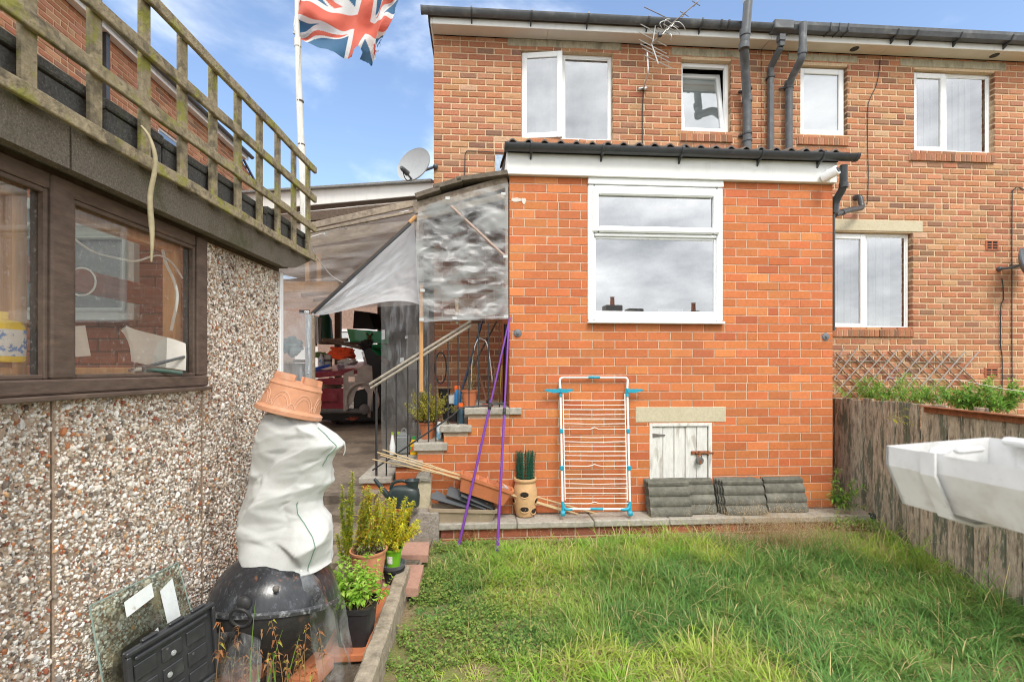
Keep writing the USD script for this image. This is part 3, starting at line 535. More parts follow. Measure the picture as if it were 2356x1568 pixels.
# wall ties, camera, pipes at the right corner
for px, py in ((1191, 766), (1899, 774)): s, z = FE.sz(px, py); part(EX, 'wall_tie_plate', FE.mesh(lathe([(0, .03), (.012, .03), (.013, .015), (.034, .012), (.04, .0), (0, 0)], 20, (0, 0, 0), frame((s, .0, z), (1, 0, 0), (0, 0, 1), (0, -1, 0)))), mat('tie_plate', (.17, .18, .19), .5, metal=.4), smooth=30)
P = [hpw(1941, 380, NE - .08), hpw(1941, 432, NE - .06), hpw(1923, 460, NE + .04), hpw(1920, 490, NE + .05)]
rp = pipe(EX, 'downpipe', P, .036, M_BLACKPL, [up(P[1], .0, .05), (P[2] + (P[1] - P[2]) * .2, P[2])], label='black swan-neck below the gutter end')
part(rp, 'lower_run', tube([hpw(1918, 480, NE + .05), hpw(1918, 760, NE + .05)], .014, 8), M_BLACKPL, smooth=40)
P = [hpw(1921, 494, NM - .4), hpw(1950, 484, NM - .28), hpw(1984, 478, NM - .10), hpw(1978, 452, NM - .06), hpw(1965, 456, NM + .01)]
pipe(HR, 'waste_pipe', P, .036, M_BLACKPL, [(P[0] + (P[1] - P[0]) * .5, P[0] + (P[1] - P[0]) * .7)], label='black waste pipe elbow beside the extension', rad=.05)

for px, py, w, h, sd_ in ((1189, 460, 26, 9, 3), (1205, 462, 10, 14, 5), (1975, 445, 1, 1, 7)):
    if px > 1915: continue
    s, z = FE.sz(px, py); a_ = np.linspace(0, 6.28, 22)[:-1]; k_ = .6 + .8 * fbm(np.stack([np.cos(a_) * 2, np.sin(a_) * 2, 0 * a_ + sd_], 1), 3, sd_); part(EX, 'mortar_smear', FE.slab(Polygon([(s + w / 2 * .0042 * c * q_, z + h / 2 * .0042 * q2 * q_) for c, q2, q_ in zip(np.cos(a_), np.sin(a_), k_)]), -.003, .003), mat('white_mortar', (.62, .57, .50), .9))

c = at(1521, 130, 9.7); ch = part(HL, 'chimney', bx((c[0] - .22, 9.5, SOF + 1.7), (c[0] + .22, 9.95, H + (HZ - 56) / F * 9.5)), M_TERRA_V); part(ch, 'chimney_pot', lathe([(0, 0), (.12, 0), (.105, .05), (.10, .15), (.12, .17), (0, .17)], 16, (c[0], 9.7, H + (HZ - 56) / F * 9.5)), M_TERRA_V, smooth=40)
s0, s1, z0, z1 = FM.rect(1139, 356, 1160, 404, -.02); part(HL, 'blue_board', FM.box(s0, s1, -.02, -.004, z0, z1), mat('pale_blue', (.33, .42, .52), .6, var=.2, layers=[((.60, .62, .62), 14, .5, .7, .6)]))

# ------------------------------------------------------------------ ground, lawn bed, paths, driveway
DRV = 0.50
solo('ground', bx((-150, -60, -.5), (150, 250, -.12)), mat('earth', (.14, .115, .075), .95, var=.3, vscale=2), kind='structure')
def sheet(x0, x1, y0, y1, zf, nx, ny, clip=None):
    xs, ys = np.linspace(x0, x1, nx), np.linspace(y0, y1, ny); X, Y = np.meshgrid(xs, ys, indexing='ij'); return np.stack([X, Y, zf(X, Y)], -1)
def lawn_z(X, Y): return .03 + .05 * (fbm(np.stack([X * 1.7, Y * 1.7, 0 * X], -1), 3, 5) - .5) + .02 * (fbm(np.stack([X * 9, Y * 9, 0 * X], -1), 2, 8) - .5) + .05 * np.clip((Y - 3.6) / .9, 0, 1)
M_SOIL = mat('lawn_soil', (.24, .18, .10), .95, bump=(60, .8, .02), var=.35, vscale=45, layers=[((.17, .20, .05), 5, .40, .58, .8), ((.40, .31, .18), 14, .55, .72, .6)])
solo('lawn', gridmesh(sheet(-.80, 3.62, -1.5, 4.62, lawn_z, 120, 160)), M_SOIL, kind='structure', smooth=True)
M_PATH = mat('worn_concrete', (.225, .18, .135), .92, bump=(35, .8, .012), var=.28, vscale=22, layers=[((.085, .065, .05), 2.2, .46, .66, .75), ((.34, .30, .24), 7, .58, .76, .5)])
def wob(X, Y, a=.02, s=2.5): return a * (fbm(np.stack([X * s, Y * s, 0 * X + 3], -1), 4, 2) - .5)
P = sheet(-4.2, -.72, -1.5, 4.75, lambda X, Y: .10 + wob(X, Y, .03) + (.40 * np.clip((Y - 3.55) / .95, 0, 1) ** 1.3) * np.clip((-1.0 - X) / .25, 0, 1), 90, 150)
solo('path', gridmesh(P), M_PATH, kind='structure', smooth=True)
P = sheet(-6.5, hw(*hp(1005, 900, NM))[0] + .6, 4.72, 17, lambda X, Y: DRV + wob(X, Y, .05, 1.2), 50, 90)
solo('driveway', gridmesh(P), M_PATH, kind='structure', smooth=True)
P = sheet(0, 9, 2.2, 7.0, lambda X, Y: .25 + wob(X, Y, .08), 30, 20); P[..., 0] += 3.03 + .109 * P[..., 1]
solo('neighbour_garden', gridmesh(P), M_SOIL, kind='structure', smooth=True)
st = thing('rough_steps', 'worn low concrete steps leading from the path up to the driveway', 'steps', (-1.9, 4.1, 0))
for y0, y1, z in ((3.90, 4.16, .24), (4.14, 4.36, .37), (4.34, 4.62, .49)):
    m = trimesh.creation.box((1.35, y1 - y0, z + .15)); m = m.subdivide().subdivide().subdivide(); v = np.array(m.vertices) + (-1.93, (y0 + y1) / 2, (z - .15) / 2)
    v += .05 * (np.stack([fbm(v * 5, 3, k) for k in (1, 2, 3)], 1) - .5); part(st, 'step', (v, m.faces), M_PATH, smooth=40)
# kerbs round the planting bed
def kx(Y): return -.474 - .078 * Y
M_KERB = mat('kerb_concrete', (.33, .28, .21), .93, bump=(75, .9, .008), var=.3, vscale=26, layers=[((.13, .11, .08), 9, .5, .7, .65), ((.48, .44, .34), 16, .58, .76, .5), ((.30, .24, .06), 7, .66, .8, .5)])
def rough(m, amp, sc, seed=0): v, f = tri(m); return v + amp * (np.stack([fbm(v * sc, 3, seed + k) for k in range(3)], 1) - .5), f
def sub(m, n): t = trimesh.Trimesh(*tri(m)); 
def slabmesh(p0, p1, w, h, n=4):
    m = trimesh.Trimesh(*beam(p0, p1, w, h, c=.01), process=False)
    m = m.subdivide_to_size(max(.05, np.linalg.norm(np.subtract(p1, p0)) / 24)); return np.array(m.vertices), np.array(m.faces)
kb = thing('concrete_kerb', 'long mossy concrete edging between the plant pots and the lawn', 'kerb', (kx(2.8), 2.8, 0))
for i, (a, b) in enumerate(((.9, 1.82), (1.83, 2.70), (2.71, 3.50))): part(kb, 'kerbstone', rough(slabmesh((kx(a) - .043, a, .085), (kx(b) - .043, b, .085 + .002 * i), .086, .25), .012, 11, i), M_KERB, smooth=40)
kb = thing('low_edging', 'low broken concrete edging between path and plant bed behind the sack', 'kerb', (-1.3, 3.6, 0))
for a, b in ((onz(768, 1298, .18), onz(836, 1208, .20)), (onz(772, 1310, .17), onz(868, 1302, .17))): part(kb, 'kerbstone', rough(slabmesh(a - Z * .06, b - Z * .06, .07, .16), .014, 12, 4), M_KERB, smooth=40)
solo('plant_bed', gridmesh(sheet(-1.25, -.74, 1.2, 3.9, lambda X, Y: .125 + wob(X, Y, .04, 6), 30, 110)), mat('bed_soil', (.15, .12, .085), .95, bump=(60, 1, .02), var=.35, vscale=35, layers=[((.33, .29, .22), 12, .55, .75, .6)]), kind='structure', smooth=True)
ps = thing('paving_slab', 'pinkish paving slabs stepping down between kerb and lawn', 'paving slab', onz(930, 1300, .1))
M_PINK = mat('pink_slab', (.40, .23, .17), .9, bump=(110, .5, .004), var=.15, vscale=40, layers=[((.24, .15, .11), 5, .5, .75, .6)])
for q_, z in ((((872, 1298), (975, 1298), (962, 1352), (868, 1352)), .135), (((905, 1246), (988, 1246), (985, 1276), (890, 1276)), .15)):
    c = [onz(x, y, z) for x, y in q_]; part(ps, 'slab', hull([p + Z * dz for p in c for dz in (-.06, 0)]), M_PINK)

# ledge of slabs along the extension
n0, n1 = 4.385, NE - .004
lu0, lu1 = FE.sz(1008, 1195, -.25)[0], FE.sz(2040, 1190, -.25)[0]
lg = thing('slab_ledge', 'grey slab ledge on a low brick plinth along the foot of the extension', 'ledge', hw(lu0, n0, 0), A)
fr = Wall(U, N, n0 + .025); k = 6; w = (lu1 - lu0) / k
for i in range(k):
    m = trimesh.Trimesh(*cbx((lu0 + i * w + .003, n0 + R.normal(0, .004), .175), (lu0 + (i + 1) * w - .003, n1 if lu0 + (i + .5) * w < uER else NM - .2, .236 + R.normal(0, .002)), .008), process=False).subdivide_to_size(.09)
    v = np.array(m.vertices); v = rough((v[:, :1] * U + v[:, 1:2] * N + v[:, 2:] * Z, m.faces), .010, 14, i); part(lg, 'slab', v, M_CONC, smooth=40)
PAL_D = [(.30, .10, .055, 3), (.24, .085, .05, 2), (.36, .13, .07, 2)]
brick_wall(lg, fr, sbox(lu0 + .02, .0, lu1 - .02, .174), .004, PAL_D, M_BRICK, M_MORTAR_E, hc=HC, phase=.1, joint=.01, limit=80, name='plinth')
solo('sack_post', FE.mesh(cbx((FE.sz(2010, 1230, -.3)[0], -.30, -.02), (FE.sz(2030, 1230, -.3)[0], -.22, .25), .01)), mat('green_post', (.02, .045, .035), .6), 'short dark green post at the right end of the slab ledge', 'post')

# steps up to the side door
S = [((1068, 1172), 938, 954), ((1012, 1085), 978, 995), ((951, 1029), 1019, 1038), ((900, 972), 1060, 1075), ((824, 900), 1099, 1113)]
SP = thing('brick_steps', 'orange brick side steps with grey slab treads climbing right to the extension', 'steps', FE.w(np.array([[FE.sz(900, 1000)[0], 0, .25]]))[0], A)
reg = None; tops = []
for (xa, xb), yt, yb in S:
    s0, z1 = FE.sz(xa, yt, -.03); s1 = FE.sz(xb, yt, -.03)[0]; z0 = FE.sz(xa, yb, -.03)[1]; tops.append((s0, s1, z0, z1))
    nose = .035; rg = sbox(s0 + nose, zB, uEL - .0005, z0); reg = rg if reg is None else reg.union(rg)
    m = trimesh.Trimesh(*cbx((s0, -.03, z0), ((s1 if yt > 940 else uEL + .0) , 1.0, z1), .008), process=False).subdivide_to_size(.09)
    part(SP, 'tread', rough(FE.mesh((np.array(m.vertices), m.faces)), .010, 13, int(yt)), M_CONC, smooth=40)
    part(SP, 'riser', FE.box(s0 + nose + .005, uEL - .006, .105, .97, DRV - .2, z0 - .001, 0), M_CONC)
s1w, _ = FE.sz(1200, 946, -.03); part(SP, 'tread_end', FE.box(uEL + .001, s1w, -.028, -.001, tops[0][2], tops[0][3], .005), M_CONC)
brick_wall(SP, FE, reg, zB, PAL_E, M_BRICK_E, M_MORTAR_E, hc=HC, phase=uEL + .03, joint=.0085, c=.003, jit=.0008, proud=.004, name='side_wall')

# ------------------------------------------------------------------ board fence on the right
def fp(Y): return np.array([2.989 + .109 * Y, Y, 0])
FD = unit(fp(1) - fp(0)); FN = np.array([FD[1], -FD[0], 0])     # along, and away from the lawn
FW = Wall(FD, FN, 0, fp(0))
woods = [mat(f'fence_wood_{k}', c, .85, stretch=(1, 1, .24), bump=(80, 1.0, .008), var=.35, vscale=60, spec=.2, layers=[((.10, .08, .058), 24, .48, .64, .8), ((.46, .41, .32), 34, .54, .68, .7), (g, 9, lo, lo + .06, .80), ((.44, .38, .29), 70, .58, .66, .7)]) for k, (c, g, lo) in enumerate((((.31, .265, .20), (.075, .095, .065), .52), ((.35, .295, .22), (.09, .105, .072), .57), ((.28, .24, .18), (.07, .088, .06), .48)))]
fn = thing('board_fence', 'weathered vertical board fence with flaking green paint beside the lawn', 'fence', fp(4))
ys = [5.42, 5.31, 5.17, 5.0, 4.83, 4.67, 4.51, 4.35, 4.2, 4.05, 3.9, 3.76, 3.63, 3.52, 3.4, 3.26, 3.14, 3.03, 2.915, 2.79, 2.67, 2.55, 2.43, 2.31, 2.18, 2.05, 1.92, 1.8]
for a, b in zip(ys[:-1], ys[1:]):
    zt = 1.335 + R.normal(0, .012) + .015 * math.sin(a * 2); lean = R.normal(0, .003)
    v = np.array(cbx((b + .006, 0, .0), (a - .005, .02, zt), .004)[0]); f = cbx((b + .006, 0, .0), (a - .005, .02, zt), .004)[1]
    v[:, 1] += R.normal(0, .003) + lean * v[:, 2]; part(fn, 'board', FW.mesh((v, f)), woods[R.integers(0, 3)])
for z in (.12, .35, 1.05): part(fn, 'rail', FW.box(1.8, 5.4, .026, .07, z, z + .08), woods[0])
for y in (2.4, 3.9, 5.3): part(fn, 'post', FW.box(y, y + .09, .072, .16, -.1, 1.3), woods[2])
ra = solo('steel_angle', join([FW.box(1.9, 3.98, -.055, -.004, 1.335, 1.343, .001), FW.box(1.9, 3.98, -.012, -.004, 1.288, 1.334, .001)]), M_RUST, 'rusty brown steel angle bar along the top of the board fence', 'steel bar')

# ------------------------------------------------------------------ pebble-dashed garage on the left
SG = unit((-.0136, 1, 0)); DG = np.array([-SG[1], SG[0], 0])
GW = Wall(SG, DG, 0, (-1.42, 0, 0)); GE = H + .606
GA = thing('prefab_garage', 'pebble-dashed concrete garage with brown window and dark eaves board', 'garage', (-1.42, 1.5, 0))
M_DASH = mat('dash_mortar', (.36, .27, .20), .95, bump=(90, .8, .006), var=.25, vscale=50)
M_PEB = mat('pebble', tinted=True, rough=.6, spec=.35, var=.15, vscale=150)
PEB = np.array([(.72, .66, .58), (.80, .77, .72), (.60, .51, .42), (.45, .36, .27), (.36, .25, .18), (.40, .16, .07), (.30, .10, .055), (.14, .11, .09), (.20, .16, .13), (.56, .34, .18), (.27, .24, .21)]); PW = np.array([7, 7.5, 5, 3, 1.8, 1.3, .8, 2.0, 1.4, 1.0, .8]); PW /= PW.sum()
def pebbles(fr, s0, s1, z0, z1, n, r=.0053):
    s, z = R.uniform(s0 + .004, s1 - .004, n), R.uniform(z0 + .004, z1 - .004, n); a = R.uniform(0, 6.28, n); ra_ = r * R.lognormal(0, .36, n); rb = ra_ * R.uniform(.5, .95, n); hgt = ra_ * R.uniform(.4, 1.05, n); base = R.uniform(-.002, .001, n)
    k = np.arange(5) * np.pi / 2.5; ring = np.stack([np.cos(k), np.sin(k)], 1); V = []
    for rad, hh in ((1.0, 0.0), (.72, .72)):
        jr = rad * R.uniform(.75, 1.2, (n, 5)); x, y = jr * ring[:, 0] * ra_[:, None], jr * ring[:, 1] * rb[:, None]
        V.append(np.stack([s[:, None] + x * np.cos(a)[:, None] - y * np.sin(a)[:, None], -(base + hgt * hh)[:, None] + 0 * x + (0.0015 if hh == 0 else 0), z[:, None] + x * np.sin(a)[:, None] + y * np.cos(a)[:, None]], -1))
    top = np.stack([s + R.normal(0, .001, n), -(base + hgt), z + R.normal(0, .001, n)], -1)[:, None]
    v = np.concatenate(V + [top], 1).reshape(-1, 3); f = []
    for i in range(5): j = (i + 1) % 5; f += [(i, j, 5 + j), (i, 5 + j, 5 + i), (5 + i, 5 + j, 10)]
    f = (np.array(f)[None] + 11 * np.arange(n)[:, None, None]).reshape(-1, 3)
    col = PEB[R.choice(len(PEB), n, p=PW)] * R.uniform(.8, 1.15, n)[:, None]
    stain = fbm(np.stack([s * 5, z * 1.1, 0 * s], 1), 4, 77); col = col * (1 - .25 * np.clip((stain - .50) / .15, 0, 1))[:, None]; low = np.clip((.55 - z) / .5, 0, 1)[:, None] * .15; col = col * (1 - low) + np.array((.20, .19, .12)) * low
    bald = fbm(np.stack([s * 13, z * 13, 0 * s], 1), 3, 55) > .635; hgt[bald] *= .12
    return fr.mesh((v, f)), np.repeat(col, 11, 0)
WS = 1.568
for a, b, zt, dens in ((.0, .757, WS, 0), (.757, 1.497, WS, 20500), (1.497, 2.235, WS, 20500), (2.235, 3.0, GE - .002, 20500)):
    pn = part(GA, 'wall_panel', GW.box(a + .003, b - .003, .0, .07, .0, zt, .003), M_DASH)
    if dens: m, t = pebbles(GW, a + .006, b - .006, .02, zt - .006, int(dens * (b - a - .012) * zt)); part(pn, 'pebbledash', m, M_PEB, tint=t, kind='stuff')
M_TRIM = mat('white_trim', (.78, .79, .79), .4, var=.05)
part(GA, 'corner_trim', GW.box(2.985, 3.025, -.016, .06, .05, GE - .004, .004), M_TRIM)
M_EAVE = mat('eaves_board', (.135, .115, .09), .92, bump=(150, .8, .006), var=.4, vscale=150, layers=[((.32, .28, .23), 230, .52, .7, .7), ((.06, .065, .02), 4, .5, .72, .7)])
GF = Wall(SG, DG, -.095, (-1.42, 0, 0))
eb = Polygon([(1.46, GE), (2.85, GE), (3.02, GE + .03), (3.25, GE + .125), (3.25, GE + .150), (1.46, GE + .150)])
part(GA, 'eaves_board', GF.slab(eb, .0, .04), M_EAVE); part(GA, 'eaves_board', GF.slab(sbox(-.4, GE, 1.452, GE + .150), .0, .04), M_EAVE)
part(GA, 'soffit', GF.box(-.4, 3.0, .041, .0949, GE + .02, GE + .05, 0), M_DARK)
part(GA, 'window_head', GW.box(-.4, 3.0, .002, .06, GE + .001, GE + .15, 0), mat('head_board', (.10, .07, .05), .8, var=.3))
M_VERGE = mat('verge_stone', (.075, .072, .066), .95, bump=(130, .9, .006), var=.4, vscale=110, layers=[((.25, .25, .22), 190, .56, .72, .7), ((.10, .11, .05), 8, .55, .75, .5)])
for i in range(13):
    s = -.3 + i * .272
    if s > 3.0: break
    lift = .012 * (i % 2) + R.normal(0, .003); vb = part(GA, 'verge_tile', GF.box(s, s + .266, .020 + R.normal(0, .003), .20, GE + .155, GE + .255 + lift, .006), M_VERGE)
    part(vb, 'cap', GF.box(s - .002, s + .268, .010, .24, GE + .258 + lift, GE + .292 + lift, .006), M_VERGE)
M_SHEET = mat('translucent_roof_sheet', (.80, .80, .76), .9, bump=(20, .5, .02), var=.15, trans=.85)  # unseen roof passes light and the near end stays open, brightening the interior
for P_ in ([(-.02, GE + .16), (1.6, GE + .74), (1.6, GE + .70), (-.02, GE + .12)], [(1.6, GE + .74), (3.2, GE + .16), (3.2, GE + .12), (1.6, GE + .70)]): part(GA, 'roof', GW.extrude(Polygon(P_), -.4, 3.0), M_SHEET)
part(GA, 'back_wall', GW.box(-.4, 3.0, 3.0, 3.1, 0, GE + .2, 0), mat('inner_wall', (.55, .48, .40), .9)); part(GA, 'floor', GW.box(-.4, 3.0, .1, 3.0, .02, .06, 0), M_CONC)
# end wall of dark brick, seen through the glass
FI = Wall((1, 0, 0), (0, 1, 0), 0, (0, 2.86, 0)); gable = Polygon([(-4.5, .1), (-1.535, .1), (-1.535, GE + .13), (-3.05, GE + .70), (-4.5, GE + .2)])
brick_wall(GA, FI, gable, .1, [(.22, .075, .045, 3), (.18, .06, .04, 2), (.26, .09, .05, 2)], M_BRICK_E, mat('dark_mortar', (.07, .05, .04), .9), hc=.075, joint=.009, limit=150, name='end_wall', hidden=[(0, 0, 2356, 420), (0, 870, 2356, 1568), (460, 0, 2356, 1568)])
M_BROWN = mat('brown_paint', (.105, .072, .054), .7, bump=(50, .6, .004), stretch=(1, .3, 1), var=.3, vscale=40, layers=[((.20, .12, .075), 18, .58, .75, .6), ((.035, .025, .02), 7, .55, .75, .6)])
M_PINE = mat('pine_wood', (.50, .27, .11), .7, bump=(30, .4, .003), stretch=(1, 1, .12), var=.2, vscale=40, layers=[((.30, .14, .06), 14, .5, .75, .6)])
M_OLDGLASS = glass('cobwebbed_glass', ior=1.5, tint=(.90, .91, .89), add=.02, dirt=((.62, .60, .55), 60, .56, .84, .32))
gw = part(GA, 'window', join([GW.box(-.35, 2.245, -.028, .05, WS + .001, WS + .048, .006), GW.box(2.172, 2.245, -.022, .05, WS + .05, GE - .004, .005), GW.box(1.474, 1.553, -.022, .05, WS + .05, GE - .004, .005), GW.box(-.35, 2.17, -.015, .05, GE - .052, GE - .001, .005), GW.box(-.35, 2.25, -.045, -.0, WS - .018, WS - .001, .004)]), M_BROWN, label='brown framed garage window with cobwebs')
for a, b in ((.75, 1.474), (1.553, 2.172)):
    part(gw, 'pane', GW.quad(a, b, .012, WS + .048, GE - .05), M_OLDGLASS)
    part(gw, 'bead', join(framebars(GW, a + .001, b - .001, WS + .049, GE - .054, -.012, .010, .014, c=.003)), M_BROWN)
    part(gw, 'inner_frame', join(framebars(GW, a - .01, b + .005, WS + .04, GE - .045, .055, .11, .045, c=.004)), M_PINE)
part(gw, 'inner_stud', GW.box(1.355, 1.455, .115, .18, WS - .3, GE, .005), M_PINE)
part(GA, 'inner_sill', GW.box(-.3, 2.3, .055, .28, WS + .008, WS + .03, .003), mat('sill_board', (.20, .13, .08), .85, var=.3))
# things inside the garage window
GYd = 2.62; Mgd = mat('grey_door', (.30, .33, .32), .5, var=.05)
def gx(px): return (px - CX) / F * GYd
def gzz(py): return H + (HZ - py) / F * GYd
door = thing('grey_cupboard_door', 'grey panelled door with dark glass hanging behind the garage window', 'door', (gx(170), GYd, gzz(735)))
part(door, 'leaf', join([bx((gx(38), GYd, gzz(735)), (gx(308), GYd + .04, gzz(712))), bx((gx(38), GYd, gzz(480)), (gx(308), GYd + .04, gzz(455))), bx((gx(38), GYd, gzz(712)), (gx(62), GYd + .04, gzz(480))), bx((gx(288), GYd, gzz(712)), (gx(308), GYd + .04, gzz(480))), bx((gx(38), GYd + .001, gzz(546)), (gx(308), GYd + .04, gzz(520)))]), Mgd)
part(door, 'moulding', join([cbx((gx(a), GYd - .018, gzz(b)), (gx(c), GYd, gzz(d)), .008) for a, b, c, d in ((60, 522, 290, 512), (60, 552, 290, 545), (58, 712, 66, 480), (284, 712, 291, 480), (60, 718, 290, 708))]), Mgd)
part(door, 'glass_panel', bx((gx(60), GYd + .015, gzz(714)), (gx(290), GYd + .025, gzz(482))), mat('dark_glass', (.10, .115, .12), .25, spec=.6, layers=[((.30, .31, .31), 60, .55, .8, .5)]))
solo('garage_plank', beam(at(-20, 600, 1.75), at(415, 697, 2.60), .03, .10), mat('stained_plank', (.30, .12, .065), .75, bump=(30, .4, .003), stretch=(.3, .3, 2), var=.2), 'red-brown plank sloping across the inside of the garage window', 'plank')
c0 = at(8, 833, 1.42); M_YEL = mat('yellow_plastic', (.80, .52, .01), .4)
jc = thing('yellow_canister', 'yellow plastic canister with blue label on the garage window sill', 'canister', c0)
part(jc, 'body', sqlathe([(0, 0), (.040, 0), (.045, .006), (.045, .105), (.038, .122), (.018, .13), (.018, .15), (0, .15)], 1.25, 5, 28, c0 + np.array((-.02, 0, 0))), M_YEL, smooth=40)
part(jc, 'label', sqlathe([(.0455, .018), (.0456, .02), (.0456, .095), (.0455, .097)], 1.25, 5, 28, c0 + np.array((-.02, 0, 0))), mat('blue_label', (.10, .25, .50), .5, layers=[((.75, .70, .62), 25, .45, .5, .9)]), smooth=40)
Mpap = mat('newsprint', (.62, .58, .52), .85, var=.06, layers=[((.52, .42, .28), 9, .55, .75, .5)])
pp = thing('paper_bundle', 'bundle of folded white papers on the garage window sill', 'papers', at(360, 850, 1.98))
for i in range(5):
    o = np.array((-.01 * i - .005, .012 * i, 0)); P = surf([[at(x, y, Yq) + o for x, y, Yq in row] for row in (((292 - i * 3, 748 + i * 2, 1.98), (330, 762 + i, 2.0), (380, 774, 2.02), (430, 790, 2.05)), ((300, 790, 1.97), (335, 800, 1.99), (385, 812, 2.02), (431, 820, 2.04)), ((305, 830, 1.97), (340, 838, 1.98), (390, 846, 2.02), (430, 852, 2.03)))], 8, 14)
    part(pp, 'sheet', gridmesh(P), Mpap, smooth=True)
solo('white_box', hull([at(x, y, Yq) for x, y in ((152, 752), (196, 748), (209, 818), (152, 822)) for Yq in (1.92, 1.99)]), Mpap, 'small white box by the mullion inside the garage window', 'box')
sh = thing('garden_shears', 'long garden shears with pale handles lying inside the garage window', 'shears', at(320, 848, 1.9))
part(sh, 'blade', tube([at(235, 858, 1.82), at(330, 845, 1.93), at(425, 820, 2.04)], [.004, .008, .006], 6), M_DARK, smooth=True)
part(sh, 'handle', tube([at(212, 852, 1.80), at(260, 853, 1.84), at(325, 849, 1.92)], .009, 8), mat('pale_handle', (.62, .60, .52), .5, layers=[((.06, .06, .06), 40, .52, .54, .9)]), smooth=True)
ta, tb_ = at(262, 853, 1.838), at(312, 850, 1.90); tx = unit(tb_ - ta); tn = unit(np.cross(tx, Z)); tm = meshkit.text_mesh('TITAN', .011, .0006, bold=True); k_ = np.linalg.norm(tb_ - ta) * .62 / np.ptp(tm.vertices[:, 0]); part(sh, 'lettering', xf((np.array(tm.vertices) * (k_, k_, 1) - (0, .005, 0), np.array(tm.faces)), frame(ta + tx * .015 + tn * .0095, tx, np.cross(tn, tx), tn)), M_DARK)
part(sh, 'second_handle', tube([at(325, 849, 1.92), at(380, 853, 1.97), at(420, 858, 2.0)], .009, 8), mat('green_handle', (.05, .09, .07), .5), smooth=True)
M_WIRE = mat('pale_wire', (.60, .58, .52), .5)
th = np.linspace(0, 6.4, 26); solo('wire_coil', tube([at(188 + 32 * math.cos(t), 648 + 32 * math.sin(t), 1.78) for t in th], .003, 6), M_WIRE, 'pale wire coil hanging behind the garage window', 'wire', smooth=True)
solo('hanging_cable', tube(curve([at(x, y, Yq) for x, y, Yq in ((160, 540, 1.7), (230, 585, 1.8), (300, 600, 1.92), (370, 588, 2.05), (420, 640, 2.15))], 24), .004, 6), M_WIRE, 'white cable drooping in a long curve behind the garage window', 'cable', smooth=True)
solo('cable_loop', tube(curve([at(x, y, 2.08) for x, y in ((370, 538), (380, 600), (398, 640), (408, 680), (398, 740), (394, 760))], 20), .006, 6), M_WIRE, 'thick white cable hanging straight by the right jamb inside the garage', 'cable', smooth=True)

# ------------------------------------------------------------------ trellis along the garage eaves
M_TREL = mat('mossy_trellis', (.29, .24, .155), .85, bump=(70, 1.0, .008), var=.3, vscale=40, spec=.2, layers=[((.12, .10, .07), 17, .48, .64, .8), ((.27, .27, .045), 9, .50, .64, .8), ((.52, .48, .40), 30, .62, .75, .5)])
TF = Wall(SG, DG, -.095, (-1.42, 0, 0))
TR = thing('square_trellis', 'mossy square wooden trellis screen along the edge of the garage roof', 'trellis', (-1.33, 2.2, GE + .1))
posts = [1.09, 1.312, 1.527, 1.738, 1.943, 2.147, 2.346, 2.552, 2.756, 2.965, 3.18]
for k, z in enumerate((H + .745, H + .945, H + 1.145, H + 1.345)): part(TR, 'rail', rough((lambda m: (np.array(m.vertices), np.array(m.faces)))(trimesh.Trimesh(*TF.box(.6, 3.25, -.040 - .0006 * k, -.021, z - .022, z + .022, .003), process=False).subdivide_to_size(.16)), .010, 6, k), M_TREL)
for k, s in enumerate(posts): part(TR, 'post', TF.box(s - .022, s + .022, -.02, -.0005, GE + .152 - .02, H + 1.375 + R.normal(0, .006), .003), M_TREL)
tr = curve([at(325, 290, 1.66), at(345, 318, 1.66), at(358, 372, 1.66), at(345, 460, 1.66), at(350, 545, 1.66), at(348, 602, 1.66)], 26)
M_STEM = mat('dry_stem', (.36, .31, .19), .85, var=.2)
part(TR, 'creeper_stem', tube(tr, np.interp(np.arange(26), [0, 6, 18, 25], [.004, .007, .009, .003]), 6), M_STEM, smooth=True, label='dry creeper stem dangling past the garage eaves')

# ------------------------------------------------------------------ neighbouring house behind the garage
SL = unit((-.0818, 1, 0)); DL = np.array([-SL[1], SL[0], 0]); LW = Wall(SL, DL, 0, (-5.5, 0, 0))
LE = H + 4.98
LH = thing('brick_house', 'brick house behind the trellis with white eaves and black downpipe', 'house', (-6.2, 9, .4))
regl = Polygon([(4.2, 3.0), (12.6, 3.0), (12.6, LE - .55), (12.12, LE - .32), (11.42, LE - .02), (4.2, LE - .02)]).difference(sbox(8.40, 5.45, 9.05, 5.92))
brick_wall(LH, LW, regl, 3.0, PAL_M, M_BRICK, M_MORTAR, hc=.0825, joint=.0165, jit=.0011, proud=.009, limit=300, hidden=[(720, 0, 2356, 1568), (0, 460, 2356, 1568), (0, 0, 60, 200)], edge_depth=.09, margin=60)
part(LH, 'lower_wall', LW.box(4.2, 12.6, .0, .1, .3, 2.99, 0), Msd); part(LH, 'rear_wall', LW.box(4.2, 12.6, 6.0, 6.1, .3, LE, 0), Msd); part(LH, 'side_wall', LW.box(12.5, 12.6, .12, 6, .3, LE - .6, 0), Msd); part(LH, 'side_wall', LW.box(4.2, 4.3, .12, 6, .3, LE, 0), Msd)
part(LH, 'roof', LW.extrude(Polygon([(-.12, LE + .09), (3, LE + 1.6), (6.2, LE + .09), (6.2, LE + .04), (-.12, LE + .04)]), 4.2, 11.4), mat('dark_roof_tile'))
part(LH, 'soffit_board', LW.box(4.2, 11.42, -.12, -.001, LE - .015, LE, 0), M_SOFFIT); part(LH, 'fascia', LW.box(4.2, 11.45, -.14, -.12, LE - .03, LE + .09, .004), M_FASCIA)
part(LH, 'gutter', LW.extrude(gutter_poly(.055, -.2, LE + .085), 4.2, 11.5), M_BLACKPL, smooth=40)
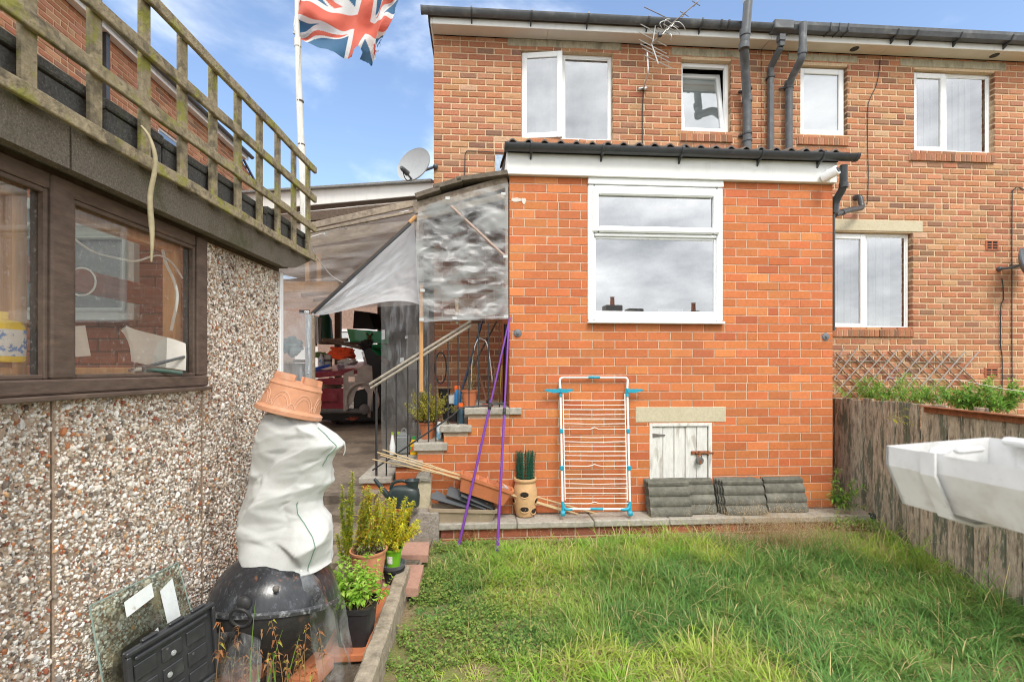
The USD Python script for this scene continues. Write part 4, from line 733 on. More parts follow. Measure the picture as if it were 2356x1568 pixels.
part(LH, 'verge_board', beam(LW.w(np.array([[11.43, -.03, LE + .0]]))[0], LW.w(np.array([[12.62, -.03, LE - .56]]))[0], .04, .05), M_BLACKPL)
dp = part(LH, 'downpipe', LW.box(7.08, 7.15, -.09, -.02, 3.2, LE + .05, .006), M_BLACKPL)
wn = part(LH, 'window', join(framebars(LW, 8.40, 9.05, 5.45, 5.92, .03, .09, .06) + [LW.box(8.36, 9.1, -.03, .03, 5.41, 5.449)]), M_UPVC); part(wn, 'pane', LW.quad(8.45, 9.0, .05, 5.5, 5.87), M_PANE); part(wn, 'room_lining', LW.box(8.3, 9.6, .4, .45, 5.4, 6.5, 0), M_ROOM)

# ------------------------------------------------------------------ flat-roofed building between the houses
OB = thing('flat_roof_building', 'low flat-roofed building with white fascia boards between the two houses', 'building', at(800, 700, 7.8))
a0, a1 = at(540, 447, 8.6), hpw(996, 420, NM + .72); b0, b1 = at(540, 487, 8.6), hpw(996, 446, NM + .72)
Mob = mat('render_wall', (.34, .29, .25), .9, var=.2)
part(OB, 'fascia', hull([p + q_ for p in (a0, a1, b0, b1) for q_ in (0 * Z, N * .03)]), M_FASCIA)
part(OB, 'felt_edge', beam(a0 + Z * .012 - N * .03, a1 + Z * .012 - N * .03, .10, .035), mat('roof_felt_edge', (.22, .22, .21), .95, bump=(90, .6, .005), var=.3))
for k, (dy, th) in enumerate(((8, 13), (24, 8))): part(OB, 'lower_board', hull([p + q_ for p in (at(600, 488 + dy, 8.5), at(600, 488 + dy + th, 8.5), hpw(960, 452 + dy, NM + .8), hpw(960, 452 + dy + th, NM + .8)) for q_ in (0 * Z, N * .03)]), M_FASCIA)
part(OB, 'roof', hull([a0 + N * .05, a1 + N * .05, a0 + N * 5, a1 + N * 5, a0 + N * 5 - Z * .1, a1 + N * 5 - Z * .1, a0 + N * .05 - Z * .1, a1 + N * .05 - Z * .1]), Mob)
# ------------------------------------------------------------------ building seen beyond the car port
BB = thing('brick_building', 'pale pink brick building seen through the open car port beyond the green panel', 'building', (-6, 19, 0))
part(BB, 'wall', bx((-12, 19, .3), (-1.5, 19.3, 5.2)), mat('far_brick', (.30, .20, .155), .9, var=.25, vscale=12))
wb = part(BB, 'window', join(framebars(Wall((1, 0, 0), (0, 1, 0), 18.93), -6.9, -5.3, 1.9, 3.2, 0, .08, .09)), M_UPVC); part(wb, 'pane', Wall((1, 0, 0), (0, 1, 0), 18.97).quad(-6.85, -5.35, 0, 1.95, 3.15), mat('far_glass', (.55, .58, .58), .2))
part(BB, 'door', bx((-8.6, 18.94, .5), (-7.7, 19, 2.5)), mat('far_door', (.65, .65, .63), .5))

# ------------------------------------------------------------------ lean-to and car port with plastic sheeting
M_OLDWOOD = mat('grey_timber', (.30, .24, .18), .85, bump=(50, .6, .004), var=.3, vscale=30, layers=[((.14, .10, .075), 9, .5, .7, .7), ((.48, .43, .36), 20, .6, .78, .5)])
M_DARKWOOD = mat('dark_timber', (.095, .065, .045), .8, bump=(50, .6, .004), var=.3, vscale=30)
LT = thing('lean_to', 'weathered timber lean-to with slabs of roofing beside the orange extension', 'lean-to', hw(-2.0, NE + .4, .6), A)
rA, rB, rC = hpw(1168, 404, NE + .03), hpw(952, 468, NE + .03), at(706, 522, 4.55)
dn = Z * -.09
part(LT, 'front_board', beam(rA - Z * .06, rB - Z * .05, .03, .11), M_OLDWOOD); part(LT, 'front_board', beam(rB - Z * .0, rC, .03, .06), M_OLDWOOD)
part(LT, 'lower_board', beam(rA - Z * .19, rB - Z * .15, .022, .06), M_OLDWOOD); part(LT, 'gutter_batten', beam(rB - Z * .085 - N * .02, rC - Z * .06 - N * .02, .03, .025), M_OLDWOOD)
M_SLATE = mat('lean_to_slab', (.125, .10, .075), .85, bump=(40, .6, .005), var=.3, vscale=20, layers=[((.27, .25, .21), 12, .55, .75, .5), ((.13, .12, .05), 6, .55, .8, .4)])
for x0, y0, x1, y1, k in ((956, 452, 1012, 434, 0), (998, 432, 1062, 414, 1), (1050, 414, 1168, 398, 2)):
    p, q_ = hpw(x0, y0, NE - .03), hpw(x1, y1, NE - .03); part(LT, 'roof_slab', beam(p + N * .4, q_ + N * .4, .86, .045), M_SLATE); part(LT, 'roof_slab', beam(p + N * 1.25 + Z * .01, q_ + N * 1.25 + Z * .012, .8, .04), M_SLATE)
M_UNDER = mat('under_roof', (.11, .075, .055), .9, var=.3, vscale=8); M_CPR = mat('car_port_sheet', (.60, .55, .48), .8, var=.3, vscale=8, trans=.75)
part(LT, 'roof_deck', hull([p + N * a + Z * b for p in (rA, rB) for a, b in ((.02, -.02), (.02, -.035), (1.6, .1), (1.6, .08))]), M_UNDER)
for f in (.05, .5, .97): p = rA * f + rB * (1 - f) - Z * .05; part(LT, 'rafter', beam(p + N * .05, p + N * 1.55 + Z * .05, .05, .08), M_OLDWOOD)
def vpost(x, y0, y1, n, w, mt, name='post', node=None, dp=.04):
    p = hp(x, (y0 + y1) / 2, n); zt, zb = hp(x, y0, n)[2], hp(x, y1, n)[2]; m = cbx((p[0] - w / 2, n, zb), (p[0] + w / 2, n + dp, zt), .003); return part(node or LT, name, (hw(m[0][:, :1], m[0][:, 1:2], m[0][:, 2:]), m[1]), mt)
vpost(969, 470, 655, NE + .03, .045, M_DARKWOOD); vpost(969, 655, 902, NE + .02, .035, M_PINE, 'pine_post'); vpost(1051, 678, 745, NE - .02, .03, M_OLDWOOD, 'batten'); vpost(1166, 420, 730, NE + .01, .03, M_OLDWOOD, 'wall_batten')
vpost(991, 735, 1000, NE + .65, .075, mat('brown_post', (.13, .09, .075), .8, var=.2))
part(LT, 'brace', beam(hpw(1038, 476, NE + .03), hpw(1163, 592, NE + .03), .02, .085, up=N), mat('pinkish_batten', (.42, .31, .26), .8, bump=(40, .4, .003), var=.2))
CP = thing('car_port', 'dark timber car port over the driveway with a plastic-sheeted front', 'car port', (-3.6, 8, DRV))
cr = [at(640, 520, 6.2), hpw(985, 462, NM - .05)]
part(CP, 'roof', hull([p + q_ for p in (cr[0] - Z * .02, cr[1] + Z * .0) for q_ in (0 * Z, Z * .03, N * 7 + Z * .1, N * 7 + Z * .13)] + [at(640, 520, 6.2) - np.array((2.2, 0, .1))]), M_CPR)  # mostly hidden roof: shades the car port while its sheet lets some light through
for k in range(9): part(CP, 'purlin', beam(cr[0] - np.array((1.6, 0, .12)) + N * (.3 + k * .8), cr[1] - Z * .08 + N * (.3 + k * .8), .05, .09), mat('purlin_wood', (.20, .11, .07), .85))
part(CP, 'front_beam', beam(cr[0] - np.array((1.5, 0, .06)), cr[1] - Z * .06, .05, .12), M_DARKWOOD)
for x, y, w in ((778, 12.5, .14),): p = at(x, 900, y); part(CP, 'post', bx((p[0] - w / 2, p[1] - w / 2, DRV - .1), (p[0] + w / 2, p[1] + w / 2, 3.4)), M_DARKWOOD)
p0, p1 = at(560, 660, 6.0), at(778, 660, 6.0); part(CP, 'cross_rail', beam(p0, p1, .04, .13), M_PINE)
for x in (708, 734): part(CP, 'stud', beam(at(x, 585, 6.05), at(x, 655, 6.05), .05, .04, up=N), M_PINE)
p0, p1 = at(745, 780, 9.2), at(830, 800, 9.0); part(CP, 'low_rail', beam(p0, p1, .05, .06), M_DARKWOOD)

def pxgrid(rows, nu, nv): return surf([[hpw(x, y, n) for x, y, n in row] for row in rows], nu, nv)
def crinkle(P, nrm, amp, sc, seed, pin=True):
    m, n = P.shape[:2]; u, v = np.meshgrid(np.linspace(0, 1, m), np.linspace(0, 1, n), indexing='ij'); q_ = np.stack([u * sc[0], v * sc[1], 0 * u], -1)
    f = fbm(q_ + 1.3 * fbm(q_ * .7, 2, seed + 9)[..., None], 3, seed) - .5
    rid = np.abs(fbm(q_ * 1.6 + 7, 2, seed + 4) - .5); e = np.minimum(1, 8 * np.minimum(np.minimum(u, 1 - u), np.minimum(v, 1 - v))) if pin else 1
    return P + (amp * (f * 1.3 + rid) * e)[..., None] * nrm
M_PVC = film('clear_pvc', .48, (.43, .44, .43), .015, .40, .4, wrinkle=(2.6, .41, .60, .42), stretch=(1.1, 1.1, 2.7))
M_SMOKE = film('smoky_sheet', .38, (.22, .18, .15), .015, .42, .5, bump=(4, .3, .05), stretch=(1, 1, 2.5), wrinkle=(3, .4, .65, .15))
M_MILK = film('milky_sheet', .06, (.80, .82, .84), .02, .40, .55, bump=(4, .25, .05), stretch=(1, 1, 1), wrinkle=(3.5, .4, .7, .08))
M_GREYF = film('grey_film', .60, (.30, .29, .27), .03, .25, .5, bump=(4, .3, .05), stretch=(2, 2, .7), wrinkle=(2.5, .4, .65, .22))
M_CLEARF = film('clear_film', .68, (.62, .64, .64), .06, .1, .5, wrinkle=(4, .4, .65, .16), stretch=(1, 1, .8))
P = pxgrid([[(963, 478, NE), (1030, 456, NE - .01), (1100, 436, NE - .01), (1169, 420, NE)], [(957, 560, NE - .03), (1030, 555, NE - .02), (1100, 550, NE - .03), (1169, 548, NE)], [(960, 650, NE - .03), (1030, 650, NE - .04), (1100, 650, NE - .02), (1169, 645, NE)], [(968, 742, NE - .02), (1030, 738, NE - .04), (1100, 736, NE - .03), (1170, 733, NE - .01)]], 130, 90)
PV = solo('plastic_sheet', gridmesh(crinkle(P, N, .085, (7.0, 3.0), 3)), M_PVC, 'crinkled clear plastic sheet hanging between the lean-to roof and handrail', 'plastic sheet', smooth=True)
Mtape = mat('white_tape', (.50, .51, .50), .6)
for x, y in ((1030, 456), (1158, 446), (1163, 590), (1164, 728), (972, 668), (970, 735), (1046, 732)): p = hp(x, y, NE - .045); m = cbx((p[0] - .022, NE - .05, p[2] - .014), (p[0] + .022, NE - .044, p[2] + .014), .002); part(PV, 'fixing_patch', (hw(m[0][:, :1], m[0][:, 1:2], m[0][:, 2:]), m[1]), Mtape)
part(PV, 'taped_hem', beam(hpw(972, 738, NE - .05), hpw(1166, 728, NE - .04), .006, .02, up=N), M_CLEARF)
n_ = 5.9
P = pxgrid([[(640, 540, n_), (760, 512, n_), (860, 492, n_), (965, 470, n_ - .3)], [(640, 600, n_), (760, 580, n_ + .05), (860, 560, n_), (965, 550, n_ - .3)], [(640, 650, n_), (760, 640, n_ + .03), (860, 630, n_), (965, 620, n_ - .3)], [(640, 712, n_), (760, 708, n_), (860, 706, n_), (965, 700, n_ - .3)]], 70, 70)
solo('plastic_sheet', gridmesh(crinkle(P, N, .10, (4, 2), 12)), M_SMOKE, 'brown smoky plastic sheet across the upper front of the car port', 'plastic sheet', smooth=True)
P = pxgrid([[(953, 512, 4.74), (880, 578, 4.72), (800, 648, 4.70), (716, 723, 4.68)], [(958, 580, 4.80), (890, 620, 4.78), (805, 675, 4.74), (718, 724, 4.68)], [(962, 640, 4.80), (895, 655, 4.84), (815, 692, 4.76), (722, 725, 4.68)], [(964, 700, 4.78), (885, 694, 4.80), (800, 712, 4.74), (735, 724, 4.68)]], 60, 60)
solo('plastic_sheet', gridmesh(crinkle(P, N, .05, (5, 4), 21)), M_MILK, 'milky white triangular sheet slung below the sloping pole', 'plastic sheet', smooth=True)
P = pxgrid([[(876, 688, 5.35), (930, 690, 5.3), (985, 684, 5.2)], [(877, 800, 5.35), (930, 800, 5.28), (988, 800, 5.2)], [(877, 920, 5.33), (930, 925, 5.3), (985, 920, 5.2)], [(878, 1046, 5.35), (930, 1030, 5.3), (984, 1020, 5.2)]], 60, 30)
GS = solo('plastic_sheet', gridmesh(crinkle(P, N, .07, (4, 6), 31)), M_GREYF, 'grey see-through plastic strip hanging behind the stair handrail', 'plastic sheet', smooth=True)
for x, y, w, h in ((882, 770, .035, .11), (925, 828, .04, .05), (935, 776, .03, .03)): p = hp(x, y, 5.24); part(GS, 'repair_patch', hull([hw(p[0] + a, 5.24 + e, p[2] + b) for a, b in ((-w / 2, -h / 2), (w / 2, -h / 2 + .01), (w / 2, h / 2), (-w / 2, h / 2)) for e in (0, .002)]), Mtape)
P = pxgrid([[(642, 712, 4.62), (680, 716, 4.6), (712, 720, 4.6)], [(642, 790, 4.6), (680, 790, 4.62), (712, 790, 4.6)], [(642, 900, 4.62), (680, 900, 4.58), (712, 900, 4.6)]], 24, 20)
solo('plastic_sheet', gridmesh(crinkle(P, N, .03, (3, 3), 41)), M_CLEARF, 'clear plastic sheet between the garage corner and the galvanised post', 'plastic sheet', smooth=True)
pl = thing('sloping_pole', 'dark sloping pole holding the edge of the milky plastic sheet', 'pole', at(714, 722, 4.55))
part(pl, 'pole', tube([hpw(953, 503, NE + .02), at(716, 721, 4.58)], .014, 8), M_DARKWOOD, smooth=40); part(pl, 'clamp_strip', beam(hpw(945, 514, NE - .005), at(722, 720, 4.56), .02, .022, up=N), M_BLACKPL); part(pl, 'pine_end', tube([hpw(956, 498, NE + .0), hpw(942, 512, NE)], .019, 8), M_PINE, smooth=40)
gp = thing('galvanised_post', 'short grey galvanised post at the left end of the sloping pole', 'post', at(711, 1000, 4.5))
q_ = at(711, 724, 4.5); part(gp, 'channel', join([bx((q_[0] - .032, 4.49, .3), (q_[0] + .028, 4.496, q_[2])), bx((q_[0] + .022, 4.497, .3), (q_[0] + .028, 4.54, q_[2])), bx((q_[0] - .032, 4.497, .3), (q_[0] - .026, 4.54, q_[2]))]), M_GALV)
part(gp, 'timber_insert', bx((q_[0] + .029, 4.495, .3), (q_[0] + .045, 4.535, q_[2] - .01)), M_OLDWOOD)
for y in (800, 858): part(gp, 'bolt_head', ball(at(709, y, 4.487), .008, 1), M_GALV, smooth=True)
cb = [(712, 552, 4.5), (735, 600, 4.9), (770, 640, 5.2), (808, 655, 5.4), (860, 660, 5.5)]
solo('washing_line', tube(curve([at(*c) for c in cb], 24), .006, 6), mat('white_cord', (.72, .71, .68), .7), 'white washing line drooping from the garage corner across the car port', 'washing line', smooth=True)
cb = [(715, 545, 4.5), (800, 520, 4.6), (880, 500, 4.6), (940, 484, 4.6)]
LG = thing('light_string', 'string of small clear bulbs along the lean-to front edge', 'string lights', at(800, 520, 4.6))
cc = curve([at(*c) for c in cb], 24); part(LG, 'wire', tube(cc, .004, 5), mat('white_cord'), smooth=True)
for k in (3, 8, 13, 18, 22): part(LG, 'bulb', ball(cc[k] - Z * .015, .011, 1), Mtape, smooth=True)

# handrail of the side steps
nr = NE + .05; HRL = thing('handrail', 'handrail of two weathered bars with thin iron balusters up the side steps', 'handrail', hpw(866, 1085, nr), A)
M_RAIL = mat('rail_steel', (.33, .29, .23), .6, var=.25, vscale=30, layers=[((.16, .12, .09), 14, .5, .7, .6)])
ra0, ra1 = hpw(850, 884, nr), hpw(1084, 738, nr); rb0, rb1 = hpw(853, 893, nr - .015), hpw(1084, 748, nr - .015)
part(HRL, 'top_bar', tube([ra0, ra1], .014, 10), M_RAIL, smooth=40); part(HRL, 'top_bar', tube([rb0, rb1], .013, 10), M_RAIL, smooth=40)
base_tops = tops[::-1]
for k, x in enumerate((866, 889, 912, 938, 961, 986, 1003, 1031, 1054, 1079, 1101, 1124, 1149)):
    ytop = 890 + (740 - 890) * (x - 850) / 234 if x < 1082 else 742
    u_ = hp(x, ytop, nr); zb = max([t[3] for t in tops if t[0] - .02 < u_[0]] or [DRV])
    part(HRL, 'baluster', tube([hw(u_[0], nr, zb - .01), hw(u_[0], nr, u_[2])], .0065 if k else .012, 6), M_BLACKIRON, smooth=40)
part(HRL, 'lower_bar', tube([hpw(857, 1081, nr - .02), hpw(1043, 954, nr - .02), hpw(1060, 938, nr - .02), hpw(1168, 926, nr - .02)], .009, 6), M_BLACKIRON, smooth=40)

# ------------------------------------------------------------------ stripped car and clutter in the car port
YC = 10.4
M_CARG = mat('primer_grey', (.38, .33, .29), .65, bump=(20, .3, .01), var=.2, vscale=6, layers=[((.15, .08, .06), 4, .5, .7, .6)]); M_CARR = mat('car_red', (.24, .022, .035), .3, coat=.4, var=.1, layers=[((.22, .13, .11), 3, .6, .75, .6)]); M_CARK = mat('car_black', (.012, .012, .013), .3, coat=.3)
CAR = thing('stripped_car', 'stripped dark red car body with bare grey wing and no wheels in the car port', 'car', at(800, 960, YC))
CARW = Wall(unit((1, .35, 0)), unit((-.35, 1, 0)), YC * .94, (0, 0, 0))
def cpt(x, y, d=0.0): s, z = CARW.sz(x, y, d); return (s, z)
def cslab(pts, d0, d1): return CARW.slab(Polygon([cpt(x, y, d0) for x, y in pts]), d0, d1)
wing = Polygon([cpt(x, y) for x, y in ((793, 858), (845, 838), (856, 842), (858, 885), (852, 960), (846, 958), (846, 905), (838, 892), (826, 890), (818, 902), (812, 925), (795, 945), (790, 944), (790, 862))])
for hx, hy in ((818, 856), (806, 872), (812, 872)): s, z = cpt(hx, hy); wing = wing.difference(sbox(s - .035, z - .05, s + .035, z + .05))
part(CAR, 'wing', CARW.slab(wing, .0, .03), M_CARG); a_ = np.linspace(-.4, 3.6, 22); c_ = np.array(cpt(833, 922)); pts = [CARW.w(np.array([[c_[0] + .30 * math.cos(t), -.02, c_[1] + .36 * math.sin(t)]]))[0] for t in a_]
part(CAR, 'wheel_arch', tube(pts, .035, 8), M_CARG, smooth=True); part(CAR, 'arch_lining', cslab(((812, 900), (845, 892), (850, 950), (815, 950)), .12, .2), M_CARK)
part(CAR, 'rear_panel', cslab(((718, 894), (790, 893), (790, 944), (718, 945)), .03, .1), M_CARR); part(CAR, 'bumper', cslab(((716, 905), (776, 904), (776, 922), (716, 924)), -.04, .029), M_CARR); part(CAR, 'boot_edge', cslab(((718, 872), (792, 868), (792, 884), (718, 884)), .04, .3), M_CARR)
part(CAR, 'boot_floor', hull([CARW.w(np.array([[*cpt(x, y, d)[:1], d, cpt(x, y, d)[1]]]))[0] for x, y, d in ((715, 858, .1), (845, 846, .1), (715, 846, 1.4), (860, 828, 1.4), (715, 870, .1), (845, 858, .1))]), M_CARR)
part(CAR, 'body_side', cslab(((836, 806), (850, 800), (880, 830), (905, 850), (905, 962), (858, 965), (858, 880), (845, 838)), .2, 1.4), M_CARK)
part(CAR, 'underside', cslab(((720, 945), (890, 945), (890, 968), (740, 966)), .3, 1.5), M_CARK)
part(CAR, 'axle', tube([CARW.w(np.array([[cpt(x, 945)[0], .05, cpt(x, 945)[1]]]))[0] for x in (735, 850)], .05, 8), M_IRON, smooth=True); part(CAR, 'hub', CARW.mesh(lathe([(0, 0), (.10, 0), (.10, .05), (.05, .08), (0, .08)], 14, (0, 0, 0), frame((cpt(838, 940)[0], -.05, cpt(838, 940)[1]), (1, 0, 0), (0, 0, 1), (0, -1, 0)))), M_IRON, smooth=40)
part(CAR, 'exhaust', tube([at(738, 948, YC - .3), at(752, 945, YC + .3)], .06, 10), M_GALV, smooth=True); part(CAR, 'headlamp_bowl', ball(at(868, 835, YC + .1), .22, 2, (1.2, .6, .8)), mat('chrome', (.6, .6, .6), .15, metal=1.0), smooth=True)
def lump(name, px, Y, col, label, cat, seed=1, scale=(1, .7, .5), amp=.5, mt=None):
    x, y, w = px; c = at(x, y, Y); r = w / F * Y / 2; v, f = ball((0, 0, 0), 1, 3); k = 1 + amp * (fbm(v * 2.2 + seed * 3, 3, seed) - .5) + .22 * np.sin(9 * fbm(v * 1.5 + seed, 2, seed + 3))
    return solo(name, (v * k[:, None] * r * np.array(scale) + c, f), mt or mat(name + '_cloth_%d' % seed, col, .85, sheen=.2, var=.15), label, cat, smooth=True)
lump('orange_cloth', (787, 812, 62), YC - .6, (.85, .10, .02), 'bright orange cloth heaped on the stripped car', 'cloth', 1, (1, .6, .55))
lump('grey_rag', (760, 882, 60), YC - .75, (.40, .36, .31), 'grey rag draped over the back edge of the stripped car', 'rag', 2, (1, .3, .45))
lump('white_bag', (800, 832, 44), YC - .7, (.60, .58, .54), 'pale bag below the orange cloth on the stripped car', 'bag', 3, (1, .6, .38))
lump('teal_bag', (674, 795, 50), 7.1, (.07, .115, .125), 'dark teal bag behind the clear sheet by the garage corner', 'bag', 4, (1, .5, .95), .5)
chest = thing('dark_chest', 'dark brown chest under the teal bag behind the clear sheet', 'chest', at(676, 900, 7.1)); part(chest, 'body', bx(at(640, 835, 7.0), at(708, 990, 7.5)), M_DARKWOOD); part(chest, 'lid', bx(at(638, 826, 6.97), at(709, 834, 7.5)), M_OLDWOOD)
lump('orange_dish', (812, 962, 30), 9.6, (.45, .10, .04), 'rust-orange lump on the driveway under the stripped car', 'debris', 5, (1, .8, .35))
lump('parts_heap', (775, 955, 50), 9.9, (.10, .085, .07), 'small heap of rusty parts on the driveway below the car', 'parts', 6, (1, .8, .6), .9)
tb = thing('blue_tray', 'blue plastic tray on the stripped car beside the bottle', 'tray', at(742, 845, YC - .8)); part(tb, 'base', hull([at(x, y, d) for x, y in ((723, 848), (758, 840), (760, 843), (725, 853)) for d in (YC - .9, YC - .7)]), mat('blue_plastic', (.015, .08, .42), .4)); part(tb, 'rim', beam(at(723, 847, YC - .92), at(759, 838, YC - .92), .02, .03), mat('blue_plastic'))
bo = thing('spray_bottle', 'clear bottle with blue label on the stripped car', 'bottle', at(739, 842, YC - .8)); q_ = at(739, 842, YC - .8); part(bo, 'body', lathe([(0, 0), (.055, 0), (.055, .16), (.02, .22), (.02, .25), (0, .25)], 14, q_), mat('pale_plastic', (.55, .57, .60), .35), smooth=40); part(bo, 'label', lathe([(.056, .05), (.057, .05), (.057, .13), (.056, .13)], 14, q_), mat('blue_label'), smooth=40)
tb = thing('parts_tin', 'pale metal tin on the stripped car right of the bottle', 'tin', at(755, 843, YC - .7)); q_ = at(755, 843, YC - .7); part(tb, 'body', lathe([(0, 0), (.075, 0), (.075, .24), (0, .24)], 16, q_), mat('pale_tin', (.48, .46, .41), .5), smooth=40); part(tb, 'band', lathe([(.076, .10), (.078, .10), (.078, .15), (.076, .15)], 16, q_), M_DARK, smooth=40)
for k, (a, b, t) in enumerate((((735, 788), (836, 790), 'lowest of the timber lengths lying across the car behind the orange cloth'), ((728, 783), (800, 781), 'pale upper timber length lying across the car behind the orange cloth'))): solo('timber_length', beam(at(*a, YC + .3), at(*b, YC + .2), .08, .07), M_OLDWOOD if k else M_DARKWOOD, t, 'timber')
M_GREEN = mat('green_paint', (.008, .42, .13), .28, coat=.5, var=.05)
gpn = thing('green_car_panel', 'glossy green car body panel with a rusty cross emblem in the car port', 'car panel', at(850, 840, 11))
part(gpn, 'upper_panel', hull([at(x, y, Yq) for x, y in ((798, 756), (894, 763), (894, 790), (806, 788)) for Yq in (11.0, 11.1)]), M_GREEN); part(gpn, 'lower_panel', hull([at(x, y, Yq) for x, y in ((830, 794), (894, 800), (894, 850), (868, 838), (842, 806)) for Yq in (11.05, 11.15)]), M_GREEN); part(gpn, 'shelf', hull([at(x, y, Yq) for x, y, Yq in ((806, 789, 10.95), (892, 793, 10.95), (812, 792, 10.6), (892, 800, 10.6))]+[at(806, 791, 10.95)]), M_GREEN)
part(gpn, 'flare', tube(curve([at(x, y, 10.95) for x, y in ((838, 800), (862, 806), (878, 825), (884, 848))], 14), .05, 8), M_GREEN, smooth=True)
part(gpn, 'emblem', join([beam(at(843, 766, 10.96), at(857, 785, 10.96), .02, .05, up=(0, 1, 0)), beam(at(857, 766, 10.955), at(843, 785, 10.955), .02, .05, up=(0, 1, 0))]), M_RUST)
solo('car_seat', rough(hull([at(x, y, Yq) for x, y, Yq in ((812, 755, 11.0), (862, 758, 11.0), (815, 714, 11.1), (848, 718, 11.1), (880, 756, 11.5), (872, 722, 11.5))]), .0, 1), mat('black_vinyl', (.014, .014, .015), .6), 'black upholstered seat back standing above the green car panel', 'car seat')  # the back of a car seat
solo('green_drum', lathe([(0, 0), (.2, 0), (.16, .5), (.05, .75), (0, .75)], 14, at(747, 783, 11.5)), mat('dark_green', (.01, .06, .025), .5), 'dark green pointed object behind the timber lengths in the car port', 'object', smooth=40)

# ------------------------------------------------------------------ houses behind the viewer, mirrored in the windows
def mirrored(px, py, yb): # where the sight line through (px, py), thrown back by the big window, crosses y = yb
    d = ray(px, py); t = NE / (d @ N); p = O + t * d; r_ = d - 2 * (d @ N) * N; return p + r_ * (yb - p[1]) / r_[1]
yb = -24.0; TH = thing('terraced_house', 'stone terrace with chimneys mirrored along the foot of the big extension window', 'house', (9, yb, 0)); rz = mirrored(1500, 722, yb)[2]
M_FARW = mat('far_stone', (.17, .14, .11), .9, var=.25, vscale=4); part(TH, 'wall', bx((-14, yb, 0), (30, yb - 7, rz - 2.0)), M_FARW)
part(TH, 'roof', (np.array([(-14, yb + .3, rz - 2.05), (30, yb + .3, rz - 2.05), (-14, yb - 3.5, rz), (30, yb - 3.5, rz), (-14, yb - 7.3, rz - 2.05), (30, yb - 7.3, rz - 2.05)]), np.array([(0, 1, 3), (0, 3, 2), (2, 3, 5), (2, 5, 4), (0, 2, 4), (1, 5, 3)])), mat('slate_roof', (.10, .105, .11), .7, var=.2, vscale=6))
for x0, x1, y0, y1, ph in ((1390, 1428, 722, 703, 1), (1442, 1476, 724, 711, 0), (1588, 1604, 724, 716, 1), (1540, 1546, 724, 718, 0)):
    a, b = mirrored(x0, y0, yb - 3.4), mirrored(x1, y1, yb - 3.4); ch = part(TH, 'chimney', cbx((a[0], yb - 3.9, rz - .6), (b[0], yb - 2.9, b[2]), .05), M_FARW)
    if ph: m_ = (a[0] + b[0]) / 2; part(ch, 'chimney_pot', lathe([(.0, 0), (.22, 0), (.18, .1), (.16, .62), (.20, .68), (.0, .68)], 12, (m_, yb - 3.4, b[2])), M_TERRA_V, smooth=40)

ds = thing('dark_backdrop', 'dark grey-brown shed with a pale door panel, added behind the grey plastic strip', 'backdrop', at(940, 960, 11.8)); part(ds, 'wall', bx(at(868, 560, 11.8), at(1010, 975, 12.1)), mat('backdrop_grey', (.12, .105, .095), .85, var=.3, vscale=6)); part(ds, 'door_panel', bx(at(936, 770, 11.76), at(964, 850, 11.79)), mat('pale_panel', (.50, .48, .46), .7)); part(ds, 'gap', bx(at(898, 770, 11.77), at(903, 960, 11.79)), M_DARK); part(ds, 'gap', bx(at(966, 760, 11.77), at(985, 960, 11.79)), M_DARK)  # added dark backdrop, covers the brick building behind the plastic strip

p_ = at(702, 717, 4.535); ey = thing('eyelet_strip', 'small black strip with two white eyelets where the sloping pole meets the galvanised post', 'strip', p_); part(ey, 'strip', bx(p_ + (-.055, -.004, -.018), p_ + (.045, .004, .018)), M_BLACKPL)
for dx in (.008, .030): part(ey, 'eyelet', xf(lathe([(.006, 0), (.012, 0), (.012, .003), (.006, .003), (.006, 0)], 14), frame(p_ + (dx, -.0045, 0), (1, 0, 0), (0, 0, 1), (0, -1, 0))), M_UPVC)

for k, (a, b) in enumerate((((722, 726), (726, 795)), ((729, 728), (731, 790)), ((738, 730), (736, 788)))): solo('metal_rod', tube([at(*a, 9.3), at(*b, 9.3)], .028, 6), (M_DARKWOOD, M_GALV, M_IRON)[k], ('dark upright rod closest to the galvanised post inside the car port', 'bright upright rod between two dark ones inside the car port', 'rusty upright rod right of the bright one inside the car port')[k], 'rod', smooth=40)
c = at(862, 935, 10.9); ty = thing('spare_wheel', 'black tyre standing in shadow behind the grey car wing', 'wheel', c - Z * .33); TM_ = frame(c, unit((.3, 1, 0)), Z, unit((1, -.3, 0))); part(ty, 'tyre', xf(lathe([(.18, -.09), (.30, -.09), (.34, -.06), (.34, .06), (.30, .09), (.18, .09)], 26), TM_), M_CARK, smooth=40); part(ty, 'rim', xf(lathe([(0, .04), (.10, .05), (.17, .08), (.18, .085)], 20), TM_), M_GALV, smooth=40)
lump('green_cloth', (733, 816, 40), YC - .5, (.12, .20, .06), 'mossy green cloth behind the clear bottle on the stripped car', 'cloth', 8, (1, .6, .4)); lump('silver_tool', (790, 838, 30), YC - .85, (.45, .45, .44), 'small silver tool below the orange cloth on the stripped car', 'tool', 9, (1, .5, .25)); lump('card_sheet', (842, 795, 30), YC - .2, (.02, .02, .022), 'black plastic sheet crumpled between orange cloth and green panel', 'sheet', 10, (1, .6, 1.0))
solo('red_tray', hull([at(x, y, d) for x, y in ((770, 852), (812, 846), (815, 850), (772, 857)) for d in (YC - .95, YC - .7)]), mat('red_paint', (.42, .05, .02), .4), 'flat red tray at the edge of the stripped car below the pale bag', 'tray')

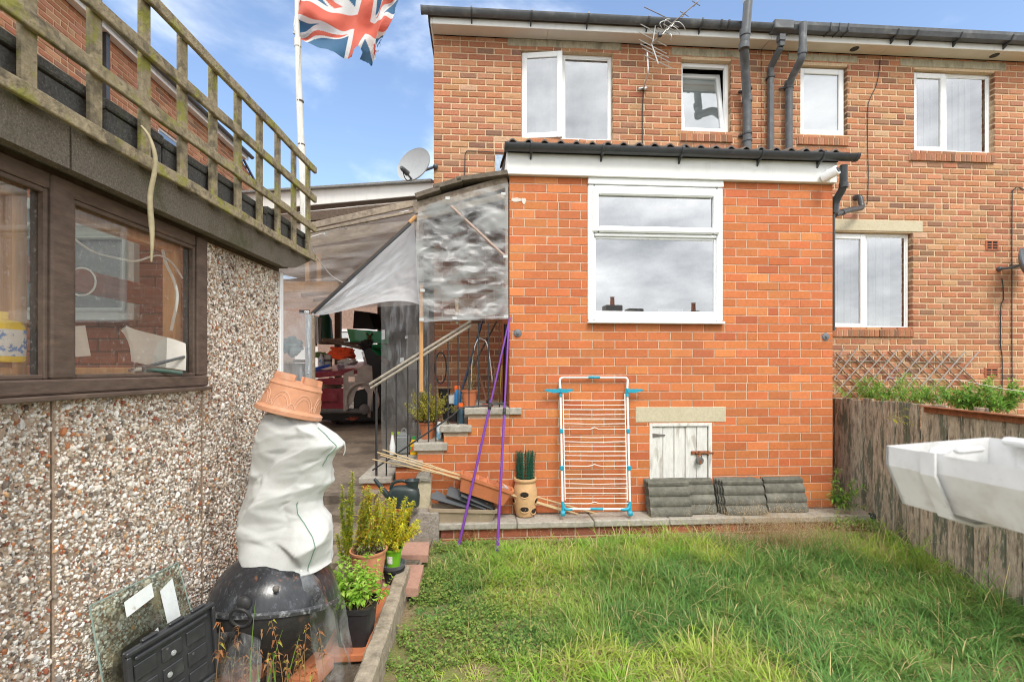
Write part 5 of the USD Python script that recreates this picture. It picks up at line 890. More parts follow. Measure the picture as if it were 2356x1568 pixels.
# ------------------------------------------------------------------ flagpole and flag
FPY = 3.45
fpo = thing('flagpole', 'slim weathered white flagpole rising behind the end of the trellis', 'flagpole', at(700, 545, FPY))
M_POLE = mat('pole_paint', (.62, .61, .56), .6, var=.1, stretch=(1, 1, .4), layers=[((.30, .25, .18), 8, .55, .75, .7)])
pts = [at(701, 546, FPY), at(697, 420, FPY), at(690, 260, FPY), at(685, 100, FPY), at(683, -20, FPY), at(680, -170, FPY)]
part(fpo, 'lower_pole', tube(curve(pts[:4], 16), np.linspace(.026, .020, 16), 12), M_POLE, smooth=40); part(fpo, 'upper_pole', tube(curve(pts[3:], 10), .016, 12), M_POLE, smooth=40)
part(fpo, 'joint', tube([at(685.4, 108, FPY), at(685, 90, FPY)], .024, 12), M_POLE, smooth=40); part(fpo, 'finial', ball(pts[-1], .03, 2), M_POLE, smooth=True)
for y in (232, 332): part(fpo, 'tape_band', tube([at(682.5 + y * .027 + 2, y, FPY), at(682.5 + y * .027 + 2, y + 2.5, FPY)], .0245, 12), M_DARKWOOD, smooth=40)
part(fpo, 'wall_strap', beam(at(690, 470, FPY), at(712, 472, FPY), .012, .02), M_GALV); part(fpo, 'halyard', tube(curve([at(690, 85, FPY - .03), at(686, 200, FPY - .03), at(696, 400, FPY - .03), at(703, 520, FPY - .03)], 16), .003, 4), mat('white_cord'), smooth=True)
def fz(x, y, Y): return at(669 + x / 6.39, y / 6.39, Y)
Y0 = FPY
ctrl = [[fz(55, 490, Y0), fz(480, 735, Y0 - .06), fz(880, 870, Y0 - .02), fz(1130, 960, Y0 + .05), fz(1290, 870, Y0 + .02)],
        [fz(60, 380, Y0), fz(500, 480, Y0 + .02), fz(980, 620, Y0 - .06), fz(1210, 690, Y0), fz(1350, 610, Y0 + .06)],
        [fz(105, 90, Y0), fz(560, 265, Y0 - .05), fz(1060, 400, Y0 + .02), fz(1300, 420, Y0 - .05), fz(1480, 300, Y0 + .03)],
        [fz(150, -150, Y0), fz(620, -20, Y0 + .04), fz(1120, 80, Y0 - .05), fz(1380, 120, Y0 + .03), fz(1560, 60, Y0 - .03)],
        [fz(180, -430, Y0), fz(680, -350, Y0), fz(1180, -280, Y0 + .02), fz(1450, -220, Y0), fz(1690, -150, Y0)]]
nv, nu = 96, 200; P = surf(ctrl, nv, nu); vv, uu = np.meshgrid(np.linspace(0, 1, nv), np.linspace(0, 2, nu), indexing='ij')
P[..., 1] += .025 * np.sin(uu * 9 + vv * 5) * np.minimum(1, uu * 2) + .012 * np.sin(uu * 17 - vv * 9)
RED, WHT, BLU = np.array((.66, .145, .095)), np.array((.70, .70, .68)), np.array((.055, .15, .27))
u, v = uu, vv; x, y = u - 1, v - .5
col = np.tile(BLU, (nv, nu, 1)); L5 = math.hypot(1, .5)
for sx, sy in ((1, 1), (1, -1)):
    dist = (y - sy * .5 * x) / math.hypot(1, .5) * 1.0
    col[np.abs(dist) < .1] = WHT
for sx in (-1, 1):
    for sy in (-1, 1):
        q_ = (np.sign(x) == sx) & (np.sign(y) == sy); dist = (y - sx * sy * .5 * x) / math.hypot(1, .5) * sx * sy
        cw = -1 if sx < 0 else 1; dd = dist * sy * 1.0; s_ = dd * (1 if sx < 0 else 1)
        m = q_ & (s_ * (1 if sx < 0 else -1) * sx * -1 < .0667) & (s_ * (1 if sx < 0 else -1) * sx * -1 > 0); col[m] = RED
col[(np.abs(x) < .1667) | (np.abs(y) < .1667)] = WHT; col[(np.abs(x) < .1) | (np.abs(y) < .1)] = RED
v_, f_ = gridmesh(P); fc = v_[f_].mean(1); uf, vf = uu.reshape(-1)[f_].mean(1), vv.reshape(-1)[f_].mean(1)
tear = .045 * fbm(np.stack([uf * 9, vf * 14, 0 * uf], 1), 4, 3); ok = (2 - uf > .10 * fbm(np.stack([vf * 12, 0 * vf, 0 * vf], 1), 3, 5)) & (vf > .07 * fbm(np.stack([uf * 8, 0 * uf, 0 * uf], 1), 4, 7) * np.clip(uf - .5, 0, 1))
ok &= ~((uf > 1.02) & (uf < 1.22) & (vf < .17 - .5 * np.abs(uf - 1.12))) & ~((uf > 1.80) & (vf < .30) & (fbm(np.stack([uf * 16, vf * 16, 0 * uf], 1), 3, 9) > .50))
flm = mat('flag_cloth', tinted=True, rough=.8, trans=.4, var=.06, vscale=120, sheen=.1)
keep_v = np.unique(f_[ok]); inv = np.zeros(len(v_), int); inv[keep_v] = np.arange(len(keep_v))
fl = solo('flag', (v_[keep_v], inv[f_[ok]]), flm, 'tattered red white and blue crossed national flag flying from the white pole', 'flag', smooth=True, tint=col.reshape(-1, 3)[keep_v])
part(fl, 'sleeve', tube(curve([fz(52, 500, Y0), fz(60, 380, Y0), fz(100, 90, Y0), fz(150, -150, Y0), fz(180, -430, Y0)], 20), .009, 8), mat('flag_sleeve', (.70, .70, .68), .8, trans=.2), smooth=True)

# ------------------------------------------------------------------ aerial and dishes
YA = hpw(1485, 150, NM - .28)[1]
ae = thing('tv_aerial', 'spindly silver television aerial on a cranked mast on the house wall', 'aerial', hpw(1480, 205, NM - .02))
M_ALU = mat('dull_aluminium', (.50, .50, .48), .4, metal=.7, var=.15); M_ALD = mat('brown_aluminium', (.22, .18, .15), .5, metal=.4, var=.2)
def ap(x, y, d=0.0): return hpw(1442 + x / 3.934, y / 3.934, NM - .28 + d)
part(ae, 'mast', tube(bent([hpw(1481, 204, NM - .03), hpw(1484, 192, NM - .12), ap(195, 660), ap(185, 470)], .06), .011, 8), M_ALU, smooth=40); part(ae, 'wall_bracket', join([ball(ap(120, 805, .25), .02, 1), ball(ap(165, 805, .25), .02, 1), beam(ap(105, 805, .26), ap(180, 800, .26), .02, .05, up=N)]), M_ALU)
part(ae, 'boom', tube([ap(215, 405, .0), ap(420, 205, -.06), ap(640, 20, -.12)], .007, 6), M_ALD, smooth=40); part(ae, 'reflector_arm', tube([ap(225, 400), ap(285, 578)], .008, 6), M_ALU); part(ae, 'reflector_arm', tube([ap(235, 395), ap(270, 165)], .008, 6), M_ALU)
for x0, y0, x1, y1 in ((158, 65, 430, 195), (140, 157, 340, 262), (125, 220, 320, 320), (110, 292, 360, 418), (110, 360, 362, 486), (125, 400, 380, 525), (140, 437, 395, 567), (158, 500, 415, 622)): part(ae, 'reflector_rod', tube([ap(x0, y0, -.03), ap(x1, y1, .05)], .006, 5), M_ALU if y0 > 200 else M_ALD)
for t, ln in ((.30, 70), (.40, 62), (.48, 55), (.72, 42), (.97, 40)):
    c = np.array((215, 405)) + t * np.array((425, -385)); part(ae, 'director', join([tube([ap(c[0] - ln * .9, c[1] - ln * .55, -.08), ap(c[0] + ln * .9, c[1] + ln * .55, -.02)], .005, 5), tube([ap(c[0] - 20, c[1] + 25, -.09), ap(c[0] + 20, c[1] - 25, -.04)], .008, 5)]), M_ALD if t > .6 else M_ALU)
for k, (c0, c1, c2) in enumerate((((330, 275), (300, 215), (380, 190)), ((345, 260), (420, 240), (480, 310)), ((350, 300), (405, 330), (395, 370)), ((400, 215), (470, 200), (530, 270)), ((340, 250), (345, 190), (400, 180)))): part(ae, 'bow_tie', tube(curve([ap(*c0, -.02), ap(*c1, -.09), ap(*c2, -.05)], 12), .0055, 5), M_ALU, smooth=True)
part(ae, 'junction_box', cbx(*(lambda c: (c - .025, c + .025))(ap(300, 315, -.03)), .006), M_BLACKPL)
def dish(c, r, face, label, mt, arm_to, bracket_to, squash=.9):
    f = unit(face); s_ = unit(np.cross(f, Z)); u_ = np.cross(s_, f); pr = [(r * t, -.22 * r * (1 - t * t)) for t in np.linspace(0.02, 1, 8)]; pr += [(r * 1.02, .004), (r * 1.02, -.012)] + [(r * t, -.22 * r * (1 - t * t) - .014) for t in np.linspace(.98, .02, 6)]
    d = thing('satellite_dish', label, 'satellite dish', c - Z * r); v, fa = lathe(pr, 40); v[:, 1] *= squash
    part(d, 'reflector', xf((v, fa), frame(c, s_, u_, f)), mt, smooth=50)
    lo = c - u_ * r * .9 * squash; hd = np.array(arm_to); part(d, 'arm', tube([lo - f * .02, hd], .013, 8), M_GREYPIPE, smooth=40); part(d, 'lnb', join([tube([hd, hd - f * .10], [.028, .035], 10), tube([hd + f * .03, hd], [.02, .028], 10)]), M_GREYPIPE, smooth=40)
    part(d, 'feed_cable', tube(curve([hd, (hd + lo) / 2 - u_ * .08, lo], 10), .006, 5), M_CABLE, smooth=True); part(d, 'bracket', join([tube(bent([c - f * .06, c - f * .16, bracket_to], .05), .018, 8), ball(bracket_to, .035, 1)]), M_GREYPIPE, smooth=40); return d
M_DISH = mat('dish_grey', (.33, .34, .345), .5, var=.06, layers=[((.24, .25, .24), 30, .62, .72, .6)])
dish(hpw(951, 378, NM - .14), .245, (-.42, -.86, .22), 'grey satellite dish on the left corner of the house above the flat roof', M_DISH, hpw(926, 388, NM - .42), hpw(1002, 383, NM - .02), .92)
dish(hpw(2362, 606, NM - .24), .24, (.55, -.82, .2), 'dark grey satellite dish cut by the right edge of the picture', mat('dish_dark', (.10, .12, .14), .45, var=.06), hpw(2420, 640, NM - .5), hpw(2300, 618, NM - .02), .9)
# security camera
s, z = FE.sz(1906, 402, -.1); cm = thing('security_camera', 'white security camera under the right end of the extension gutter', 'camera', FE.w(np.array([[s, -.08, z]]))[0])
part(cm, 'mount', FE.mesh(lathe([(0, 0), (.045, 0), (.045, .03), (.025, .04), (0, .04)], 16, (0, 0, 0), frame((s + .02, -.056, z + .02), (1, 0, 0), (0, 0, 1), (0, -1, 0)))), M_UPVC, smooth=40)
a_, b_ = FE.w(np.array([[s - .045, -.075, z - .03], [s + .02, -.20, z + .012]])); part(cm, 'housing', tube([a_, a_ + (b_ - a_) * .04, b_ - (b_ - a_) * .05, b_], [.036, .046, .048, .044], 16), M_UPVC, smooth=40); part(cm, 'lens', tube([b_ - (b_ - a_) * .02, b_ + unit(b_ - a_) * .006], .028, 14), M_BLACKPL, smooth=40)

# ------------------------------------------------------------------ clothes airer leaning on the wall
AL = thing('clothes_airer', 'folded white clothes airer with turquoise fittings leaning on the brick extension', 'clothes airer', FE.w(np.array([[FE.sz(1370, 1170)[0], -.16, .24]]))[0], A)
M_AIRW = mat('airer_white', (.80, .78, .74), .35, var=.03); M_TEAL = mat('turquoise_plastic', (.02, .30, .42), .4, var=.06)
def apx(x, y, d=0.0): # leaning plane of the airer: 20 cm out at the foot, 3 cm at the top
    t = (y - 866) / (1180 - 866); return hpw(x, y, NE - .035 - .17 * t - d)
def xl(y): return 1289 + (y - 890) / 290 * 6
def xr(y): return 1443 + (y - 890) / 290 * 7
part(AL, 'outer_frame', tube(bent([apx(xl(1165), 1165), apx(xl(890), 890), apx(1287, 868), apx(1445, 868), apx(xr(890), 890), apx(xr(1165), 1165)], .075, 8), .0105, 10), M_AIRW, smooth=40)
for f_ in (xl, xr): sg = 1 if f_ is xl else -1; part(AL, 'wing_frame', tube([apx(f_(905) + sg * 6, 905, .008), apx(f_(1150) + sg * 6, 1150, .008)], .005, 8), M_AIRW, smooth=40)
for yy in (313, 350, 387, 425, 460, 497, 602, 637, 675, 712, 748, 787, 893, 930, 967, 1002, 1042, 1080):
    y = 828 + yy / 3.408; part(AL, 'rod', tube([apx(xl(y) + 5, y + R.normal(0, .2), .010), apx(1368, y + .8 + R.normal(0, .4), .012), apx(xr(y) - 5, y, .010)], .0036, 5), M_AIRW, smooth=True)
for yy in (540, 828, 1122): y = 828 + yy / 3.408; part(AL, 'kinked_rod', tube([apx(xl(y) + 4, y, .012), apx(1352, y + .5, .014), apx(1360, y - .5, .014), apx(1368, y - 3.5, .014), apx(1376, y - .5, .014), apx(1384, y + .5, .014), apx(xr(y) - 4, y, .012)], .004, 6), M_AIRW, smooth=True)
part(AL, 'foot_bar', tube([apx(1305, 1170, .01), apx(1440, 1170, .01)], .0105, 10), M_AIRW, smooth=40)
part(AL, 'top_grip', tube([apx(1353, 867.5), apx(1380, 867.5)], .0135, 10), M_TEAL, smooth=40); part(AL, 'foot_grip', tube([apx(1358, 1170, .01), apx(1387, 1170, .01)], .0135, 10), M_TEAL, smooth=40)
def hook(sx, x0): # serrated shirt hanger arm
    pts = [(0, .0)] + [(.018 * k, .014 + (.006 if k % 2 else 0)) for k in range(0, 9)] + [(.155, .008), (.07, -.016), (0, -.012)]
    pl_ = Polygon([(x_ * sx, z_) for x_, z_ in pts]).buffer(.002); c = hp(x0, 899, NE - .06); v, f = extrude(pl_, .022); return hw(v[:, :1] + c[0], c[1] + v[:, 2:3] - .02, v[:, 1:2] + c[2]), f
for x0, sxs in ((xl(899), (-1, 1)), (xr(899), (1,))):
    for sx in sxs: part(AL, 'hanger_arm', hook(sx * (1.0 if sx != 1 or x0 > 1400 else .8), x0), M_TEAL)
    part(AL, 'bracket', tube([apx(x0, 893, .004), apx(x0, 912, .004)], .015, 10), M_TEAL, smooth=40)
for yy in (555, 845):
    for f_ in (xl, xr): y = 828 + yy / 3.408; part(AL, 'joint_clip', cbx(*(lambda c: (c - (.017, .015, .022), c + (.017, .015, .022)))(apx(f_(y), y, .006)), .006), M_TEAL)
for x0, sg in ((xl(1170), 1), (xr(1170), -1)):
    part(AL, 'corner_foot', tube(curve([apx(x0, 1152), apx(x0 + sg * 1, 1163), apx(x0 + sg * 8, 1171, .008), apx(x0 + sg * 22, 1171, .01)], 10), [.014, .016, .018, .018, .018, .017, .016, .015, .014, .013], 10), M_TEAL, smooth=40)
    c = apx(x0, 1180, .01); c[2] = max(c[2], .236 + .028); wl = part(AL, 'castor', xf(lathe([(0, -.02), (.022, -.02), (.028, -.012), (.028, .012), (.022, .02), (0, .02)], 18), frame(c, Z, N, U)), M_TEAL, smooth=40); part(wl, 'fork', tube([c + Z * .0, apx(x0, 1166, .01)], [.012, .015], 8), M_TEAL, smooth=40)

# ------------------------------------------------------------------ purple props
M_PURP = mat('purple_pole', (.16, .045, .30), .4, spec=.5, var=.08)
for (x0, y0, Yb), (xj, yj), (x1, y1), lab in (((1056, 1252, 4.18), (1126, 945), (1173, 730), 'purple telescopic prop leaning outwards, the left of the two by the steps'), ((1144, 1270, 4.10), (1160, 962), (1171, 735), 'purple telescopic prop standing nearly upright, the right of the two by the steps')):
    b = onz(x0, y0, .088 if x0 < 1100 else .07); t = hpw(x1, y1, NE - .03); lam = (yj - y0) / (y1 - y0); j = b + (t - b) * lam
    pp = thing('line_prop', lab, 'pole', b); part(pp, 'lower_tube', tube([b, j], .0125, 10), M_PURP, smooth=40); part(pp, 'upper_tube', tube([j, t], .0095, 10), M_PURP, smooth=40); part(pp, 'clamp', join([tube([j - unit(t - b) * .03, j + unit(t - b) * .035], .017, 10), cbx(j - (.012, .03, .012), j + (.012, -.005, .012), .003)]), M_BLACKPL, smooth=40)
    part(pp, 'foot', tube([b - unit(t - b) * .03, b + unit(t - b) * .05], [.006, .0135], 10), M_PURP, smooth=40)

# ------------------------------------------------------------------ planters on the ledge
M_TERRA = mat('terracotta', (.52, .235, .12), .85, bump=(120, .3, .003), var=.12, vscale=20, layers=[((.62, .40, .27), 7, .52, .75, .5), ((.33, .15, .085), 9, .55, .78, .5)])
M_TERRAP = mat('terracotta_plastic', (.50, .17, .075), .5, var=.08, vscale=12, layers=[((.56, .27, .17), 8, .55, .8, .4)])
M_TAN = mat('tan_pot', (.58, .36, .18), .8, bump=(90, .3, .003), var=.12, vscale=18, layers=[((.42, .27, .16), 6, .5, .75, .6)])
M_POTB = mat('black_pot', (.018, .018, .019), .55, var=.2)
c = onz(1209, 1192, .237); c[1] += .10
sbp = thing('strawberry_pot', 'tall tan pot with oval planting holes holding a roll of green mesh', 'pot', c)
prof = [(0, 0), (.078, 0), (.090, .012), (.108, .10), (.116, .18), (.114, .25), (.098, .31), (.094, .325), (.108, .335), (.112, .35), (.108, .362), (.094, .362), (.088, .32), (.085, .30), (0, .29)]
part(sbp, 'body', lathe(prof, 36, c), M_TAN, smooth=50)
for az, zz in ((-95, .085), (-95, .225), (-20, .15), (-170, .15), (-35, .06)):
    a = math.radians(az); dr_ = np.array((math.cos(a), math.sin(a), 0)); tg = np.array((-dr_[1], dr_[0], 0)); rr = float(np.interp(zz, [p[1] for p in prof[1:7]], [p[0] for p in prof[1:7]])); e = c + dr_ * (rr + .001) + Z * zz
    th = np.linspace(0, 2 * math.pi, 25); part(sbp, 'planting_lip', tube(np.array([e + tg * .041 * math.cos(t) + Z * .031 * math.sin(t) + dr_ * (.001 - .012 * math.cos(t) ** 2) for t in th]), .0065, 6, caps=False), M_TAN, smooth=True)
    part(sbp, 'hole_shade_disc', xf(lathe([(0, .004), (.028, .003), (.040, -.002), (.0405, -.012)], 22), frame(e - dr_ * .0005, tg, Z * .76, dr_)), mat('hole_shade_dark', (.025, .018, .012), .95), smooth=True)  # dark disc on the pot wall stands in for the shade of an open hole
mr = thing('green_mesh_roll', 'roll of dark green wire mesh standing in the tan pot', 'wire mesh', c + Z * .3)
M_MESH = mat('green_wire', (.012, .085, .05), .45, var=.1); W_ = []
for k in range(64): a = k * .62; rr = .090 - .0009 * k; W_.append(tube(curve([c + np.array((rr * math.cos(a), rr * math.sin(a), .30)), c + np.array((rr * 1.02 * math.cos(a + .08), rr * math.sin(a + .08), .46)), c + np.array((rr * 1.08 * math.cos(a), rr * math.sin(a), .61 + .012 * math.sin(k * 3)))], 6), .0022, 4))
for z in (.34, .38, .42, .45, .48, .51, .54, .57, .60): W_.append(tube(np.array([c + np.array(((.092 - .0022 * t) * math.cos(t), (.092 - .0022 * t) * math.sin(t), z + .01 * math.sin(t * 1.3 + z * 40))) for t in np.linspace(0, 12.5, 40)]), .0024, 4))
part(mr, 'mesh', join(W_), M_MESH, smooth=True)
def trough(p0, p1, wid, hgt, taper, th=.012, tilt=None): # open box with tapering sides and a rim, long axis p0 -> p1 (rim ends)
    L = np.linalg.norm(p1 - p0); x = unit(p1 - p0); y = unit(np.cross(Z, x)); z = np.cross(x, y); M = frame((p0 + p1) / 2, x, y, z)
    def ring(l, w_, zz, n=5, r=.02):
        o = []
        for cx_, cy_, a0 in ((l / 2, w_ / 2, 0), (-l / 2, w_ / 2, 90), (-l / 2, -w_ / 2, 180), (l / 2, -w_ / 2, 270)):
            for a in np.radians(np.linspace(a0, a0 + 90, n)): o.append((cx_ - math.copysign(r, cx_) + r * math.cos(a), cy_ - math.copysign(r, cy_) + r * math.sin(a), zz))
        return np.array(o)
    rings = [ring(L - taper, wid - taper * .7, -hgt), ring(L - taper * .15, wid - taper * .12, -.03), ring(L + .012, wid + .012, -.03), ring(L + .016, wid + .016, 0), ring(L - .02, wid - .02, .0), ring(L - .03, wid - .03, -.03), ring(L - taper - .02, wid - taper * .7 - .02, -hgt + .015)]
    n = len(rings[0]); v = np.vstack(rings + [rings[0].mean(0)[None], rings[-1].mean(0)[None]]); f = []
    for k in range(len(rings) - 1):
        for i in range(n): j = (i + 1) % n; f += [(k * n + i, k * n + j, (k + 1) * n + j), (k * n + i, (k + 1) * n + j, (k + 1) * n + i)]
    m = len(rings) * n
    for i in range(n): j = (i + 1) % n; f += [(m, j, i), (m + 1, (len(rings) - 1) * n + i, (len(rings) - 1) * n + j)]
    return xf((v, np.array(f)), M), M
nB = NE - .16
a, b = hpw(990, 1163, nB), hpw(1142, 1167, nB); m, M1 = trough(a, b, .17, .145, .09); M_BEIGE = mat('beige_plastic', (.36, .285, .20), .6, var=.12, vscale=10, layers=[((.22, .17, .12), 6, .5, .75, .6)])
tb = thing('trough_planter', 'faded beige trough planter full of grey slate pieces', 'planter', (a + b) / 2 - Z * .145); part(tb, 'trough', m, M_BEIGE, smooth=30)
M_SLT = mat('grey_slate', (.085, .092, .10), .6, var=.15, vscale=10)
for k, (x0, y0, x1, y1, w) in enumerate(((992, 1140, 1085, 1165, .07), (1030, 1128, 1120, 1162, .12), (1010, 1150, 1075, 1160, .06), (1062, 1132, 1135, 1163, .10), (1000, 1132, 1030, 1150, .06))):
    p, q_ = hpw(x0, y0, nB - .03 + .04 * (k % 3)), hpw(x1, y1, nB + .02 * (k % 2)); solo('slate_piece', beam(p, q_, w, .012, up=unit((.1, -.6, 1)), c=.002), M_SLT, ('long dark slate lying leftmost across the beige trough', 'broad grey slate in the middle of the beige trough', 'lowest narrow slate inside the beige trough', 'grey slate at the right end of the beige trough', 'small black slate corner poking up behind in the beige trough')[k], 'slate')
nT = NE - .17
a, b = hpw(1063, 1085, nT), hpw(1180, 1125, nT); m, M2 = trough(a, b, .17, .16, .07)
tt = thing('trough_planter', 'orange terracotta-coloured trough planter tilted against the wall with small pots inside', 'planter', hpw(1120, 1160, nT)); part(tt, 'trough', m, M_TERRAP, smooth=30)
def pot_prof(r0, r1, h, rim=.014): return [(0, 0), (r0, 0), (r1 - .004, h - rim), (r1 + .004, h - rim), (r1 + .006, h), (r1 - .006, h), (r0 - .006, .012), (0, .012)]
for k, (fx, tilt, mt_, lab) in enumerate(((-.17, 70, M_TERRAP, 'small terracotta-coloured pot at the upper end of the tilted trough'), (-.06, 55, M_TERRAP, 'small terracotta-coloured pot lying second from the upper end of the tilted trough'), (.08, 35, M_TERRAP, 'small orange pot lying near the lower end of the tilted trough'), (.135, 10, mat('pale_pot', (.45, .46, .46), .5), 'small pale grey pot standing at the lower end of the tilted trough'))):
    MM = M2 @ frame((fx, 0, -.06 if k < 3 else -.09), (1, 0, 0), (0, 1, 0), (0, 0, 1)) @ rotm((0, 1, 0), tilt) ; v, f = xf(lathe(pot_prof(.038, .052, .10), 20), MM)
    solo('small_pot', (v, f), mt_, lab, 'pot', smooth=40)
# canes
cane = thing('garden_cane', 'uppermost bamboo cane, its tip highest of the bundle by the brick steps', 'cane', hpw(868, 1034, NE - .22)); M_CANE = mat('bamboo', (.50, .37, .20), .6, var=.2, stretch=(8, 8, 8), layers=[((.33, .22, .11), 5, .5, .75, .6)])
ends = [((880, 1034), (1105, 1108), 0), ((868, 1040), (1390, 1186), 1), ((857, 1056), (1080, 1104), 2), ((875, 1046), (1330, 1182), 3), ((940, 1066), (1300, 1176), 4)]
for k, ((x0, y0), (x1, y1), _) in enumerate(ends):
    p, q_ = hpw(x0, y0, NE - .10 - .03 * k), hpw(x1, y1, NE - .03 - .012 * k); nd = cane if k == 0 else thing('garden_cane', ('', 'longest bamboo cane, running behind the tan pot towards the airer', 'bamboo cane poking out lowest and furthest left over the steps', 'second longest bamboo cane reaching behind the tan pot', 'bamboo cane with its tip above the stone post')[k], 'cane', p)
    L = [p + (q_ - p) * t for t in np.linspace(0, 1, 9)]; part(nd, 'cane', tube(L, np.linspace(.006, .009, 9), 7), M_CANE, smooth=40); part(nd, 'node_rings', join([tube([x_ - unit(q_ - p) * .004, x_ + unit(q_ - p) * .004], .0105, 7) for x_ in L[1:-1]]), M_CANE, smooth=40)
# stone post and concrete block
x0, z0_, x1 = hpw(953, 1178, NE - .2), .1, hpw(989, 1178, NE - .2)
sp_ = thing('stone_post', 'short rough stone post with a sloping top beside the watering can', 'post', hw(hp(970, 1178, NE - .2)[0], NE - .2, .1), A)
ua, ub = hp(953, 1130, NE - .2)[0], hp(989, 1130, NE - .2)[0]; zc = hp(970, 1110, NE - .2)[2]; zt = hp(985, 1088, NE - .2)[2]
m = trimesh.Trimesh(*cbx((ua + .012, NE - .12, .05), (ub, NE - .006, zc), .008), process=False).subdivide_to_size(.03); part(sp_, 'shaft', rough(FE.mesh((np.array(m.vertices) - (0, NE, 0), m.faces)), .014, 20, 3), M_LINTEL, smooth=40)
m = trimesh.Trimesh(*hull([(u_, n, z_) for n in (NE - .15, NE - .005) for u_, z_ in ((ua, zc + .002), (ub + .005, zc + .002), (ub + .005, zc + .02), (ub - .02, zt), (ua + .05, zt - .01), (ua, zc + .03))]), process=False).subdivide_to_size(.03); part(sp_, 'cap', rough(FE.mesh((np.array(m.vertices) - (0, NE, 0), m.faces)), .022, 22, 5), M_CONC, smooth=40)
p = onz(976, 1240, .10); m = trimesh.Trimesh(*cbx(p + (-.135, 0, -.06), p + (.13, .17, .245), .012), process=False).subdivide_to_size(.03); solo('concrete_block', rough((np.array(m.vertices), m.faces), .016, 18, 2), mat('rough_concrete', (.30, .265, .225), .95, bump=(110, 1, .008), var=.35, vscale=60, layers=[((.16, .14, .12), 5, .5, .75, .5)]), 'rough grey concrete block at the left end of the slab ledge', 'block', smooth=40)
# watering can
c = at(930, 1160, 4.30); wc = thing('watering_can', 'dark green plastic watering can with its spout to the left', 'watering can', c); M_WC = mat('can_green', (.022, .034, .034), .4, spec=.5, var=.12)
part(wc, 'body', sqlathe([(0, 0), (.06, 0), (.072, .012), (.075, .10), (.070, .155), (.05, .185), (0, .195)], 1.85, 3.2, 40, c + (0, 0, -.02)), M_WC, smooth=50)
part(wc, 'filler', lathe([(.045, .12), (.05, .19), (.062, .235), (.066, .24), (.06, .245), (.045, .20), (0, .18)], 24, c + (.075, 0, -.02)), M_WC, smooth=50); part(wc, 'handle', tube(curve([c + (-.12, 0, .14), c + (-.09, 0, .20), c + (-.02, 0, .215), c + (.04, 0, .19)], 14), .015, 8), M_WC, smooth=True); part(wc, 'spout', tube(curve([c + (-.12, 0, .05), c + (-.17, -.02, .12), c + (-.26, -.03, .24)], 12), np.linspace(.032, .014, 12), 10), M_WC, smooth=True)
# roof tiles leaning on the wall, each a thing of its own
M_RTILE = mat('old_roof_tile', (.135, .13, .105), .9, bump=(70, .8, .006), var=.3, vscale=22, layers=[((.235, .225, .185), 6, .48, .72, .7), ((.06, .06, .045), 9, .52, .75, .6), ((.55, .54, .48), 42, .70, .74, .8)])
TL, TH_ = .405, .335
def tile_mesh():
    zz = np.linspace(0, TH_, 40); t = zz / TH_; w = .006 + .024 * np.abs(np.sin(t * math.pi * 3.5 + .45)) ** .7 + np.where(t > .93, -.012, 0)
    xs = np.linspace(-TL / 2, TL / 2, 8); f_ = np.stack([np.stack([xs, np.full(8, -w_), np.full(8, z_)], 1) for z_, w_ in zip(zz, w)], 0); b_ = f_.copy(); b_[..., 1] += .014; v, f = join([gridmesh(f_[:, ::-1]), gridmesh(b_)]); n = 8; m = 40; o = m * n; e = []
    for i in range(m - 1): e += [(i * n, (i + 1) * n, o + (i + 1) * n + n - 1), (i * n, o + (i + 1) * n + n - 1, o + i * n + n - 1), (i * n + n - 1, o + i * n, o + (i + 1) * n), (i * n + n - 1, o + (i + 1) * n, (i + 1) * n + n - 1)]
    for j in range(n - 1): e += [((m - 1) * n + j, (m - 1) * n + j + 1, o + (m - 1) * n + n - 2 - j), ((m - 1) * n + j, o + (m - 1) * n + n - 2 - j, o + (m - 1) * n + n - 1 - j)]
    v = rough((v, f), .006, 25, 4)[0]; return v, np.vstack([f, e])
tiles = []
def lay(px, k_, dn, lab, du=0.0): tiles.append((px, k_, dn, lab, du))
for px, cnt, nm in ((1541, 4, 'first'), (1603, 2, 'second'), (1713, 5, 'third'), (1816, 4, 'fourth')):
    for k_ in range(cnt): lay(px, k_, cnt, None)
words = {1541: 'pile furthest left, half in front of the white hatch', 1603: 'short pile showing only its right end by the hatch', 1713: 'tall middle pile with white spots', 1816: 'right-hand pile by dry grass, flecked with lichen'}
M_TILE0 = None
for px, k_, cnt, _, _ in tiles:
    fo = {1541: .185, 1603: .13, 1713: .185, 1816: .125}[px]; lean = 17.0
    u_ = hp(px, 1150, NE - .15)[0] + (R.normal(0, .004) if k_ else 0) - (.012 * k_ if px == 1713 else 0) ; n_ = NE - fo + k_ * .034; base = hw(u_, n_, .238)
    lab = f'grey corrugated roof tile, {("outermost", "second from the front", "third from the front", "fourth from the front", "innermost")[min(k_, 4)]} in the {words[px]}'
    lab = ' '.join(lab.split()[:16])
    if M_TILE0 is None:
        M_TILE0 = thing('roof_tile', lab, 'roof tile', base, A, group='roof tiles leaning on the extension wall')
        v, f = tile_mesh(); v, f = xf((v, f), rotm((1, 0, 0), -lean)); part(M_TILE0, 'tile', (v, f), M_RTILE, smooth=35, raw=True)
    else: copy_of(M_TILE0, lab, base, A + R.normal(0, .006), group='roof tiles leaning on the extension wall')

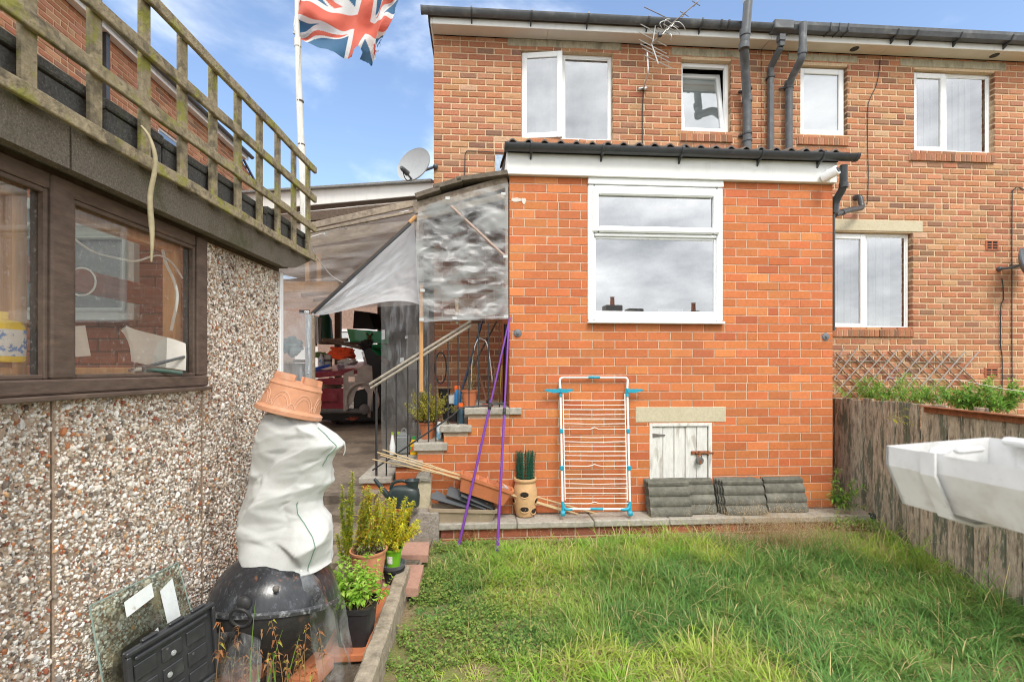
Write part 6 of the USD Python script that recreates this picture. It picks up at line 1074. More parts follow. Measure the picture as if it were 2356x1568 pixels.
# ------------------------------------------------------------------ pots and bottles on the side steps
def pot(name, c, r0, r1, h, mt, label, node=None, sq=None, soil=True):
    t = node or thing(name, label, 'pot', c); part(t, 'pot', (sqlathe(pot_prof(r0, r1, h), 1, sq, 32, c) if sq else lathe(pot_prof(r0, r1, h), 26, c)), mt, smooth=40)
    if soil: part(t, 'soil', lathe([(0, h * .86), (r1 * .93, h * .85)], 20, c), mat('pot_soil', (.05, .035, .025), .95, var=.3), smooth=True)
    return t
sz_ = [t[3] for t in tops]  # S1..S5 heights
def onstep(px, n, k): p = hp(px, 950, n); return hw(p[0], n, sz_[k] + .001)
c = onstep(1025, NE + .55, 0); pot('plant_pot', onstep(1030, NE + .50, 1), .05, .07, .17, M_POTB, 'black plastic pot behind the small plants on the side steps')
p = onstep(1008, NE + .42, 2); pot('plant_pot', p, .05, .072, .14, M_TERRA, 'plain terracotta pot at the back of the side steps behind the leafy shrub')
jc = thing('grey_jerrycan', 'grey plastic jerrycan standing by the lowest treads of the side steps', 'jerrycan', onstep(927, NE + .35, 3)); c = onstep(927, NE + .35, 3)
part(jc, 'body', join([cbx(c + (-.07, -.05, 0), c + (.075, .06, .19), .018), hull([c + np.array(q_) for q_ in ((-.05, -.04, .188), (.06, -.04, .188), (-.05, .05, .188), (.06, .05, .188), (-.02, -.03, .225), (.04, -.03, .225), (-.02, .04, .225), (.04, .04, .225))])]), mat('jerry_grey', (.20, .21, .21), .5, var=.1), smooth=30); part(jc, 'cap', lathe([(0, 0), (.02, 0), (.02, .025), (0, .025)], 14, c + (-.045, 0, .20)), mat('lime_cap', (.30, .45, .05), .5), smooth=40); part(jc, 'handle', tube(curve([c + (-.02, 0, .21), c + (.01, 0, .26), c + (.05, 0, .2)], 10), .009, 6), mat('jerry_grey'), smooth=True)
wb_ = thing('white_bottle', 'slim white plastic bottle left of the grey jerrycan', 'bottle', c + (-.10, -.03, 0)); part(wb_, 'body', lathe([(0, 0), (.028, 0), (.030, .08), (.014, .17), (.012, .20), (0, .2)], 14, c + (-.10, -.03, 0)), M_UPVC, smooth=40); part(wb_, 'cap', lathe([(0, .2), (.014, .2), (.014, .225), (0, .225)], 12, c + (-.10, -.03, 0)), mat('lime_cap'), smooth=40)
c = onstep(953, NE + .30, 3); yb = thing('feed_bottle', 'yellow and green plant feed bottle beside the leafy potted shrub', 'bottle', c); part(yb, 'body', sqlathe([(0, 0), (.03, 0), (.033, .01), (.033, .12), (.018, .155), (0, .155)], 1.2, 4, 20, c), mat('feed_yellow', (.75, .42, .01), .4), smooth=40); part(yb, 'label', sqlathe([(.0335, .03), (.034, .03), (.034, .085), (.0335, .085)], 1.2, 4, 20, c), mat('feed_red', (.55, .10, .02), .5, layers=[((.05, .35, .08), 30, .5, .55, .9)]), smooth=40); part(yb, 'cap', lathe([(0, .155), (.02, .155), (.02, .185), (0, .185)], 12, c), mat('feed_green', (.03, .28, .07), .4), smooth=40)
c = onstep(1010, NE + .22, 2); sc = thing('spray_can', 'blue and white spray can on the side steps right of the leafy shrub', 'spray can', c); part(sc, 'can', lathe([(0, 0), (.028, 0), (.028, .13), (.02, .15), (0, .15)], 16, c), mat('can_blue', (.20, .42, .58), .35, layers=[((.80, .82, .82), 30, .48, .52, .9)]), smooth=40); part(sc, 'cap', lathe([(0, .15), (.018, .15), (.018, .175), (0, .175)], 14, c), M_UPVC, smooth=40)
c = onstep(1047, NE + .20, 1); s2 = thing('black_pot', 'black pot with pale sprig on a brown saucer on the side steps', 'pot', c); part(s2, 'saucer', lathe([(0, 0), (.075, 0), (.085, .018), (.08, .018), (.07, .008), (0, .008)], 22, c), mat('brown_plastic', (.14, .065, .04), .5), smooth=40); pot('', c + (0, 0, .009), .045, .06, .10, M_POTB, '', node=s2); black_sprig = c + Z * .10
c = onstep(1043, NE + .50, 0); wt = thing('white_tub', 'white plastic tub behind the black pot on the side steps', 'tub', c); part(wt, 'tub', lathe([(0, 0), (.045, 0), (.055, .085), (.058, .09), (.05, .09), (0, .08)], 18, c), M_UPVC, smooth=40)
c = onstep(1081, NE + .26, 0); tp_c = c; tp = thing('climber_pot', 'square-rimmed terracotta-coloured pot with a climbing stem on the top landing', 'pot', c); pot('', c, .055, .078, .155, M_TERRAP, '', node=tp, sq=5)
pot('bucket', onstep(1022, NE + .75, 0), .055, .07, .15, M_POTB, 'black bucket at the back of the top landing by the wall')
for k, (px, col, lab) in enumerate(((1053, (.02, .16, .38), 'blue spray bottle with orange trigger beside the climbing plant, the taller one'), (1060, (.03, .07, .10), 'dark spray bottle with orange trigger in front of the terracotta-coloured landing pot'))):
    c = onstep(px, NE + (.34 if k == 0 else .12), 0 if k == 0 else 1) + Z * (0 if k == 0 else .0); t = thing('trigger_bottle', lab, 'bottle', c); part(t, 'body', sqlathe([(0, 0), (.028, 0), (.03, .01), (.028, .12), (.012, .16), (0, .16)], 1.2, 4, 18, c), mat('bottle_%d' % k, col, .3, spec=.6), smooth=40); part(t, 'trigger', join([cbx(c + (-.035, -.012, .16), c + (.025, .012, .20), .005), cbx(c + (-.03, -.008, .13), c + (-.02, .008, .165), .003)]), mat('orange_trigger', (.75, .13, .02), .4))
c = onstep(1122, NE + .15, 0); solo('red_saucer', lathe([(0, 0), (.05, 0), (.06, .022), (.054, .022), (.045, .008), (0, .008)], 22, c), mat('red_plastic', (.40, .05, .02), .45), 'small red plant saucer on the top landing slab', 'saucer', smooth=40)
def stick(name, p, q_, r, mt, lab, cat='pole'): return solo(name, tube([hpw(*p), hpw(*q_)], r, 8), mt, lab, cat, smooth=40)
stick('dark_pole', (1060, 905, NE + .55), (1110, 738, NE + .80), .013, mat('navy_pole', (.02, .03, .06), .4), 'dark blue pole leaning on the wall of the top landing'); stick('brown_pole', (1068, 880, NE + .60), (1142, 740, NE + .9), .011, M_DARKWOOD, 'brown pole leaning to the right on the top landing'); stick('yellow_pole', (1148, 925, NE + .35), (1155, 840, NE + .35), .008, mat('yellow_wood', (.55, .38, .07), .6), 'thin yellow stick by the corner of the extension', 'stick')
for k, x in enumerate((1158, 1163)): stick('black_pole', (x, 925, NE + .30), (x + 3, 745, NE + .30), .010, M_CARK, ('black pole standing behind the purple props', 'black pole tucked closest to the extension corner')[k])
solo('brown_plank', beam(hpw(1096, 838, NE + .8), hpw(1121, 925, NE + .5), .02, .09, up=N), mat('red_wood', (.16, .065, .035), .7, var=.2), 'reddish brown plank leaning in the corner of the top landing', 'plank')
solo('chrome_hoop', tube(curve([hpw(1083, 925, NE + .6), hpw(1085, 850, NE + .65), hpw(1092, 800, NE + .7), hpw(1104, 778, NE + .72), hpw(1118, 785, NE + .7), hpw(1128, 830, NE + .66), hpw(1133, 880, NE + .62)], 30), .010, 8), mat('chrome_tube', (.55, .53, .50), .25, metal=.9), 'bent chrome tube hoop leaning on the top landing wall', 'tube', smooth=True)
solo('hose_loop', tube(np.array([hpw(1014 + 13 * math.cos(t), 846 + 36 * math.sin(t), NE + .7 + .01 * t) for t in np.linspace(0, 6.3, 30)]), .008, 6), M_CABLE, 'black hose loop hanging on the dark post by the stairs', 'hose', smooth=True)

# ------------------------------------------------------------------ expanding trellis on the neighbour's wall and line
XT = thing('diamond_trellis', 'grey expanding diamond trellis on the house wall above the fence', 'trellis', hpw(2090, 920, NM - .03))
M_LATH = mat('grey_lath', (.36, .32, .28), .85, var=.25, vscale=60, layers=[((.18, .14, .11), 30, .5, .7, .6)])
def lath(x0, y0, x1, y1, d, nm='lath'): p, q_ = hpw(x0, y0, NM - d), hpw(x1, y1, NM - d); part(XT, nm, beam(p, q_, .008, .026, up=N), M_LATH)
for x in range(1862, 2262, 31):
    top = 800 if x > 1900 else 800; xt, yt = x + 90, 800 + (10 if 1990 < x + 90 < 2070 else 0) + (x - 1900) * .03; xb, yb = x - 40 + 30, 915; a = max(x - 10, 1918)
    if xt > 2262: continue
    lath(max(x - 22, 1918), 925 if x - 22 > 1918 else 925 - (1918 - x + 22) * 1.1, xt - 10, yt, .040)
    lath(min(xt + 28, 2262), 925 if xt + 28 < 2262 else 925 - (xt + 28 - 2262) * 1.1, x - 2 if x - 2 > 1918 else 1918, yt if x - 2 > 1918 else yt + (1918 - x + 2) * 1.1, .024)
for x0, x1, y in ((1930, 2040, 830), (2095, 2215, 832)): lath(x0, y, x1, y + 1, .012, 'batten')
solo('washing_line', tube(curve([hpw(2040, 868, NM - .6), hpw(2200, 874, 5.3), hpw(2300, 892, 5.0), hpw(2420, 908, 4.8)], 20), .0025, 5), mat('white_cord'), 'thin white washing line strung across above the fence', 'washing line', smooth=True)

# ------------------------------------------------------------------ white gutter close to the camera
gd = unit((-.175, 1, 0)); gl = np.array([-gd[1], gd[0], 0])   # along it, and to its left
end = at(2046, 1027, .455); zr = end[2]; right = -gl; up_ = Z
M_GUT = mat('white_gutter', (.60, .60, .59), .42, spec=.4, var=.07, vscale=40, layers=[((.36, .335, .28), 22, .52, .75, .6), ((.25, .22, .16), 60, .64, .76, .6)])
GT = thing('white_gutter', 'close-up white box gutter entering from the right edge, slightly blurred', 'gutter', end - Z * .06)
outer = [(0, 0), (.0, -.016), (.018, -.052), (.040, -.058), (.092, -.058), (.112, -.05), (.112, .004)]; inner = [(.109, .004), (.109, -.047), (.091, -.055), (.040, -.055), (.0205, -.050), (.003, -.016), (.003, -.001)]
def gx_(poly, t0, t1, sc=1.0, off=0.0):
    m = extrude(Polygon(poly).buffer(0), t1 - t0); v = m[0]; return end + (v[:, :1] * right + v[:, 1:2] * Z + (v[:, 2:] + t0) * gd), m[1]
part(GT, 'channel', gx_(outer + inner, -.60, -.028), M_GUT)
o2 = [(-.0035, .001), (-.0035, -.017), (.015, -.0545), (.039, -.0615), (.093, -.0615), (.1155, -.052), (.1155, .006)]
part(GT, 'end_cap', join([gx_(o2 + [(.113, .006), (.112, -.05), (.092, -.058), (.040, -.058), (.018, -.052), (0, -.016), (0, .001)], -.042, -.0), gx_(o2, -.003, .0)]), M_GUT)
part(GT, 'cap_lip', join([gx_([(-.006, .002), (-.006, -.018), (.013, -.056), (.038, -.064), (.060, -.064), (.060, -.0616), (.039, -.0616), (.0150, -.0546), (-.0036, -.017), (-.0036, .002)], -.046, -.034), beam(end + right * .002 - gd * .04 + Z * .001, end + right * .028 - gd * .03 + Z * .004, .012, .006)]), M_GUT)
part(GT, 'clip', join([beam(end + right * .03 - gd * .035 + Z * .001, end + right * .055 - gd * .038 + Z * .003, .01, .006), beam(end + right * .105 - gd * .02 + Z * .006, end + right * .105 - gd * .10 + Z * .006, .012, .008), tube([end + right * .095 - gd * .075 + Z * .008, end + right * .115 - gd * .10 + Z * .010], .006, 8), beam(end + right * .08 - gd * .07 - Z * .004, end + right * .078 - gd * .5 - Z * .004, .004, .006)]), M_GUT)
part(GT, 'dirt', gx_([(.030, -.052), (.1085, -.052), (.1085, -.010), (.102, -.016), (.085, -.036), (.05, -.036), (.028, -.044)], -.60, -.075), mat('gutter_dirt', (.20, .16, .10), .95, bump=(60, .8, .01), var=.4, vscale=50, layers=[((.62, .61, .58), 25, .5, .62, .8)]))

# ------------------------------------------------------------------ kettle barbecue under a sack, with a pot on top
BC = np.array((-1.14, 2.30, .525)); BR_ = .285
M_ENAM = mat('rusty_enamel', (.022, .023, .026), .22, spec=.6, stretch=(1.6, 1.6, .5), bump=(60, .2, .003), var=.3, vscale=35, layers=[((.13, .14, .16), 34, .54, .74, .6), ((.20, .085, .045), 13, .63, .72, .7), ((.30, .30, .30), 70, .64, .72, .5)])
M_BOWL = mat('sooty_bowl', (.018, .017, .016), .5, bump=(60, .4, .004), var=.4, vscale=30, layers=[((.10, .06, .04), 12, .55, .75, .6)])
bq = thing('kettle_barbecue', 'rusty black kettle barbecue standing by the pebble-dashed wall', 'barbecue', (BC[0], BC[1], .1))
a_ = np.linspace(0, math.pi / 2, 14)
TB = frame(BC, (1, 0, 0), (0, 1, 0), Z) @ rotm((1, 0, 0), -15)
part(bq, 'lid', xf(lathe([(BR_ * math.cos(t), .012 + BR_ * .86 * math.sin(t)) for t in a_], 48), TB), M_ENAM, smooth=True)
part(bq, 'rim', xf(lathe([(BR_ - .004, -.012), (BR_ + .008, -.010), (BR_ + .010, .004), (BR_ + .002, .014), (BR_ - .004, .014)], 48), TB), mat('worn_rim', (.06, .062, .066), .35, metal=.3, bump=(90, .4, .003), var=.4, vscale=40, layers=[((.45, .46, .47), 40, .5, .7, .6)]), smooth=40)
part(bq, 'bowl', xf(lathe([(BR_ * .985 * math.cos(t), -.012 - BR_ * .82 * math.sin(t)) for t in a_[::-1]], 48), TB), M_BOWL, smooth=True)
for az in (-70, 50, 170): a = math.radians(az); d = np.array((math.cos(a), math.sin(a), 0)); part(bq, 'leg', tube([BC + d * .19 - Z * .17, BC + d * .27 - Z * .43], .011, 8), M_IRON, smooth=40)
hd = BC + np.array((.0, -BR_ * .99, .115)); th = np.linspace(0, 2 * math.pi, 22); hn = part(bq, 'ring_handle', tube(np.array([hd + np.array((.042 * math.cos(t), -.012 - .012 * math.sin(t), -.035 + .042 * math.sin(t))) for t in th]), .007, 8), M_BLACKIRON, smooth=True); part(hn, 'handle_boss', ball(hd + (0, .015, .012), .03, 2, (1, .6, 1)), M_BLACKIRON, smooth=True); part(bq, 'vent_knob', ball(BC + (.12, -.235, .175), .014, 2), M_IRON, smooth=True)
rows = [(950, 612, 706, .085), (975, 606, 736, .09), (1000, 601, 770, .095), (1020, 597, 793, .10), (1042, 592, 772, .105), (1065, 586, 762, .11), (1090, 580, 762, .115), (1110, 574, 764, .12), (1132, 566, 738, .125), (1150, 559, 728, .13), (1170, 549, 734, .135), (1190, 541, 752, .14), (1215, 548, 766, .15), (1240, 558, 769, .16), (1262, 564, 768, .17), (1284, 572, 763, .175)]
SK = []; nr_ = 128; ang = np.linspace(0, 2 * math.pi, nr_, endpoint=False); yy_ = np.array([r_[0] for r_ in rows]); yf = np.linspace(yy_[0], yy_[-1], 90)
Lx, Rx, Dp = (np.interp(yf, yy_, [r_[k] for r_ in rows]) for k in (1, 2, 3))
for k, y in enumerate(yf):
    l, r_ = at(Lx[k], y, BC[1]), at(Rx[k], y, BC[1]); cx_, hw_ = (l[0] + r_[0]) / 2, (r_[0] - l[0]) / 2; zz = l[2] - (.035 * np.clip((k - 78) / 12, 0, 1)) * np.cos(ang + 1.1)
    SK.append(np.stack([cx_ + hw_ * np.sign(np.cos(ang)) * np.abs(np.cos(ang)) ** .8, BC[1] + Dp[k] * np.sin(ang), zz + 0 * ang], 1))
SK = np.array(SK); from scipy.interpolate import LinearNDInterpolator
from scipy.ndimage import gaussian_filter
out = np.stack([np.cos(ang), np.sin(ang), 0 * ang], 1); K_ = np.arange(len(yf))
rs = np.random.default_rng(5); npt = 64; pa, pk = rs.uniform(0, 2 * math.pi, npt), rs.uniform(-4, 94, npt); po = rs.uniform(-.060, .045, npt) # creased flat facets between random fold points
PA = np.concatenate([pa - 2 * math.pi, pa, pa + 2 * math.pi]); itp = LinearNDInterpolator(np.stack([PA * 11 + np.tile(pk, 3) * .22, np.tile(pk, 3) * .50], 1), np.tile(po, 3), fill_value=0.0)
AG, KG = np.meshgrid(ang, K_); n3 = 420; qa, qk = rs.uniform(0, 2 * math.pi, n3), rs.uniform(-3, 93, n3); itp2 = LinearNDInterpolator(np.stack([np.concatenate([qa - 2 * math.pi, qa, qa + 2 * math.pi]) * 11, np.tile(qk, 3)], 1), np.tile(rs.uniform(-.009, .009, n3), 3), fill_value=0.0)
off = gaussian_filter(itp(AG * 11 + KG * .22, KG * .50), (.35, .35), mode=('nearest', 'wrap')) + itp2(AG * 11, KG); side = np.abs(np.sin(AG)) ** .6 * .85 + .15
q_ = SK * 16; off = off * side + .010 * (fbm(q_, 3, 6) - .5) * side; SK = SK + off[..., None] * out[None]
SK = np.concatenate([SK, SK[:, :1]], 1); v, f = gridmesh(SK[:, ::-1])
M_SACK = mat('woven_sack', (.59, .60, .58), .6, trans=.15, var=.05, vscale=180, bump=(260, .3, .002), layers=[((.50, .48, .42), 5, .56, .78, .45)])
sk = solo('white_sack', (v, f), M_SACK, 'white woven plastic sack pulled over a flue on top of the barbecue', 'sack', smooth=True)
M_THR = mat('green_thread', (.10, .24, .17), .7)
for j, k0, k1 in ((118, 8, 32), (112, 52, 89)): part(sk, 'green_stripe', tube(SK[k0:k1, j] + np.array((.003, -.003, 0)), .0018, 5), M_THR, smooth=True)
hem = SK[-1]; part(sk, 'hem', tube(hem, .004, 6, caps=False), M_SACK, smooth=True); part(sk, 'frayed_thread', tube(curve([at(793, 1020, 2.28), at(794, 1034, 2.27), at(790, 1046, 2.27)], 8), .002, 4), M_SACK)
part(bq, 'flue', tube([BC + (.02, 0, .2), at(655, 1150, 2.3), at(655, 960, 2.3)], .012, 10), M_IRON, smooth=40)
# upturned terracotta pot
T = frame(at(664, 951, 2.30), (1, 0, 0), (0, 1, 0), (0, 0, 1)) @ rotm((0, 1, 0), 14) @ rotm((1, 0, 0), -6)
up = thing('upturned_pot', 'decorated terracotta pot upturned on top of the white sack', 'pot', at(664, 951, 2.3)); M_TC = mat('pale_terracotta', (.53, .255, .145), .85, bump=(130, .4, .003), var=.12, vscale=22, layers=[((.60, .42, .31), 9, .50, .74, .55), ((.40, .19, .10), 6, .55, .78, .5)])
pr = [(.128, .0), (.143, -.004), (.152, .0), (.153, .018), (.140, .026), (.134, .032), (.127, .08), (.118, .128), (.121, .132), (.119, .140), (.113, .146), (.110, .160), (.096, .160), (.0, .160)]
part(up, 'body', xf(lathe(pr, 48), T), M_TC, smooth=35)
for k in range(6):
    a0, a1 = k * math.pi / 3 + .12, k * math.pi / 3 + .78; an = np.linspace(a0, a1, 6); pts = [(r_ * math.cos(a), r_ * math.sin(a), z) for a in an for r_, z in ((.078, .157), (.112, .157), (.080, .186), (.108, .186))]; part(up, 'foot', xf(hull(pts), T), M_TC)
def onpot(a, z): r_ = float(np.interp(z, [.032, .08, .128], [.135, .128, .119])) + .0006; return (r_ * math.cos(a), r_ * math.sin(a), z)
M_LINE = mat('raised_line', (.68, .42, .29), .85)
for a0 in np.arange(-3.1, 3.1, .78): part(up, 'raised_decoration', join([tube(np.array([xf((np.array([onpot(a0 + .39 * s_ + .36 * math.cos(t) * k2, .034 + .075 * k2 * math.sin(t))]), np.zeros((0, 3), int)), T)[0][0] for t in np.linspace(0, math.pi, 16)]), .0014, 4) for s_, k2 in ((0, .95), (0, .72), (1, .30))]), M_LINE)
# plastic round the barbecue
aa, zz = np.linspace(-.62, .80, 30), np.linspace(.74, .13, 26); AA, ZZ = np.meshgrid(aa, zz, indexing='ij'); rr = np.interp(ZZ, [.10, .3, .52, .66, .76], [.37, .335, .300, .25, .16]) + .02 * np.sin(AA * 9 + ZZ * 8); PP = np.stack([BC[0] + rr * np.cos(AA), BC[1] + rr * np.sin(AA), ZZ - .07 * np.clip(AA + .3, -1, 1)], -1)
v_, f_ = gridmesh(PP[:, ::-1]); v_ = v_ + .035 * (np.stack([fbm(v_ * 9, 3, k) for k in (3, 4, 5)], 1) - .5)
M_BBQF = film('limp_film', .90, (.62, .64, .63), .03, .2, .5, wrinkle=(7, .4, .66, .13), stretch=(1, 1, .6), bump=(16, .6, .02))
solo('plastic_wrap', (v_, f_), M_BBQF, 'limp clear plastic wrapped round the right side of the barbecue', 'plastic sheet', smooth=True)
P = surf([[at(500, 1455, 2.05), at(545, 1450, 1.97), at(600, 1470, 1.95)], [at(490, 1510, 2.02), at(540, 1520, 1.93), at(600, 1530, 1.93)], [at(478, 1600, 2.0), at(540, 1610, 1.90), at(600, 1620, 1.90)]], 24, 24); v_, f_ = gridmesh(P); v_ = v_ + .03 * (np.stack([fbm(v_ * 11, 3, k) for k in (6, 7, 8)], 1) - .5)
solo('plastic_offcut', (v_, f_), M_BBQF, 'crumpled clear plastic below the left side of the barbecue', 'plastic sheet', smooth=True)
M_RB = mat('orange_brick', (.56, .20, .09), .85, bump=(90, .6, .004), var=.15, vscale=25, layers=[((.30, .12, .07), 12, .55, .75, .6), ((.62, .40, .28), 8, .6, .78, .5)])
for x, y, ang_, lab in ((718, 1530, 80, 'orange holed brick lying by the barbecue, nearer the plant pots'), (545, 1548, 72, 'orange holed brick among dry weeds under the left of the barbecue')):
    c = onz(x, y, .205); pg = sbox(-.1075, -.051, .1075, .051)
    for hx in (-.068, 0, .068): pg = pg.difference(Polygon([(hx + .020 * math.cos(t), .018 * math.sin(t)) for t in np.linspace(0, 6.28, 15)[:-1]]))
    solo('loose_brick', xf(extrude(pg, .07), frame(c - Z * .07, (1, 0, 0), (0, 1, 0), Z) @ rotm(Z, ang_)), M_RB, lab, 'brick')
# black ribbed panel
tl, tr, br = at(284, 1503, 1.62), at(488, 1382, 1.95), at(468, 1550, 1.90); px_ = unit(tr - tl); py_ = unit((br - tr) - px_ * ((br - tr) @ px_)); pn_ = np.cross(px_, py_); pn_ = pn_ if pn_[0] > 0 else -pn_; Lp, Hp = np.linalg.norm(tr - tl), .30
BP = thing('ribbed_panel', 'black ribbed plastic panel leaning at an angle in front of the glass', 'panel', (tl + tr) / 2 - Z * .3); M_PAN = mat('black_panel_plastic', (.030, .031, .033), .42, spec=.5, var=.25, vscale=30, layers=[((.085, .085, .08), 12, .5, .75, .5)])
Mp = frame(tl, px_, py_, pn_)
def pbx(x0, x1, y0, y1, z0, z1, c=.004): return xf(cbx((x0, y0, z0), (x1, y1, z1), c), Mp)
part(BP, 'plate', pbx(.0, Lp, 0, Hp, -.012, .0), M_PAN)
part(BP, 'rim', join([pbx(0, Lp, 0, .016, .001, .016), pbx(0, .016, .017, Hp, .001, .016), pbx(Lp - .014, Lp, .017, Hp, .001, .016), pbx(.017, Lp - .015, Hp - .016, Hp, .001, .016)]), M_PAN)
part(BP, 'rib', pbx(.03, Lp - .03, .03, .046, .0005, .011, .005), M_PAN)
for i in range(3):
    for j in range(3):
        x0, y0 = .026 + i * (Lp - .05) / 3, .060 + j * .080; w_ = (Lp - .05) / 3 - .020
        part(BP, 'raised_pad', pbx(x0, x0 + w_, y0, y0 + .055, .0006, .0065, .006), M_PAN)
        if (i + j) % 2: part(BP, 'slot', xf(lathe([(0, .0075), (.005, .0074), (.005, .006)], 10), Mp @ frame((x0 + w_ * .25, y0 + .012, 0), (1, 0, 0), (0, 1, 0), Z)), M_DARK)
for x, y in ((.165, .10), (.145, .17)): part(BP, 'washer', xf(lathe([(0, .011), (.003, .011), (.0035, .0095), (.009, .0095), (.010, .006)], 16), Mp @ frame((x, y, 0), (1, 0, 0), (0, 1, 0), Z)), M_GALV, smooth=40)
for x0 in (.06, .16, .25): part(BP, 'edge_tab', pbx(x0, x0 + .06, -.012, -.001, -.010, .006), M_PAN)
c = at(370, 1478, 1.78) + DG * .05; solo('black_lid', hull([c + SG * a + DG * b + Z * e for a, b, e in ((-.13, -.02, -.22), (.09, -.02, -.22), (-.13, .05, -.22), (.09, .05, -.22), (-.115, -.015, .0), (.075, -.015, .0), (-.09, .05, .01), (.05, .05, .01))]), mat('grey_black_plastic', (.045, .044, .044), .55, var=.2), 'dark rounded plastic lid behind the black ribbed panel', 'tub')  # dark plastic lid propped behind the ribbed panel
# sheet of old glass
gTL, gTR = GW.w(np.array([[1.60, -.028, .855], [2.03, -.028, .825]])); gd_ = unit(np.array((.20, -.02, -.72))); gBL, gBR = gTL + gd_ * .76 - SG * .06, gTR + gd_ * .74 + SG * .02
M_SHG = glass('old_glass_sheet', ior=1.5, tint=(.78, .88, .82), add=.0, dirt=((.25, .22, .13), 9, .50, .78, .55))
gs = thing('glass_sheet', 'dirty greenish sheet of glass with white film remnants leaning on the pebble-dash', 'glass', (gBL + gBR) / 2); part(gs, 'sheet', (np.array([gBL, gBR, gTR, gTL]), np.array([(0, 1, 2), (0, 2, 3)])), M_SHG)
M_EDGE = mat('glass_edge', (.20, .27, .23), .25, spec=.6, var=.2); part(gs, 'edge', join([beam(gTL, gTR, .006, .006), beam(gTR, gBR, .006, .006), beam(gTL, gBL, .006, .006)]), M_EDGE)
def gq(a, b): return gTL + (gTR - gTL) * a + (gBL - gTL) * b + np.array((.006, -.002, .002))
M_WF = mat('white_film', (.72, .75, .73), .5, var=.06, layers=[((.36, .27, .14), 26, .56, .70, .85)])
for nm, pts in (('white_strip', ((.30, .055), (.62, .03), (.62, .10), (.30, .125))), ('white_film', ((.70, .09), (.88, .06), (.90, .36), (.80, .62), (.72, .60), (.70, .42), (.62, .36), (.72, .28))), ('white_strip', ((.26, .30), (.60, .25), (.60, .275), (.26, .33))), ('sticker', ((.02, .42), (.12, .40), (.11, .60), (.0, .62)))):
    part(gs, nm, hull([gq(a, b) + np.array((e, 0, 0)) for a, b in pts for e in (0, .0012)]) if nm != 'white_film' else (lambda P_: (np.array([gq(a, b) for a, b in P_]), np.array([(0, 1, 2), (0, 2, 7), (7, 2, 6), (6, 2, 5), (5, 2, 3), (5, 3, 4)])))(pts), M_WF)
part(gs, 'blue_mark', hull([gq(a, b) + np.array((e, 0, 0)) for a, b in ((.03, .47), (.09, .45), (.09, .49), (.02, .56), (.06, .57)) for e in (.0015, .002)]), mat('blue_print', (.02, .05, .35), .5))

# ------------------------------------------------------------------ plants
M_LEAF = mat('leaf', tinted=True, rough=.55, spec=.35, trans=.45, var=.2, vscale=60); M_TWIG = mat('twig', tinted=True, rough=.85, var=.2)
def leaves(p, d, L, W, tint, droop=.25, seed=0):
    n = len(p); d = d / (np.linalg.norm(d, axis=1, keepdims=True) + 1e-9); s_ = np.cross(d, Z); s_ = s_ / (np.linalg.norm(s_, axis=1, keepdims=True) + 1e-6); n_ = np.cross(s_, d); L = np.broadcast_to(L, (n,))[:, None]; W = np.broadcast_to(W, (n,))[:, None]
    dr_ = droop * L; mid = p + d * L * .5 + n_ * dr_ * .15; v = np.stack([p, mid + s_ * W * .5 + n_ * W * .15, mid, mid - s_ * W * .5 + n_ * W * .15, p + d * L - n_ * dr_], 1).reshape(-1, 3)
    f = (np.array([(0, 2, 1), (0, 3, 2), (1, 2, 4), (2, 3, 4)])[None] + 5 * np.arange(n)[:, None, None]).reshape(-1, 3); return (v, f), np.repeat(tint, 5, 0)
def tints(n, cols, w=None, j=.15): cols = np.array(cols); return cols[R.choice(len(cols), n, p=None if w is None else np.array(w) / sum(w))] * R.uniform(1 - j, 1 + j, (n, 1))
def stem_set(bases, tops_, n=10, sway=.03):
    out = []
    for b, t in zip(bases, tops_):
        m = (b + t) / 2 + R.normal(0, sway, 3) * (1, 1, .3); s_ = np.linspace(0, 1, n)[:, None]; out.append((1 - s_) ** 2 * b + 2 * s_ * (1 - s_) * m + s_ * s_ * t)
    return out
def foliage(stems, per_m, L, W, cols, w=None, angle=.9, start=.15, droop=.25, upness=.4):
    P_, D_, LL = [], [], []
    for s_ in stems:
        seg = np.linalg.norm(np.diff(s_, axis=0), axis=1); n = max(2, int(seg.sum() * per_m * (1 - start))); t = R.uniform(start, 1, n) * (len(s_) - 1); i = np.minimum(t.astype(int), len(s_) - 2); fr_ = (t - i)[:, None]
        ax = s_[i + 1] - s_[i]; ax /= np.linalg.norm(ax, axis=1, keepdims=True) + 1e-9; rnd = R.normal(0, 1, (n, 3)); rnd -= ax * (rnd * ax).sum(1, keepdims=True); rnd /= np.linalg.norm(rnd, axis=1, keepdims=True) + 1e-9
        P_.append(s_[i] * (1 - fr_) + s_[i + 1] * fr_); D_.append(rnd * angle + ax * upness + R.normal(0, .15, (n, 3))); LL.append(R.uniform(.6, 1.15, n) * (1.1 - .45 * (t / (len(s_) - 1))))
    P_, D_, LL = np.vstack(P_), np.vstack(D_), np.concatenate(LL); return leaves(P_, D_, L * LL, W * LL, tints(len(P_), cols, w), droop)
def plant(node, stems, per_m, L, W, cols, w=None, stem_r=.003, stem_col=(.22, .17, .07), **k):
    m, t = foliage(stems, per_m, L, W, cols, w, **k); part(node, 'foliage', m, M_LEAF, tint=t, smooth=False)
    ms = [tube(s_, np.linspace(stem_r, stem_r * .4, len(s_)), 4, caps=False) for s_ in stems]; cs = [np.array(stem_col) * R.uniform(.8, 1.2) for _ in ms]
    if len(ms) <= 20:
        for m_, c_ in zip(ms, cs): part(node, 'stem', m_, M_TWIG, tint=np.tile(c_, (len(m_[0]), 1)), smooth=True)
    else: m, t = jt(ms, cs); part(node, 'stems', m, M_TWIG, tint=t, smooth=True, kind='stuff')
